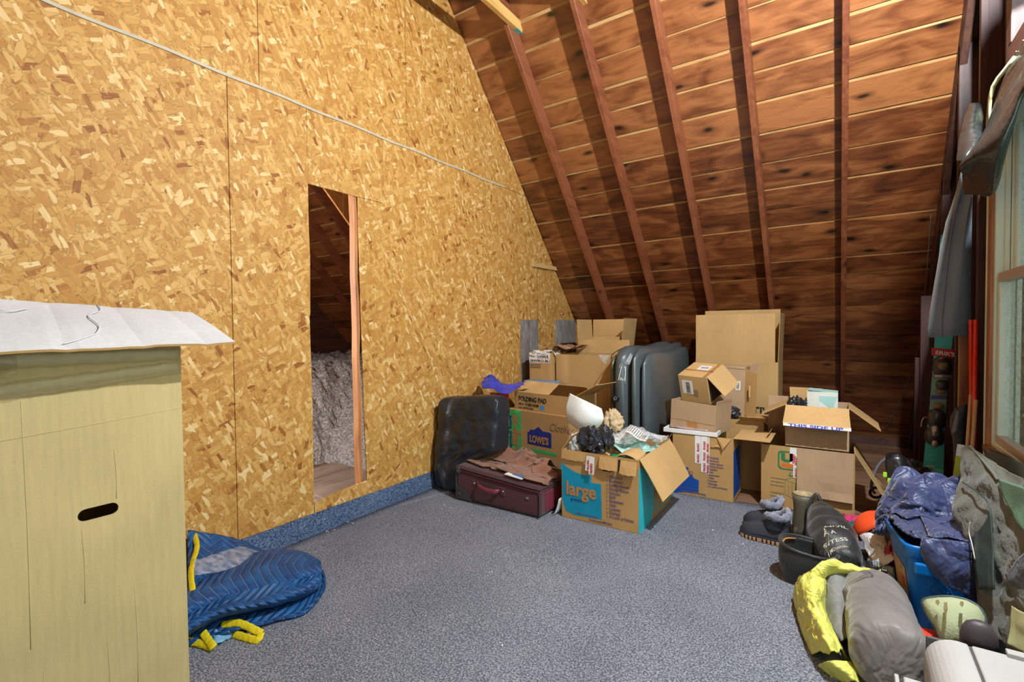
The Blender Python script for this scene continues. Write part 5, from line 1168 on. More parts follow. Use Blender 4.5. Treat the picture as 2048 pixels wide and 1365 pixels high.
def binding(P, w_=0.016, t_=0.007, nm='binding'):
    P = smooth_path(P, 6); rings = []
    for i, p in enumerate(P):
        d = (P[min(i + 1, len(P) - 1)] - P[max(i - 1, 0)]).normalized(); s_ = d.cross(Vector((0.4, -0.6, 0.7))).normalized(); u_ = s_.cross(d).normalized()
        k = 1 + 0.08 * math.sin(i * 2.2); rings.append(ring(p, s_ * w_ * k, u_ * t_, 12, 3))
    return loft(nm, rings, M_bind, bk)
binding([Zb(443, 1252, 0.05), Zb(475, 1247, 0.065), Zb(500, 1256, 0.055), Zb(523, 1268, 0.035)])
binding([Zb(522, 1268, 0.04), Zb(515, 1281, 0.028), Zb(495, 1277, 0.028), Zb(468, 1269, 0.028)])
binding([Zb(368, 1281, 0.03), Zb(400, 1288, 0.03), Zb(425, 1296, 0.03)]); binding([Zb(406, 1266, 0.06), Zb(416, 1281, 0.045), Zb(427, 1296, 0.035)])
binding([Zb(389, 1070, 0.30), Zb(394, 1095, 0.27), Zb(386, 1122, 0.25)], 0.013); binding([Zb(386, 1122, 0.25), Zb(382, 1150, 0.24), Zb(387, 1195, 0.18)], 0.013)
patch('wrap_film', [[Zb(388, 1122, 0.262), Zb(430, 1110, 0.235), Zb(480, 1095, 0.19), Zb(518, 1104, 0.11)], [Zb(388, 1140, 0.25), Zb(430, 1130, 0.225), Zb(485, 1118, 0.18), Zb(528, 1112, 0.11)], [Zb(390, 1152, 0.235), Zb(432, 1146, 0.215), Zb(484, 1130, 0.17), Zb(530, 1116, 0.11)]], clear_plastic('wrap_film_clear', (0.75, 0.78, 0.85), 0.16), bk, 8, 0.016, 26, 5, 0.001, nrm=(0.3, -0.3, 0.9))
# ================================================================== RIGHT SIDE, ALONG THE GABLE WALL
def sock(name, rings, mat, parent, thick=0.006):
    o = loft(name, rings, mat, parent, caps=False); solid(o, thick, -1); return o

# -- winter boots
M_boot = M('boot_navy_black', (0.028, 0.032, 0.045), 0.6, 0.15, 8, 120, 0.2); M_fur = M('grey_fur', (0.27, 0.28, 0.38), 0.95, 0.35, 40, 160, 1.0, sheen=0.5); M_lug = M('tan_sole', (0.42, 0.22, 0.10), 0.8, 0.1)
def boot(toe, ang, label, shaft_lean=0.0, open_=0.0):
    bx = thing('winter_boot', label, 'boot', toe, ang, 'pair of black winter boots'); LOCAL[0] = True
    Lb = 0.285; rings = []; sr = []; n = 24
    for i in range(n + 1):
        t_ = i / n; x = Lb * t_; w_ = 0.048 * (math.sin(min(1, t_ / 0.25) * math.pi / 2) ** 0.6) * (0.86 + 0.14 * math.cos((t_ - 0.3) * 5)) * (1 if t_ < 0.9 else math.sqrt(max(0.05, 1 - ((t_ - 0.9) / 0.1) ** 2 * 0.8)))
        h = 0.050 + 0.055 * min(1, max(0, (t_ - 0.05) / 0.5)) ** 0.8; h *= math.sin(min(1, (t_ + 0.02) / 0.16) * math.pi / 2) ** 0.5
        h += 0.0035 * abs(math.sin(t_ * 26)); w_ = max(w_, 0.008)
        rings.append([Vector((x, w_ * c * (1 - 0.25 * max(0, s_)), 0.028 + max(0, s_) * h - 0.002)) for c, s_ in [(math.cos(a), math.sin(a)) for a in np.linspace(-0.5, math.pi + 0.5, 18)]])
        sr.append((x, w_ + 0.006))
    loft('upper', rings, M_boot, bx)
    out = [Vector((x, w_, 0)) for x, w_ in sr] + [Vector((x, -w_, 0)) for x, w_ in reversed(sr)]; out = out[:]
    V = [(p.x, p.y, 0.012) for p in out] + [(p.x, p.y, 0.034) for p in out]; k = len(out)
    mesh('sole', V, [tuple(range(k - 1, -1, -1)), tuple(range(k, 2 * k))] + [(i, (i + 1) % k, (i + 1) % k + k, i + k) for i in range(k)], M_boot, bx)
    for i in range(13):
        x, w_ = sr[min(n, 1 + int(i * 1.8))]
        for sd in (-1, 1): box('lug', x, x + 0.014, sd * w_ - 0.006, sd * w_ + 0.006, 0.0, 0.022, M_lug, bx, 0.002)
    R_ = []
    for i in range(7):
        t_ = i / 6; R_.append(ring((0.205 + shaft_lean * t_ * t_, 0, 0.085 + 0.085 * t_), (0.056 + 0.012 * t_ * open_, 0, 0), (0, 0.045 + 0.012 * t_ * open_, 0), 20))
    sock('shaft', R_, M_boot, bx)
    bm = bmesh.new(); nn = 40; mm_ = 12; vs = []
    cx = 0.205 + shaft_lean
    for i in range(nn):
        a = 2 * math.pi * i / nn
        for j in range(mm_):
            b_ = 2 * math.pi * j / mm_; r_ = 0.016 * (1 + 0.9 * mnoise.noise(Vector((math.cos(a) * 7, math.sin(a) * 7, b_ * 3 + cx * 9 + shaft_lean * 50)))); rr = 0.052 + 0.012 * open_ + r_ * math.cos(b_)
            vs.append(bm.verts.new((cx + rr * math.cos(a) * 1.08, rr * 0.86 * math.sin(a), 0.178 + r_ * 1.5 * math.sin(b_) + 0.020 * math.cos(a) + 0.012 * math.sin(a * 2 + cx))))
    for i in range(nn):
        for j in range(mm_): bm.faces.new((vs[i * mm_ + j], vs[((i + 1) % nn) * mm_ + j], vs[((i + 1) % nn) * mm_ + (j + 1) % mm_], vs[i * mm_ + (j + 1) % mm_]))
    bmo('fur_collar', bm, M_fur, bx, True); done(); return bx
boot((2.395, 3.70, 0.019), R(-3), 'black winter boot with grey fur collar, the rear one of the pair', -0.03, 0.2)
boot((2.405, 3.50, 0.019), R(-8), 'black winter boot with grey fur collar, the front one of the pair', 0.02, 0.5)
M_olive = M('olive_rubber', (0.12, 0.115, 0.075), 0.5, 0.15); M_tanl = M('tan_lining', (0.45, 0.36, 0.20), 0.9, 0.2)
ob = thing('rubber_boot', 'olive boot with tan lining standing behind the fur-collared boots', 'boot', (2.75, 3.68, 0.019))
rr = [ring((2.755, 3.66, 0.04 + 0.26 * i / 8), (0.058 + 0.004 * math.sin(i), 0, 0), (0, 0.058, 0), 24) for i in range(9)]
sock('shaft', rr, M_olive, ob); sock('lining', [ring((2.755, 3.66, z), (r_, 0, 0), (0, r_, 0), 24) for z, r_ in ((0.308, 0.056), (0.304, 0.046), (0.25, 0.043), (0.12, 0.043))], M_tanl, ob, 0.004)
loft('foot', [ring((2.755 + 0.0 * t_, 3.66 + t_, 0.062), (0.052 * (1 if t_ < 0.17 else 0.7), 0, 0), (0, 0, 0.042), 18, 2.5) for t_ in (-0.05, 0.0, 0.08, 0.15, 0.19)], M_olive, ob)
crumple('crumpled_sock', (2.755, 3.66, 0.285), (0.032, 0.032, 0.03), 1.0, 2.0, 3, M_tanl, ob, 3)

# -- black bag with pale lettering, open black case in front of it
M_blk = M('matte_black_fabric', (0.019, 0.020, 0.022), 0.5, 0.2, 5, 60, 0.3, sheen=0.2); M_pale = M('worn_print', (0.50, 0.47, 0.38), 0.6, 0.2, 30, bstr=0)
kb = thing('stuff_sack', 'plump black sack with worn pale lettering beside the boots', 'sack', (2.92, 3.36, 0.019))
def ks(q):
    q = q.copy(); t_ = q.y / 0.28; q.x *= 1 - 0.25 * t_; q.z *= 1 - 0.05 * t_; q.x -= 0.03 * t_; q.z += 0.015 * abs(math.sin(q.y * 26)); return q
puffy('body', (2.905, 3.36, 0.160), (0.112, 0.285, 0.138), R(6), 2.4, 0.18, 0.8, 5.0, M_blk, kb, 5, R(8), 0.021, ks)
def curved_text(txt, size, p0, p1, cx, hx, topz, rowy, parent, mat):
    t = lettering(txt, size, (0, 0, 0), (1, 0, 0), (0, 1, 0), mat, None, 0.001); me = t.data; xs = [v.co.x for v in me.vertices]; mx_ = max(xs)
    off = root_loc(parent)
    for v in me.vertices:
        u = v.co.x / mx_; x = p0 + (p1 - p0) * u; y = rowy + v.co.y + 0.10 * (u - 0.5) * 0.6; k = min(0.98, abs((x - cx) / hx)); z = topz * (1 - k ** 2.6) ** (1 / 2.4)
        v.co = Vector((x, y, z)) - off
    t.parent = parent; solid(t, 0.003, 0); return t
for k, (tx, yr, sz) in enumerate((('NIVIL', 3.19, 0.026), ('A A', 3.14, 0.040), ('SITESS', 3.10, 0.024), ('AVR MOUNTAIN', 3.065, 0.022))):
    ty = lettering(tx, sz, (2.885, yr, 0.30), (1, 0.42, 0.0), (-0.30, 0.78, 0.62), M_pale, kb, 0.0004, width=0.115 if k != 1 else 0.06)
    sw = ty.modifiers.new('wrap', 'SHRINKWRAP'); sw.target = [c for c in kb.children if c.name.startswith('body')][0]; sw.wrap_method = 'PROJECT'; sw.use_project_z = True; sw.use_negative_direction = True; sw.use_positive_direction = True; sw.offset = 0.003; sw.wrap_mode = 'ABOVE_SURFACE'
tube('strap', smooth_path([(2.80, 3.56, 0.12), (2.79, 3.58, 0.25), (2.83, 3.60, 0.33), (2.86, 3.58, 0.28)], 6), 0.012, M_blk, kb, 8)
cs = thing('open_case', 'open black padded case with orange zip edge in front of the lettered sack', 'case', (2.80, 3.1, 0.019))
rr = []
for i in range(10):
    t_ = i / 9; z = 0.022 + 0.15 * t_; e = 0.80 + 0.2 * math.sin(t_ * 2.4)
    rr.append([p + Vector((0, 0, 0.05 * t_ * (1 - (p.x - 2.66) / 0.3))) for p in ring((2.815, 3.06, z), (0.142 * e, 0.02, 0), (0, 0.125 * e, 0), 30, 2.4)])
sock('shell', rr, M_blk, cs, 0.012)
tube('rim', [p + Vector((0, 0, 0.003)) for p in rr[-1]] + [rr[-1][0]], 0.010, M_blk, cs, 8); tube('zip_edge', [p * 1.0 + Vector((0.0, 0, -0.012)) + (Vector((2.815, 3.06, 0)) - Vector((p.x, p.y, 0))) * 0.10 for p in rr[-1][10:18]], 0.004, M('orange_zip', (0.65, 0.24, 0.05), 0.6), cs, 6)
box('base', 2.73, 2.90, 2.99, 3.13, 0.021, 0.03, M_blk, cs, 0.003)

# -- orange bowl, papers, bright cloths behind
M_or = M('orange_plastic', (0.85, 0.085, 0.02), 0.35, 0.04)
bw = thing('plastic_bowl', 'orange-red plastic bowl tipped on its side by the navy jacket', 'bowl', (3.19, 3.55, 0.019))
ax_ = Vector((0.25, -0.25, -0.35)).normalized(); s1_ = ax_.cross(Vector((0, 0, 1))).normalized(); s2_ = s1_.cross(ax_); c_ = pt(1757, 1066, 'y', 3.45)
sock('shell', [ring(c_ - ax_ * (0.12 * math.cos(a)), s1_ * (0.12 * math.sin(a) + 0.001), s2_ * (0.12 * math.sin(a) + 0.001), 36) for a in np.linspace(0.02, math.pi / 2, 12)], M_or, bw, 0.005)
pp_ = thing('papers', 'crumpled printed receipts in front of the orange bowl', 'paper', (3.1, 3.3, 0.1)); M_paper = M('printed_paper', (0.74, 0.72, 0.72), 0.7, 0.05)
P = lambda a, b_, y: pt(a, b_, 'y', y)
patch('sheet', [[P(1706, 1048, 3.46), P(1735, 1062, 3.39), P(1760, 1080, 3.24)], [P(1722, 1080, 3.34), P(1750, 1090, 3.19), P(1780, 1105, 3.09)], [P(1738, 1112, 3.14), P(1765, 1132, 3.04), P(1790, 1118, 2.99)]], M_paper, pp_, 5, 0.02, 9, 2)
patch('sheet', [[P(1745, 1060, 3.29), P(1765, 1065, 3.29), P(1772, 1080, 3.24)], [P(1750, 1085, 3.16), P(1768, 1095, 3.12), P(1785, 1112, 3.04)]], M_paper, pp_, 4, 0.014, 12, 5)
for k in range(9):
    a = P(1722 + k * 6, 1072 + k * 3, 3.27 - 0.028 * k); b_ = P(1730 + k * 5, 1090 + k * 3.5, 3.17 - 0.022 * k); tube('text_line', [a + Vector((-.002, -.012, .014)), b_ + Vector((-.002, -.012, .014))], 0.0011, I_grey, pp_, 4)
M_pink = M('pink_fabric', (0.62, 0.03, 0.16), 0.7, 0.3, 14); M_tealf = M('teal_fabric', (0.02, 0.13, 0.15), 0.7, 0.4, 14)
tag(crumple('pink_cloth', pt(1703, 1042, 'y', 3.95) + Vector((0, 0, -0.02)), (0.075, 0.06, 0.05), 0.9, 2.2, 71, M_pink), 'bright pink cloth bunched behind the black lettered sack', 'cloth')
tag(crumple('teal_cloth', pt(1722, 1052, 'y', 3.88) + Vector((0, 0, -0.035)), (0.07, 0.06, 0.055), 0.9, 2.2, 72, M_tealf), 'dark teal cloth bunched between the pink cloth and orange bowl', 'cloth')
tag(crumple('pink_wrapper', pt(1648, 1040, 'y', 3.80) + Vector((0, 0, -0.03)), (0.03, 0.03, 0.06), 0.7, 2.2, 73, M_redfilm), 'red wrapper visible between the olive boot and the black sack', 'wrapper')
gs = thing('ribbed_sleeve', 'grey ribbed sleeve lying between the sack and the sleeping bag', 'sleeve', (3.08, 3.1, 0.08))
V, F = quad_strip([ring(pt(1738 + 52 * t_, 1128 + 20 * t_, 'y', 3.12 - 0.12 * t_), (0.0, 0.02, 0.022), (0.008, 0.02, -0.02), 14) for t_ in np.linspace(0, 1, 8)]); mesh('tube', V, F, wave_mat('ribbed_grey', (0.20, 0.23, 0.26), (0.42, 0.46, 0.50), 60, 'X', 0.5), gs, True)
cl_ = puffy('packed_clothes', (3.08, 3.24, 0.072), (0.12, 0.15, 0.052), 0.2, 2.4, 0.3, 1.0, 8, M('charcoal_cloth', (0.05, 0.055, 0.065), 0.8), None, 4, 0, 0.02); tag(cl_, 'charcoal clothes heap under the receipts', 'clothes')

# -- yellow jacket and grey sleeping bag
M_yel = M('yellow_shell', (0.70, 0.69, 0.14), 0.55, 0.1, 6, 90, 0.2, crease=0.6, cs=9); M_gry = M('grey_shell', (0.20, 0.20, 0.195), 0.6, 0.12, 6, 90, 0.2, crease=0.4, cs=8)
yj = thing('yellow_jacket', 'pale yellow rain jacket with grey panels beside the sleeping bag', 'jacket', (2.86, 2.65, 0.019))
def Hy(x, y):
    cx = 2.90 + 0.0 * y - 0.10 * (y - 2.6); w_ = 0.12
    return 0.024 + 0.11 * np.clip(1 - ((x - cx) / w_) ** 2, 0, 1) * np.clip((y - 2.05) / 0.5, 0, 1)
cy = lambda y: 2.885 - 0.22 * (y - 2.55)
Zp = lambda a, b_, z: pt(a, b_, 'z', z)
patch('body', [[Zp(1592, 1172, 0.10), Zp(1602, 1158, 0.16), Zp(1625, 1145, 0.20), Zp(1650, 1152, 0.18), Zp(1662, 1165, 0.12)],
               [Zp(1588, 1195, 0.03), Zp(1600, 1185, 0.14), Zp(1622, 1178, 0.20), Zp(1645, 1180, 0.18), Zp(1655, 1190, 0.10)],
               [Zp(1592, 1222, 0.022), Zp(1606, 1215, 0.12), Zp(1626, 1208, 0.18), Zp(1642, 1210, 0.15), Zp(1652, 1222, 0.08)],
               [Zp(1600, 1252, 0.022), Zp(1616, 1246, 0.11), Zp(1636, 1240, 0.17), Zp(1654, 1244, 0.14), Zp(1664, 1256, 0.07)],
               [Zp(1612, 1286, 0.022), Zp(1630, 1280, 0.10), Zp(1650, 1272, 0.16), Zp(1670, 1276, 0.13), Zp(1680, 1290, 0.06)],
               [Zp(1624, 1310, 0.022), Zp(1642, 1308, 0.08), Zp(1662, 1302, 0.13), Zp(1682, 1304, 0.11), Zp(1694, 1316, 0.05)]], M_yel, yj, 7, 0.040, 13, 41, 0.004, nrm=(-0.2, -0.3, 0.9))
patch('collar', [[Zp(1592, 1170, 0.12), Zp(1625, 1142, 0.22), Zp(1655, 1120, 0.27), Zp(1695, 1128, 0.26), Zp(1742, 1140, 0.25)],
                 [Zp(1596, 1178, 0.08), Zp(1630, 1155, 0.20), Zp(1660, 1134, 0.25), Zp(1700, 1142, 0.24), Zp(1745, 1150, 0.23)],
                 [Zp(1604, 1184, 0.05), Zp(1636, 1170, 0.16), Zp(1664, 1150, 0.20), Zp(1704, 1155, 0.19), Zp(1748, 1160, 0.18)]], M_yel, yj, 6, 0.022, 15, 43, 0.005, nrm=(-0.2, -0.5, 0.8))
patch('sleeve_end', [[Zp(1640, 1330, 0.03), Zp(1665, 1322, 0.10), Zp(1705, 1325, 0.08)], [Zp(1655, 1348, 0.022), Zp(1685, 1340, 0.09), Zp(1715, 1345, 0.07)], [Zp(1690, 1368, 0.022), Zp(1705, 1362, 0.06), Zp(1722, 1368, 0.04)]], M_yel, yj, 6, 0.025, 8, 44, 0.004)
patch('sleeve', [[P(1742, 1140, 3.0), P(1760, 1133, 3.0), P(1778, 1148, 2.98)], [P(1748, 1165, 2.94), P(1765, 1160, 2.92), P(1786, 1170, 2.92)], [P(1765, 1180, 2.88), P(1778, 1182, 2.86), P(1795, 1200, 2.84)]], M_yel, yj, 5, 0.03, 9, 4)
patch('grey_panel', [[P(1655, 1120, 2.88), P(1672, 1117, 2.86), P(1690, 1140, 2.84)], [P(1640, 1172, 2.76), P(1668, 1166, 2.72), P(1708, 1178, 2.74)], [P(1648, 1230, 2.62), P(1672, 1222, 2.58), P(1702, 1224, 2.62)], [P(1668, 1292, 2.46), P(1684, 1282, 2.44), P(1698, 1276, 2.48)]], M_gry, yj, 6, 0.018, 14, 6)
patch('grey_cuff', [[P(1640, 1300, 2.42), P(1660, 1297, 2.42), P(1690, 1312, 2.42)], [P(1646, 1325, 2.36), P(1670, 1322, 2.36), P(1700, 1330, 2.36)]], M_gry, yj, 5, 0.012, 7, 7)
tube('piping', smooth_path([P(1652, 1130, 2.95) + Vector((0, -0.01, 0.01)), P(1636, 1170, 2.86), P(1640, 1220, 2.72), P(1665, 1290, 2.5), P(1690, 1320, 2.4)], 6), 0.005, M_rub, yj, 6)
m, nt, b = new_mat('sleeping_bag_shell'); Lk = nt.links; tc = N(nt, 'TexCoord')
b.inputs['Roughness'].default_value = 0.5; b.inputs['Sheen Weight'].default_value = 0.3
sp = N(nt, 'VectorMath', operation='SUBTRACT'); sp.inputs[1].default_value = (-0.078, 0.115, 0.0); Lk.new(tc.outputs['Object'], sp.inputs[0])
mp = N(nt, 'Mapping'); mp.inputs['Scale'].default_value = (1, 0.9, 0); Lk.new(sp.outputs[0], mp.inputs[0]); ln = N(nt, 'VectorMath', operation='LENGTH'); Lk.new(mp.outputs[0], ln.inputs[0])
G_ = (0.205, 0.185, 0.178); D_ = (0.03, 0.028, 0.03)
r = ramp(nt, [(0.0, G_), (0.043, G_), (0.045, D_), (0.049, D_), (0.051, G_), (0.055, D_), (0.057, D_), (0.059, G_), (0.072, D_), (1.0, G_)][0:9] + [(0.0745, D_), (0.0765, G_)], ln.outputs['Value'])
n0 = N(nt, 'TexNoise'); n0.inputs['Scale'].default_value = 5; Lk.new(tc.outputs['Object'], n0.inputs[0]); r2 = ramp(nt, [(0.3, (0.82,) * 3), (0.7, (1.1,) * 3)], n0.outputs[0]); mx = N(nt, 'MixRGB', blend_type='MULTIPLY'); mx.inputs[0].default_value = 1; Lk.new(r.outputs[0], mx.inputs[1]); Lk.new(r2.outputs[0], mx.inputs[2]); Lk.new(mx.outputs[0], b.inputs['Base Color'])
n3 = N(nt, 'TexNoise'); n3.inputs['Scale'].default_value = 5; n3.inputs['Detail'].default_value = 3; n3.inputs['Distortion'].default_value = 1.2; Lk.new(tc.outputs['Object'], n3.inputs[0]); s3 = N(nt, 'Math', operation='SUBTRACT', i_1=0.5); Lk.new(n3.outputs[0], s3.inputs[0]); a3 = N(nt, 'Math', operation='ABSOLUTE'); Lk.new(s3.outputs[0], a3.inputs[0]); bump(nt, b, a3.outputs[0], 1.0, 0.035)
sb = thing('sleeping_bag', 'rolled grey sleeping bag with dark circular print lying by the yellow jacket', 'sleeping bag', (3.085, 2.60, 0.019))
rr = []; n = 36
for i in range(n + 1):
    t_ = i / n; y = 2.90 - 0.70 * t_; e = (math.sin(min(1, t_ / 0.20) * math.pi / 2) ** 0.55) * (math.sin(min(1, (1 - t_) / 0.10) * math.pi / 2) ** 0.5); e = max(0.12, e)
    cx = 3.075 + 0.05 * t_; rx = 0.125 * e * (0.92 + 0.12 * t_); rz_ = 0.128 * e * (0.95 + 0.08 * t_); cz = max(0.022 + rz_, 0.155 if t_ < 0.1 else 0.022 + rz_)
    R0 = ring((cx, y, cz), (rx, 0, 0), (0, 0, rz_), 56, 2.3)
    R1 = []
    for q, p in enumerate(R0):
        d = (p - Vector((cx, y, cz))); pl_ = 0.006 * math.sin(q / 56 * 2 * math.pi * 14) * max(0, 1 - abs(t_ - 0.0) / 0.22) + 0.006 * math.sin(q / 56 * 2 * math.pi * 14) * max(0, 1 - abs(t_ - 1.0) / 0.15)
        k = 0.020 * (fold_noise(Vector((p.x * 5, y * 9 + p.x * 6, p.z * 5)), 1.0, 3) - 0.5)
        p2 = p + d.normalized() * (pl_ + k) * min(1, e * 1.2); p2.z = max(p2.z, 0.021); R1.append(p2)
    rr.append(R1)
loft('shell', rr, m, sb, sub=1)
V, F = quad_strip([[Vector((3.165, y, 0.262 - 0.03 * k)) + Vector((-0.016, 0, 0.012)), Vector((3.165, y, 0.262 - 0.03 * k)) + Vector((0.016, 0, -0.002))] for k, y in enumerate((2.33, 2.29, 2.26, 2.235))], close=False)
o = mesh('webbing_loop', V, F, M_rub, sb, True); solid(o, 0.004)
for k in range(22):
    a = random.uniform(0, 6.28); p0 = Vector((3.07 + 0.02 * math.cos(a), 2.905, 0.185 + 0.02 * math.sin(a))); p1 = p0 + Vector((random.uniform(-0.05, 0.05), random.uniform(-0.01, 0.05), random.uniform(-0.01, 0.065))); p2 = p1 + Vector((random.uniform(-0.03, 0.03), random.uniform(-0.05, 0), random.uniform(-0.05, 0.0)))
    tube('drawcord', smooth_path([p0, p1, p2], 4), 0.003, M_rub, sb, 5)
loft('cord_lock', [ring((3.12 + x, 2.89, 0.225), (0, 0.010, 0), (0, 0, 0.010), 12) for x in (0, 0.003, 0.022, 0.025)], M_rub, sb)

# -- blue tote
M_tote = M('blue_plastic', (0.0, 0.145, 0.50), 0.32, 0.05, 3, 20, 0.05); tt = thing('blue_tote', 'bright blue plastic tote with embossed front under the navy jacket', 'tote', (3.34, 2.9, 0.019))
xt0, xt1, yt0, yt1, zt = 3.165, 3.505, 2.72, 3.06, 0.44
def tring(z, g=0.0):
    k = (zt - z) / zt * 0.055; return ring(((xt0 + xt1) / 2, (yt0 + yt1) / 2, z), ((xt1 - xt0) / 2 - k - g, 0, 0), (0, (yt1 - yt0) / 2 - k - g, 0), 40, 9)
RR = [tring(0.021), tring(0.03), tring(0.2), tring(0.36), tring(0.385), tring(0.386, -0.006), tring(0.40, -0.007), tring(0.43, -0.007), tring(0.44, -0.004), tring(0.44, 0.005), tring(0.40, 0.009), tring(0.04, 0.012)]
V, F = quad_strip(RR, True, False); F.append(tuple(range(39, -1, -1))); F.append(tuple((len(RR) - 1) * 40 + j for j in range(40)))
o = mesh('body', V, F, M_tote, tt, True); bm = bmesh.new(); bm.from_mesh(o.data); bmesh.ops.recalc_face_normals(bm, faces=bm.faces); bm.to_mesh(o.data); bm.free()
bar('handle_lip', (3.19, 2.706, 0.35), (3.29, 2.706, 0.35), 0.02, 0.05, M_tote, tt, bev=0.008)
for k, (x, z, r_) in enumerate(((3.285, 0.255, 0.032), (3.355, 0.265, 0.032), (3.285, 0.165, 0.032), (3.36, 0.16, 0.036), (3.29, 0.08, 0.03))):
    yy = yt0 + (zt - z) / zt * 0.055 - 0.001; loft('embossed_ring', [ring((x, yy, z), (a, 0, 0), (0, 0, a), 24) for a in (r_, r_ - 0.004)][0:2], M_tote, tt, caps=False); tube('embossed_ring', [Vector((x + r_ * math.cos(a), yy, z + r_ * math.sin(a))) for a in np.linspace(0, 2 * math.pi, 22)], 0.003, M_tote, tt, 6)
def lface(y, z, d=0.001): k = (zt - z) / zt * 0.055; return Vector((xt0 + k - d, y, z))
decal('side_label', [lface(2.98, 0.06), lface(2.80, 0.06), lface(2.80, 0.31), lface(2.98, 0.31)], M('label_photo', (0.50, 0.28, 0.12), 0.4, 0.3, 20), tt)
decal('side_label', [lface(2.86, 0.065, 0.002), lface(2.81, 0.065, 0.002), lface(2.81, 0.19, 0.002), lface(2.86, 0.19, 0.002)], M('label_sky', (0.45, 0.62, 0.78), 0.4, 0.2, 20), tt)
decal('side_label', [lface(2.87, 0.20, 0.002), lface(2.82, 0.20, 0.002), lface(2.82, 0.255, 0.002), lface(2.87, 0.255, 0.002)], I_red, tt)

tt.rotation_euler = (0, 0, R(9))
# -- duffel under the navy jacket, navy jacket draped on top
M_navy = M('navy_shell', (0.030, 0.044, 0.135), 0.42, 0.15, 5, 90, 0.2, sheen=0.3, crease=0.8, cs=6); M_brn = M('dark_duffel', (0.045, 0.04, 0.045), 0.7, 0.1)
df = puffy('duffel_bag', (3.33, 3.24, 0.28), (0.17, 0.14, 0.255), 0.1, 2.8, 0.15, 0.8, 4, M_brn, None, 5, 0, 0.021); tag(df, 'dark duffel bag under the navy jacket, just behind the blue tote', 'duffel bag')
nj = thing('navy_jacket', 'navy blue rain jacket heaped over the blue tote', 'jacket', (3.33, 3.0, 0.45))
def Hn(x, y):
    d = np.sqrt(((x - 3.34) / 0.22) ** 2 + ((y - 3.2) / 0.21) ** 2); m_ = 0.575 * np.clip(1.35 - d ** 3, 0, 1) ** 0.5
    m_ = m_ + (m_ > 0.3) * (0.045 * np.abs(np.sin(x * 17 + 4 * np.sin(y * 7))) + 0.03 * np.sin(y * 24 + x * 15))
    tote = np.where((x > 3.17) & (x < 3.5) & (y > 2.71) & (y < 3.07), 0.455 + 0.03 * np.abs(np.sin(x * 25 + y * 9)), 0.0); return np.maximum(np.maximum(m_, tote), 0.025)
cloth('body', grid((3.32, 3.06, 0.86), (0.46, 0.0, 0.0), (0.0, 0.62, 0.0), 60, 76), 0.0115, Hn, M_navy, nj, steps=110, thick=0.004, seed=51, jit=0.010, xlim=(3.04, 3.53))
cloth('sleeve', grid((3.40, 2.93, 0.85), (0.18, 0.0, 0.0), (0.02, 0.55, 0.0), 24, 62), 0.0118, lambda x, y: Hn(x, y) + 0.014, M_navy, nj, steps=110, thick=0.004, seed=52, jit=0.008, xlim=(3.06, 3.53))
cloth('sleeve', grid((3.20, 3.05, 0.85), (0.34, 0.0, 0.0), (0.0, 0.20, 0.0), 44, 26), 0.0118, lambda x, y: Hn(x, y) + 0.018, M_navy, nj, steps=110, thick=0.004, seed=53, jit=0.008, xlim=(3.03, 3.53))
patch('hanging_hem', [[P(1850, 1075, 2.72), P(1885, 1080, 2.70), P(1925, 1085, 2.68), P(1948, 1095, 2.70)], [P(1845, 1110, 2.70), P(1885, 1130, 2.66), P(1925, 1140, 2.64), P(1950, 1160, 2.68)], [P(1870, 1150, 2.69), P(1900, 1175, 2.66), P(1930, 1190, 2.66), P(1955, 1210, 2.70)]], M_navy, nj, 6, 0.05, 6, 9)

# -- ski boot bag with straps further back
M_gblk = M('gloss_black', (0.018, 0.018, 0.02), 0.28, 0.2, 8, coat=0.5); M_lime = M('lime_buckle', (0.45, 0.85, 0.05), 0.4)
kb2 = thing('ski_boot', 'black ski boot with lime buckles and a grey strap standing near the teal ski', 'ski boot', (3.33, 4.5, -0.01))
P2 = lambda a, b_: pt(a, b_, 'y', 4.5)
loft('cuff', [ring(P2(a, b_), (r_, 0, 0.3 * r_), (0, r_ * 0.8, 0), 22, 2.4) for a, b_, r_ in ((1810, 990, 0.075), (1806, 970, 0.085), (1802, 950, 0.085), (1796, 930, 0.075), (1790, 918, 0.06), (1786, 908, 0.04))], M_gblk, kb2)
loft('shell', [ring(P2(a, b_), (0.01, 0, r_ * 1.1), (0, r_, 0), 22, 2.4) for a, b_, r_ in ((1775, 985, 0.05), (1790, 978, 0.085), (1810, 975, 0.10), (1835, 968, 0.10), (1855, 962, 0.08), (1865, 960, 0.04))], M_gblk, kb2)
crumple('liner', P2(1822, 945), (0.10, 0.08, 0.08), 0.8, 2, 6, M_blk, kb2)
loft('toe_base', [ring(Vector((3.36, 4.5, z)), (0.16, 0, 0), (0, 0.07, 0), 24, 3) for z in (-0.011, 0.02, 0.10)], M_gblk, kb2)
for a, b_ in ((1770, 950), (1779, 962), (1801, 958)): q = pt(a, b_, 'y', 4.41); box('buckle', q.x - 0.012, q.x + 0.012, q.y - 0.008, q.y + 0.008, q.z - 0.018, q.z + 0.018, M_lime, kb2, 0.005)
tube('strap', smooth_path([P2(1785, 912), P2(1762, 925), P2(1748, 950), P2(1743, 975), P2(1750, 988)], 6), 0.010, M('grey_webbing', (0.16, 0.16, 0.19), 0.6), kb2, 8)
tube('strap', smooth_path([P2(1786, 914), P2(1778, 930), P2(1775, 960)], 6), 0.008, M('grey_webbing', (0.16, 0.16, 0.19), 0.6), kb2, 8)
tube('webbing_ring', [pt(1753 + 13 * math.cos(a), 986 + 10 * math.sin(a), 'y', 4.5) for a in np.linspace(0, 2 * math.pi, 20)], 0.010, M_blk, kb2, 8)

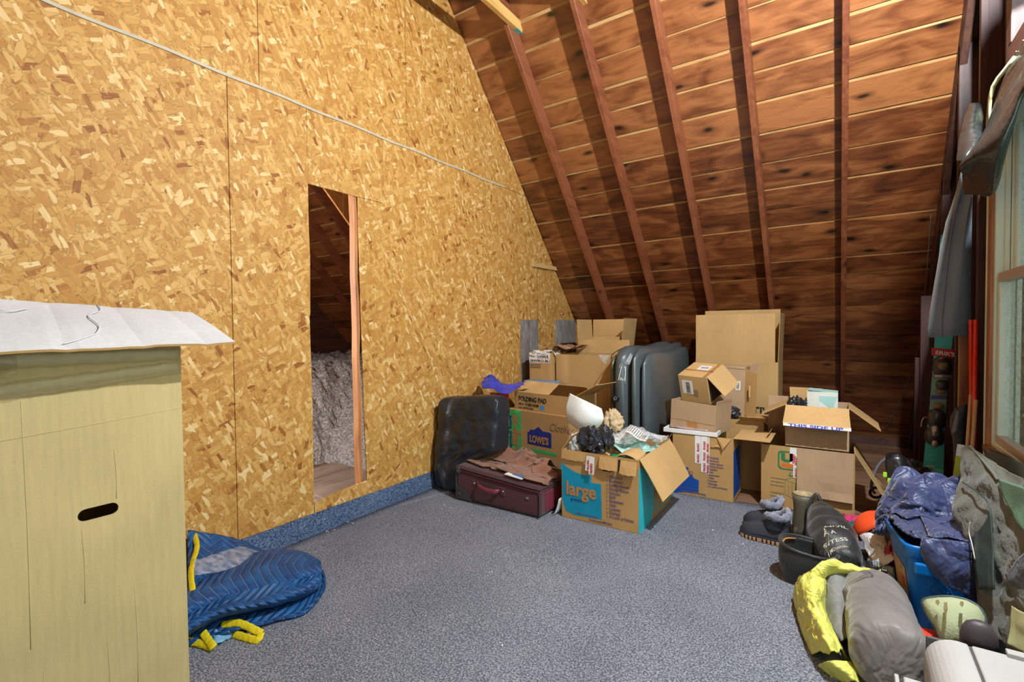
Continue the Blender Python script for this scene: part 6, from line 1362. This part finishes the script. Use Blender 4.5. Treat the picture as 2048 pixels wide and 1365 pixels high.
# -- ski leaning in the corner
M_ski = M('ski_teal', (0.08, 0.60, 0.62), 0.35, 0.1, 2, bstr=0, coat=0.4); M_ski2 = M('ski_cyan', (0.16, 0.85, 0.90), 0.35, 0.05, bstr=0); M_ski3 = M('ski_olive', (0.18, 0.34, 0.27), 0.4, 0.1, bstr=0)
M_band = M('violet_band', (0.06, 0.06, 0.22), 0.5, bstr=0)
ski = thing('ski', 'teal ski with black bindings and red strap leaning in the far right corner', 'ski', (3.5, 4.5, 0.0)); yS = 4.5
prof = [(1842, 1080, 1889, 1080), (1845, 950, 1887, 950), (1852, 880, 1889, 880), (1859, 820, 1892, 820), (1864, 760, 1895, 760), (1868, 710, 1901, 712), (1871, 660, 1907, 665), (1874, 560, 1909, 560), (1882, 470, 1905, 470)]
V = []
for a, b_, c_, d_ in prof:
    p = pt(a, b_, 'y', yS); q = pt(c_, d_, 'y', yS); V += [p, q, q + Vector((0, 0.014, 0)), p + Vector((0, 0.014, 0))]
F = [(0, 1, 2, 3)]
for i in range(len(prof) - 1):
    for j in range(4): a = i * 4 + j; b_ = i * 4 + (j + 1) % 4; F.append((a, b_, b_ + 4, a + 4))
k = (len(prof) - 1) * 4; F.append((k + 3, k + 2, k + 1, k)); mesh('deck', V, F, M_ski, ski)
def skiq(name, pts, mat, dy=0.0015): 
    Q = [pt(a, b_, 'y', yS) + Vector((0, -dy, 0)) for a, b_ in pts]; o = mesh(name, Q, [tuple(range(len(Q)))], mat, ski); solid(o, 0.001, 0); return o
skiq('tip_colour', [(1845, 950), (1887, 950), (1887, 940), (1846, 932)], M_ski2); skiq('mid_colour', [(1857, 835), (1891, 835), (1896, 740), (1866, 740)], M_ski3)
skiq('band', [(1862, 791), (1893, 791), (1893, 799), (1861, 799)], M_band, 0.003)
skiq('logo_plate', [(1853, 931), (1869, 931), (1869, 943), (1853, 943)], M('ski_pale', (0.35, 0.72, 0.74), 0.4, bstr=0), 0.003); skiq('logo_mark', [(1854, 941), (1868, 941), (1868, 938), (1861, 934), (1854, 938)], M_ski3, 0.004)
q = pt(1863, 711, 'y', yS - 0.01); q2 = pt(1863, 696, 'y', yS - 0.01); q3 = pt(1908, 700, 'y', yS - 0.01); q4 = pt(1905, 717, 'y', yS - 0.01)
o = mesh('red_strap', [q, q4, q3, q2], [(0, 1, 2, 3)], M('strap_red', (0.62, 0.02, 0.02), 0.5, bstr=0), ski); solid(o, 0.006, 0)
lettering("ERIK'S", 0.036, q + Vector((0.018, -0.004, 0.010)), (q4 - q).normalized(), (0, 0, 1), I_white, ski, 0.001, width=0.105)
lettering("BLACK", 0.020, pt(1857, 912, 'y', yS) + Vector((0, -0.003, 0)), (1, 0, 0), (0, 0, 1), M_ski2, ski, 0, width=0.05); lettering("88", 0.02, pt(1861, 922, 'y', yS) + Vector((0, -0.003, 0)), (1, 0, 0), (0, 0, 1), M_ski2, ski, 0)
M_steel = M('binding_steel', (0.40, 0.36, 0.33), 0.35, 0.1, metal=0.7); M_bgrey = M('binding_dark', (0.03, 0.027, 0.027), 0.35, 0.1, coat=0.3); M_bz = M('binding_bronze', (0.22, 0.13, 0.07), 0.5, 0.1)
def bind(cx, cy, hw, hh, dep, mat, nm, pw=3):
    c_ = pt(cx, cy, 'y', yS); s_ = 3.42 / 975
    return loft(nm, [ring(c_ + Vector((0, -d_, 0)), (hw * s_ * k, 0, 0), (0, 0, hh * s_ * k), 20, pw) for d_, k in ((0, 1), (dep * 0.7, 0.95), (dep, 0.7))], mat, ski)
tp = bind(1884, 733, 15, 20, 0.055, M_bgrey, 'toe_piece'); bind(1885, 752, 16, 4, 0.062, M_steel, 'toe_bar'); bind(1884, 770, 10, 10, 0.05, M_bgrey, 'toe_base'); bind(1881, 783, 8, 6, 0.03, M_bz, 'toe_plate'); bind(1884, 732, 9, 9, 0.066, M_bz, 'toe_cap')
bind(1876, 812, 8, 6, 0.03, M_bz, 'heel_plate'); bind(1873, 838, 14, 20, 0.055, M_bgrey, 'heel_piece'); bind(1868, 872, 15, 18, 0.07, M_bgrey, 'heel_lever'); bind(1868, 860, 7, 12, 0.082, M_steel, 'heel_latch'); bind(1867, 884, 6, 8, 0.08, M_steel, 'heel_latch')
for sx_ in (-1, 1): tube('brake_arm', smooth_path([pt(1868 + sx_ * 12, 835, 'y', yS - 0.02), pt(1868 + sx_ * 22, 838, 'y', yS - 0.03), pt(1870 + sx_ * 28, 855, 'y', yS - 0.03)], 4), 0.004, M_steel, ski, 6)

# -- leftover lumber, poles and boards in the corner
lm = M('dark_red_lumber', (0.05, 0.016, 0.012), 0.6, 0.2)
for k, (a, top, bot, yv, lab) in enumerate(((1857, 592, 985, 4.98, 'taller dark red-brown post behind the teal ski'), (1838, 716, 960, 5.05, 'shorter dark red-brown post left of the teal ski'))):
    p = pt(a, top, 'y', yv); q = pt(a, bot, 'y', yv); t = thing('lumber_post', lab, 'lumber', (p.x, yv, -0.012)); box('post', p.x - 0.045 + 0.02 * k, p.x + 0.045 - 0.02 * k, yv, yv + 0.04, -0.0115, p.z, lm, t, 0.003)
p = pt(1922, 600, 'y', 3.93); t = thing('brown_board', 'narrow brown board standing behind the red sticks below the hanging trousers', 'board', (p.x, 3.93, -0.01)); box('board', p.x - 0.001, p.x + 0.068, 3.93, 3.95, -0.0115, p.z, M_trim, t, 0.002)
box('pale_edge', p.x - 0.006, p.x - 0.0012, 3.93, 3.95, -0.0115, p.z, M('pale_edge_wood', (0.50, 0.24, 0.08), 0.6), t)
M_rp = M('red_pole', (0.65, 0.02, 0.01), 0.35, 0.05, coat=0.3); M_tp = M('tan_stick', (0.50, 0.34, 0.18), 0.6, 0.1)
for k, (a, b_, c_, d_, yv, mt, lab) in enumerate(((1942, 640, 1945, 920, 3.72, M_rp, 'glossy red pole leaning by the window trim, left one'), (1952, 640, 1947, 930, 3.66, M_rp, 'glossy red pole leaning by the window trim, right one'), (1942, 790, 1930, 960, 3.68, M_tp, 'tan stick leaning left of the red poles'), (1952, 800, 1940, 960, 3.62, M_tp, 'tan stick leaning right of the other tan stick'))):
    p = pt(a, b_, 'y', yv); q = pt(c_, d_, 'y', yv - 0.05); q = q + (q - p) * ((q.z + 0.012) / max(0.05, p.z - q.z)) if q.z > 0 else q
    t = thing('pole', lab, 'pole', (q.x, q.y, max(q.z, 0.02))); tube('shaft', [p, p.lerp(q, 0.5), q], 0.011 if k < 2 else 0.009, mt, t, 10); tube('tip', [q, q + (q - p).normalized() * 0.02], 0.006, M_rub, t, 8)
t = thing('lime_ski', 'white and lime strip standing behind the grey-green coat', 'ski', (3.48, 3.35, 0.0)); a = pt(1922, 890, 'y', 3.4); b_ = pt(1913, 955, 'y', 3.4); bar('upper_half', a, a.lerp(b_, 0.35), 0.028, 0.008, I_white, t, up=(0, 1, 0)); bar('lower_half', a.lerp(b_, 0.35), a + (b_ - a) * 3.2, 0.028, 0.008, M('lime_paint', (0.55, 0.60, 0.05), 0.4), t, up=(0, 1, 0))
t = thing('black_glove', 'black curved glove-like object hanging beside the brown board', 'glove', (3.5, 3.8, 0.8))
loft('shell', [ring(pt(a, b_, 'y', 3.8), (r_, 0, 0), (0, r_ * 0.6, 0), 16) for a, b_, r_ in ((1932, 808, 0.010), (1924, 818, 0.03), (1919, 835, 0.04), (1918, 855, 0.04), (1921, 880, 0.035), (1924, 905, 0.035), (1922, 925, 0.03))], M_blk, t)
loft('cuff', [ring(pt(a, b_, 'y', 3.77), (r_, 0, 0), (0, 0.012, 0), 14) for a, b_, r_ in ((1916, 822, 0.008), (1913, 845, 0.012), (1910, 862, 0.014), (1906, 868, 0.006))], M('cuff_grey', (0.12, 0.13, 0.16), 0.5), t)
def RPX(a, b_):
    d = ray(a, b_); k = n_roof.dot(Vector((0, EAVE_Y, 0))) - 0.012; return CAM + d * ((k - n_roof.dot(CAM)) / n_roof.dot(d))
ca = thing('cable', 'thin pale cable hanging down the roof boards near the corner', 'cable', (3.4, 5, 0.5)); tube('wire', smooth_path([RPX(1862, 430), RPX(1852, 560), RPX(1838, 690), RPX(1810, 780), RPX(1772, 858)], 8), 0.004, M('cable_grey', (0.20, 0.17, 0.15), 0.6), ca, 6)

# -- hanging trousers under the tarp
M_tr1 = M('trouser_blue_grey', (0.15, 0.19, 0.24), 0.75, 0.12, 5, 100, 0.3, sheen=0.3); hg = thing('hanging_trousers', 'blue-grey trouser leg hanging from the wall framing', 'trousers', (3.5, 3.95, 2.1))
rows_ = [(1942, 330, 0.030), (1936, 385, 0.048), (1925, 440, 0.066), (1918, 500, 0.080), (1913, 560, 0.095), (1909, 620, 0.112), (1906, 650, 0.118), (1906, 672, 0.120)]
RR = []
for i, (a, b_, r_) in enumerate(rows_):
    c_ = pt(a, b_, 'y', 3.86); R0 = ring(c_, (r_, 0, 0.10 * r_ if i > 5 else 0), (0.0, r_ * 0.55, 0), 32)
    R0 = [p + Vector((0.008 * math.sin(q * 1.1 + i * 0.5), 0.010 * math.sin(q * 0.9 + i * 0.4), 0)) for q, p in enumerate(R0)]; R0 = [Vector((min(p.x, 3.575), p.y, p.z)) for p in R0]; RR.append(R0)
o = sock('leg_tube', RR, M_tr1, hg, 0.005)
tube('side_seam', smooth_path([RR[i][21] + Vector((0, -0.004, 0)) for i in range(8)], 5), 0.0035, M('seam_mauve', (0.20, 0.18, 0.21), 0.8), hg, 6)
tube('hanger_hook', [(3.57, 3.86, 2.28), (3.55, 3.86, 2.34), (3.585, 3.86, 2.38)], 0.005, M_rub, hg, 6)
# -- tarp stapled above the window
M_tarp = M('dark_vinyl', (0.013, 0.018, 0.018), 0.36, 0.15, 4, 30, 0.2, coat=0.2, crease=0.3, cs=5); tp_ = thing('window_tarp', 'dark vinyl sheet stapled above the window and sagging at its corner', 'tarp', (3.5, 3.0, 2.4))
X_ = lambda a, b_, x: pt(a, b_, 'x', x)
patch('sheet', [[X_(2075, 60, 3.572), X_(2040, 100, 3.572), X_(2012, 150, 3.572), X_(1990, 205, 3.570), X_(1975, 270, 3.566)],
                [X_(2085, 95, 3.55), X_(2048, 135, 3.545), X_(2018, 185, 3.53), X_(1985, 240, 3.50), X_(1945, 300, 3.46)],
                [X_(2090, 110, 3.50), X_(2052, 160, 3.49), X_(2022, 215, 3.47), X_(1980, 275, 3.43), X_(1918, 335, 3.37)],
                [X_(2090, 140, 3.49), X_(2045, 195, 3.49), X_(2022, 255, 3.47), X_(1990, 320, 3.45), X_(1930, 352, 3.42)],
                [X_(2090, 160, 3.54), X_(2040, 205, 3.55), X_(2014, 300, 3.54), X_(1988, 388, 3.53), X_(1945, 386, 3.50)]], M_tarp, tp_, 6, 0.012, 4, 3)
patch('sagging_corner', [[X_(1938, 207, 3.50), X_(1950, 206, 3.51), X_(1962, 210, 3.53), X_(1966, 235, 3.54)], [X_(1924, 250, 3.44), X_(1940, 248, 3.45), X_(1955, 252, 3.47), X_(1964, 262, 3.48)], [X_(1915, 300, 3.39), X_(1930, 298, 3.40), X_(1945, 292, 3.42), X_(1956, 285, 3.44)], [X_(1913, 322, 3.375), X_(1922, 324, 3.38), X_(1935, 318, 3.40), X_(1948, 300, 3.43)]], M_tarp, tp_, 5, 0.010, 5, 8)
patch('hem', [[X_(1925, 340, 3.43), X_(1950, 330, 3.45), X_(1985, 315, 3.47)], [X_(1928, 388, 3.46), X_(1955, 390, 3.48), X_(1982, 389, 3.50)]], M_tarp, tp_, 6, 0.008, 5, 9)
patch('shade_sheet', [[Vector((3.572, 2.50, 3.38)), Vector((3.52, 2.52, 3.37)), Vector((3.462, 2.53, 3.33))], [Vector((3.572, 2.60, 3.28)), Vector((3.51, 2.61, 3.26)), Vector((3.425, 2.63, 3.19))], [Vector((3.572, 2.70, 3.16)), Vector((3.49, 2.71, 3.13)), Vector((3.400, 2.71, 3.10))], [Vector((3.572, 2.82, 3.0)), Vector((3.48, 2.80, 2.99)), Vector((3.372, 2.78, 3.02))]], M_tarp, tp_, 5, 0.004, 5, 9)  # unseen sheet added and shaped to cast the shadow wedge on the roof
for a, b_ in ((2030, 108), (2008, 142), (1995, 163), (2044, 86)): q = X_(a, b_, 3.568); bar('staple', q + Vector((0, -0.018, 0.003)), q + Vector((0, 0.018, -0.003)), 0.003, 0.003, M_metal, tp_)
ls = thing('lime_trim', 'pale lime strip curving along the tarp edge above the window', 'strip', (3.56, 3.2, 2.5))
V, F = quad_strip([[X_(a - 3, b_, 3.555), X_(a + 4, b_ + 2, 3.555)] for a, b_ in ((2030, 112), (2010, 138), (1996, 155), (1986, 172), (1980, 195), (1977, 225), (1975, 260))], close=False); o = mesh('strip', V, F, M('pale_lime', (0.62, 0.66, 0.38), 0.5), ls, True); solid(o, 0.004)

# -- coat heaped against the wall under the window
M_coat = M('grey_green_coat', (0.125, 0.13, 0.10), 0.7, 0.2, 4, 90, 0.3, sheen=0.2, crease=0.35, cs=4); M_mesh = M('green_mesh', (0.13, 0.24, 0.16), 0.8, 0.15, 6, 200, 0.4); M_dcoat = M('dark_green_lining', (0.035, 0.06, 0.05), 0.5, 0.2)
ct = thing('green_coat', 'grey-green coat draped over a low heap under the window', 'coat', (3.48, 2.8, 0.4)); 
Pq = lambda a, b_, y: pt(a, b_, 'y', y)
patch('body', [[Pq(1922, 897, 3.10), Pq(1940, 893, 3.05), Pq(1965, 908, 2.95), Pq(1995, 930, 2.82), Pq(2030, 955, 2.65), Pq(2075, 975, 2.45)],
               [Pq(1926, 950, 3.02), Pq(1950, 950, 2.92), Pq(1975, 955, 2.82), Pq(2005, 975, 2.70), Pq(2040, 1000, 2.55), Pq(2090, 1020, 2.36)],
               [Pq(1915, 990, 2.96), Pq(1945, 1000, 2.84), Pq(1978, 1010, 2.74), Pq(2010, 1030, 2.63), Pq(2048, 1050, 2.48), Pq(2100, 1080, 2.30)],
               [Pq(1905, 1022, 2.92), Pq(1940, 1045, 2.80), Pq(1985, 1060, 2.66), Pq(2015, 1085, 2.56), Pq(2055, 1110, 2.42), Pq(2110, 1140, 2.25)],
               [Pq(1932, 1070, 2.84), Pq(1950, 1095, 2.74), Pq(1988, 1120, 2.60), Pq(2020, 1150, 2.50), Pq(2060, 1180, 2.36), Pq(2115, 1200, 2.22)],
               [Pq(1937, 1130, 2.76), Pq(1955, 1160, 2.66), Pq(1992, 1190, 2.54), Pq(2020, 1210, 2.46), Pq(2065, 1240, 2.32), Pq(2120, 1260, 2.18)],
               [Pq(1957, 1210, 2.62), Pq(1972, 1250, 2.52), Pq(1998, 1280, 2.42), Pq(2022, 1300, 2.36), Pq(2070, 1320, 2.24), Pq(2125, 1340, 2.12)]], M_coat, ct, 7, 0.050, 5.5, 14, 0.005, nrm=(-0.6, -0.75, 0.1))
patch('mesh_panel', [[Pq(1996, 958, 2.70), Pq(2026, 968, 2.56), Pq(2075, 985, 2.38)], [Pq(2012, 1000, 2.60), Pq(2042, 1015, 2.47), Pq(2090, 1035, 2.30)], [Pq(2034, 1045, 2.47), Pq(2055, 1065, 2.38), Pq(2100, 1085, 2.24)]], M_mesh, ct, 6, 0.02, 4, 5)
patch('lining', [[Pq(1945, 1075, 2.70), Pq(1968, 1050, 2.64), Pq(1982, 1020, 2.62)], [Pq(1950, 1110, 2.64), Pq(1972, 1100, 2.58), Pq(1986, 1080, 2.56)], [Pq(1958, 1180, 2.56), Pq(1976, 1180, 2.50), Pq(1990, 1180, 2.46)]], M_dcoat, ct, 6, 0.02, 6, 6)
tube('zip_shine', smooth_path([Pq(1940, 1045, 2.72), Pq(1938, 1065, 2.70), Pq(1944, 1090, 2.66), Pq(1950, 1120, 2.62)], 6), 0.003, M_steel, ct, 8)
tube('seam', smooth_path([Pq(1940, 893, 3.04), Pq(1960, 915, 2.92), Pq(1985, 945, 2.78), Pq(1995, 960, 2.72)], 6), 0.005, M_coat, ct, 8)
tube('seam', smooth_path([Pq(1925, 965, 2.93), Pq(1955, 985, 2.78), Pq(1978, 1010, 2.68), Pq(1985, 1060, 2.62)], 6), 0.003, M_dcoat, ct, 8)
bc = thing('black_cloth', 'black cloth band along the wall directly below the window sill', 'cloth', (3.55, 2.6, 0.7)); patch('sheet', [[X_(1965, 893, 3.555), X_(2000, 905, 3.555), X_(2040, 925, 3.552), X_(2090, 950, 3.55)], [X_(1980, 935, 3.545), X_(2010, 960, 3.54), X_(2048, 985, 3.54), X_(2095, 1010, 3.54)]], M_dcoat, bc, 6, 0.012, 6, 3)
hp = thing('clothes_heap', 'dark folded clothes packed under the grey-green coat', 'clothes', (3.50, 2.7, 0.019)); puffy('stack', (3.51, 2.76, 0.21), (0.05, 0.2, 0.185), R(4), 3, 0.2, 0.8, 3, M_dcoat, hp, 4, 0, 0.02)
ol = thing('olive_cloth', 'pale olive cloth at the right edge behind the white appliance', 'cloth', (3.5, 2.2, 0.3)); patch('sheet', [[Pq(2022, 1212, 2.40), Pq(2048, 1225, 2.32), Pq(2090, 1240, 2.2)], [Pq(2020, 1250, 2.36), Pq(2048, 1265, 2.28), Pq(2095, 1280, 2.16)], [Pq(2016, 1290, 2.30), Pq(2048, 1305, 2.22), Pq(2100, 1320, 2.12)]], M('pale_olive', (0.36, 0.36, 0.18), 0.8, 0.2), ol, 6, 0.03, 6, 4)
bt_ = thing('black_pouch', 'black triangular pouch on the coat at the right edge', 'pouch', (3.5, 2.35, 0.55)); patch('shell', [[Pq(2012, 1150, 2.44), Pq(2035, 1120, 2.38), Pq(2075, 1085, 2.26)], [Pq(2014, 1160, 2.42), Pq(2042, 1150, 2.34), Pq(2080, 1140, 2.22)], [Pq(2020, 1172, 2.40), Pq(2048, 1180, 2.32), Pq(2085, 1190, 2.20)]], M_blk, bt_, 6, 0.02, 5, 7)

# -- pale green seat flap with dark binding, black knob, orange cloth
M_pg = M('pale_green_canvas', (0.40, 0.44, 0.26), 0.8, 0.14, 5, 120, 0.3); fp = thing('canvas_flap', 'pale green stained canvas flap with dark edge in front of the blue tote', 'canvas', (3.3, 2.35, 0.35))
edge = [(1845, 1205), (1852, 1199), (1875, 1195), (1905, 1195), (1935, 1202), (1957, 1215), (1970, 1235), (1972, 1262), (1968, 1290), (1930, 1292), (1888, 1290), (1878, 1270), (1868, 1250), (1855, 1230)]
Q = [Pq(a, b_, 2.36 + 0.10 * (1290 - b_) / 95) for a, b_ in edge]; c_ = sum(Q, Vector()) / len(Q)
V = [c_ + Vector((-0.01, -0.035, 0.01))]; F = []; n = len(Q)
for rj, rk in enumerate((0.35, 0.7, 1.0)):
    for q in Q: V.append(c_ + (q - c_) * rk + Vector((-0.01, -0.035, 0.01)) * (1 - rk ** 2) + Vector((0, 0.006 * mnoise.noise(q * 12), 0)))
for i in range(n): F.append((0, 1 + i, 1 + (i + 1) % n))
for rj in range(2):
    for i in range(n): a = 1 + rj * n + i; b_ = 1 + rj * n + (i + 1) % n; F.append((a, a + n, b_ + n, b_))
o = mesh('canvas', V, F, M_pg, fp, True); solid(o, 0.01); tube('binding', smooth_path(Q[:10], 4), 0.007, M_dcoat, fp, 8); tube('binding', smooth_path(Q[10:] + [Q[0]], 4), 0.007, M_dcoat, fp, 8)
M_stain = M('brown_stain', (0.20, 0.16, 0.06), 0.9)
for a, b_, h_ in ((1894, 1216, 22), (1878, 1203, 8), (1926, 1206, 8)):
    V = [Pq(a - 3, b_ - h_ * 0.6, 2.42), Pq(a + 3, b_ - h_ * 0.6, 2.42), Pq(a + 4, b_, 2.39), Pq(a, b_ + h_ * 0.7, 2.375), Pq(a - 4, b_, 2.39)]; o = mesh('stain', [v + Vector((-0.008, -0.03, 0.006)) for v in V], [(0, 4, 3, 2, 1)], M_stain, fp); solid(o, 0.002)
kn = thing('dark_cap', 'small dark rounded cap beside the pale green canvas flap', 'cap', (3.38, 2.25, 0.3)); rr = []
loft('dome', [ring(Pq(1958, 1268, 2.26) + Vector((0, 0, z)), (r_, 0, 0), (0, r_ * 0.6, 0), 24, 2.4) for z, r_ in ((-0.06, 0.050), (-0.02, 0.050), (0.01, 0.046), (0.032, 0.034), (0.043, 0.016))], M('warm_dark_plastic', (0.06, 0.048, 0.055), 0.5), kn)
tag(puffy('orange_cloth', pt(1856, 1302, 'y', 2.42), (0.085, 0.07, 0.075), 0.2, 2.3, 0.4, 1.2, 12, M('orange_red_fabric', (0.80, 0.035, 0.01), 0.7, 0.12), None, 5, 0, 0.02), 'bright orange-red cloth bunched between sleeping bag and white appliance', 'cloth')
tag(crumple('red_wrapper', pt(1785, 1110, 'y', 3.08), (0.03, 0.03, 0.06), 0.8, 2, 77, M_redfilm), 'red wrapper beside the blue tote handle', 'wrapper')

# -- white plastic appliance in the right foreground
M_app = M('off_white_plastic', (0.47, 0.462, 0.45), 0.55, 0.03, 4, 260, 0.25); M_apd = M('appliance_gap', (0.08, 0.075, 0.07), 0.8, bstr=0)
ap = thing('white_appliance', 'off-white plastic appliance with rounded front roll, right foreground', 'appliance', (3.38, 1.9, 0.019))
ya0, ya1 = 1.45, 2.20
sec = [(3.205, 0.02), (3.205, 0.20)] + [(3.205 + 0.085 * (1 - math.cos(a)), 0.235 + 0.085 * math.sin(a)) for a in np.linspace(0, math.pi / 2, 9)] + [(3.318, 0.318), (3.318, 0.02)]
V, F = quad_strip([[Vector((x, y, z)) for x, z in sec] for y in (ya0, ya1)]); o = mesh('front_roll', V, F, M_app, ap); bevel(o, 0.006, 3)
sec = [(3.326, 0.02), (3.326, 0.317), (3.50, 0.317), (3.50, 0.02)]
V, F = quad_strip([[Vector((x, y, z)) for x, z in sec] for y in (ya0, ya1)]); o = mesh('lid', V, F, M_app, ap); bevel(o, 0.006, 3)
box('gap', 3.317, 3.327, ya0, ya1 - 0.004, 0.03, 0.308, M_apd, ap); box('rear_strip', 3.21, 3.50, ya1 + 0.001, ya1 + 0.014, 0.05, 0.305, M('appliance_grey', (0.10, 0.095, 0.09), 0.6), ap, 0.003)
box('raised_edge', 3.41, 3.50, ya1 - 0.02, ya1 + 0.012, 0.315, 0.332, M_app, ap, 0.003)
qa = pt(1806, 1352, 'y', 2.06); qb = pt(1858, 1352, 'y', 2.06); qc = pt(1788, 1352, 'y', 2.06)
box('latch_tab', qa.x, 3.204, 1.93, 2.06, qa.z - 0.05, qa.z, M_app, ap, 0.006); box('latch_fin', qc.x, qc.x + 0.012, 1.96, 2.06, qa.z - 0.05, qa.z, M_app, ap, 0.003); box('latch_plate', qc.x, 3.204, 1.93, 2.06, qa.z - 0.062, qa.z - 0.051, M_app, ap, 0.003)
lettering('2', 0.045, (qa.x + 0.03, 1.985, qa.z), (1, 0, 0), (0, 1, 0), M('embossed_grey', (0.36, 0.35, 0.34), 0.6, bstr=0), ap, 0.001, name='moulded_mark')

# -- litter on the carpet
V = []; F = []; rg = random.Random(4)
for a, b_ in ((660, 1064), (672, 1060), (652, 1068), (700, 1047), (985, 1146), (978, 1150), (895, 1013), (1310, 1050), (1490, 1092), (880, 1020), (700, 1240), (1420, 1060), (1000, 1290)):
    for q in range(3):
        c_ = pt(a + rg.uniform(-7, 7), b_ + rg.uniform(-4, 4), 'z', 0.0225); r_ = rg.uniform(0.0015, 0.0045); an = rg.uniform(0, 6.3); k = len(V)
        for s_ in range(4): V.append(c_ + Vector((math.cos(an + s_ * 1.57) * r_ * (2 if s_ % 2 else 0.8), math.sin(an + s_ * 1.57) * r_ * (2 if s_ % 2 else 0.8), 0.001 * s_)))
        F.append((k, k + 1, k + 2, k + 3))
o = mesh('litter', V, F, I_white); solid(o, 0.001); tag(o, 'tiny white scraps of litter scattered on the carpet', 'litter', None, 'stuff')
# ---- print, barcodes and catches belong to the panel, label or part they sit on
def bbx(o):
    vs = [v.co for v in o.data.vertices]
    return [(min(v[i] for v in vs), max(v[i] for v in vs)) for i in range(3)]
def inside(a, b_, tol=0.012):
    return all(a[i][0] >= b_[i][0] - tol and a[i][1] <= b_[i][1] + tol for i in range(3))
KIDS = ('lettering', 'barcode', 'logo_band', 'logo_mark', 'toe_cap', 'toe_bar', 'heel_latch', 'arrow_emblem')
HOSTS = ('label', 'logo_panel', 'logo_plate', 'print_band', 'print_panel', 'liner_edge', 'logo_frame', 'red_strap', 'toe_piece', 'heel_lever')
for root in [o for o in bpy.data.objects if o.parent is None and o.children]:
    ch = [c for c in root.children if c.type == 'MESH' and len(c.data.vertices)]
    hosts = [(c, bbx(c)) for c in ch if c.name.split('.')[0] in HOSTS]
    for c in ch:
        if c.name.split('.')[0] not in KIDS: continue
        bc_ = bbx(c); best = None
        for h, bh in hosts:
            tol = 0.09 if h.name.startswith(('toe_piece', 'heel_lever')) else 0.012
            if inside(bc_, bh, tol):
                vol = sum(b_ - a for a, b_ in bh)
                if best is None or vol < best[0]: best = (vol, h)
        if best: c.parent = best[1]
for r_, hn, kn in ((sc_, 'handle', 'rivet'), (kb2, 'shell', 'buckle'), (tt, 'body', 'embossed_ring')):
    host = [c for c in r_.children if c.name.split('.')[0] == hn]
    for c in list(r_.children):
        if c.name.split('.')[0] == kn and host: c.parent = host[0]
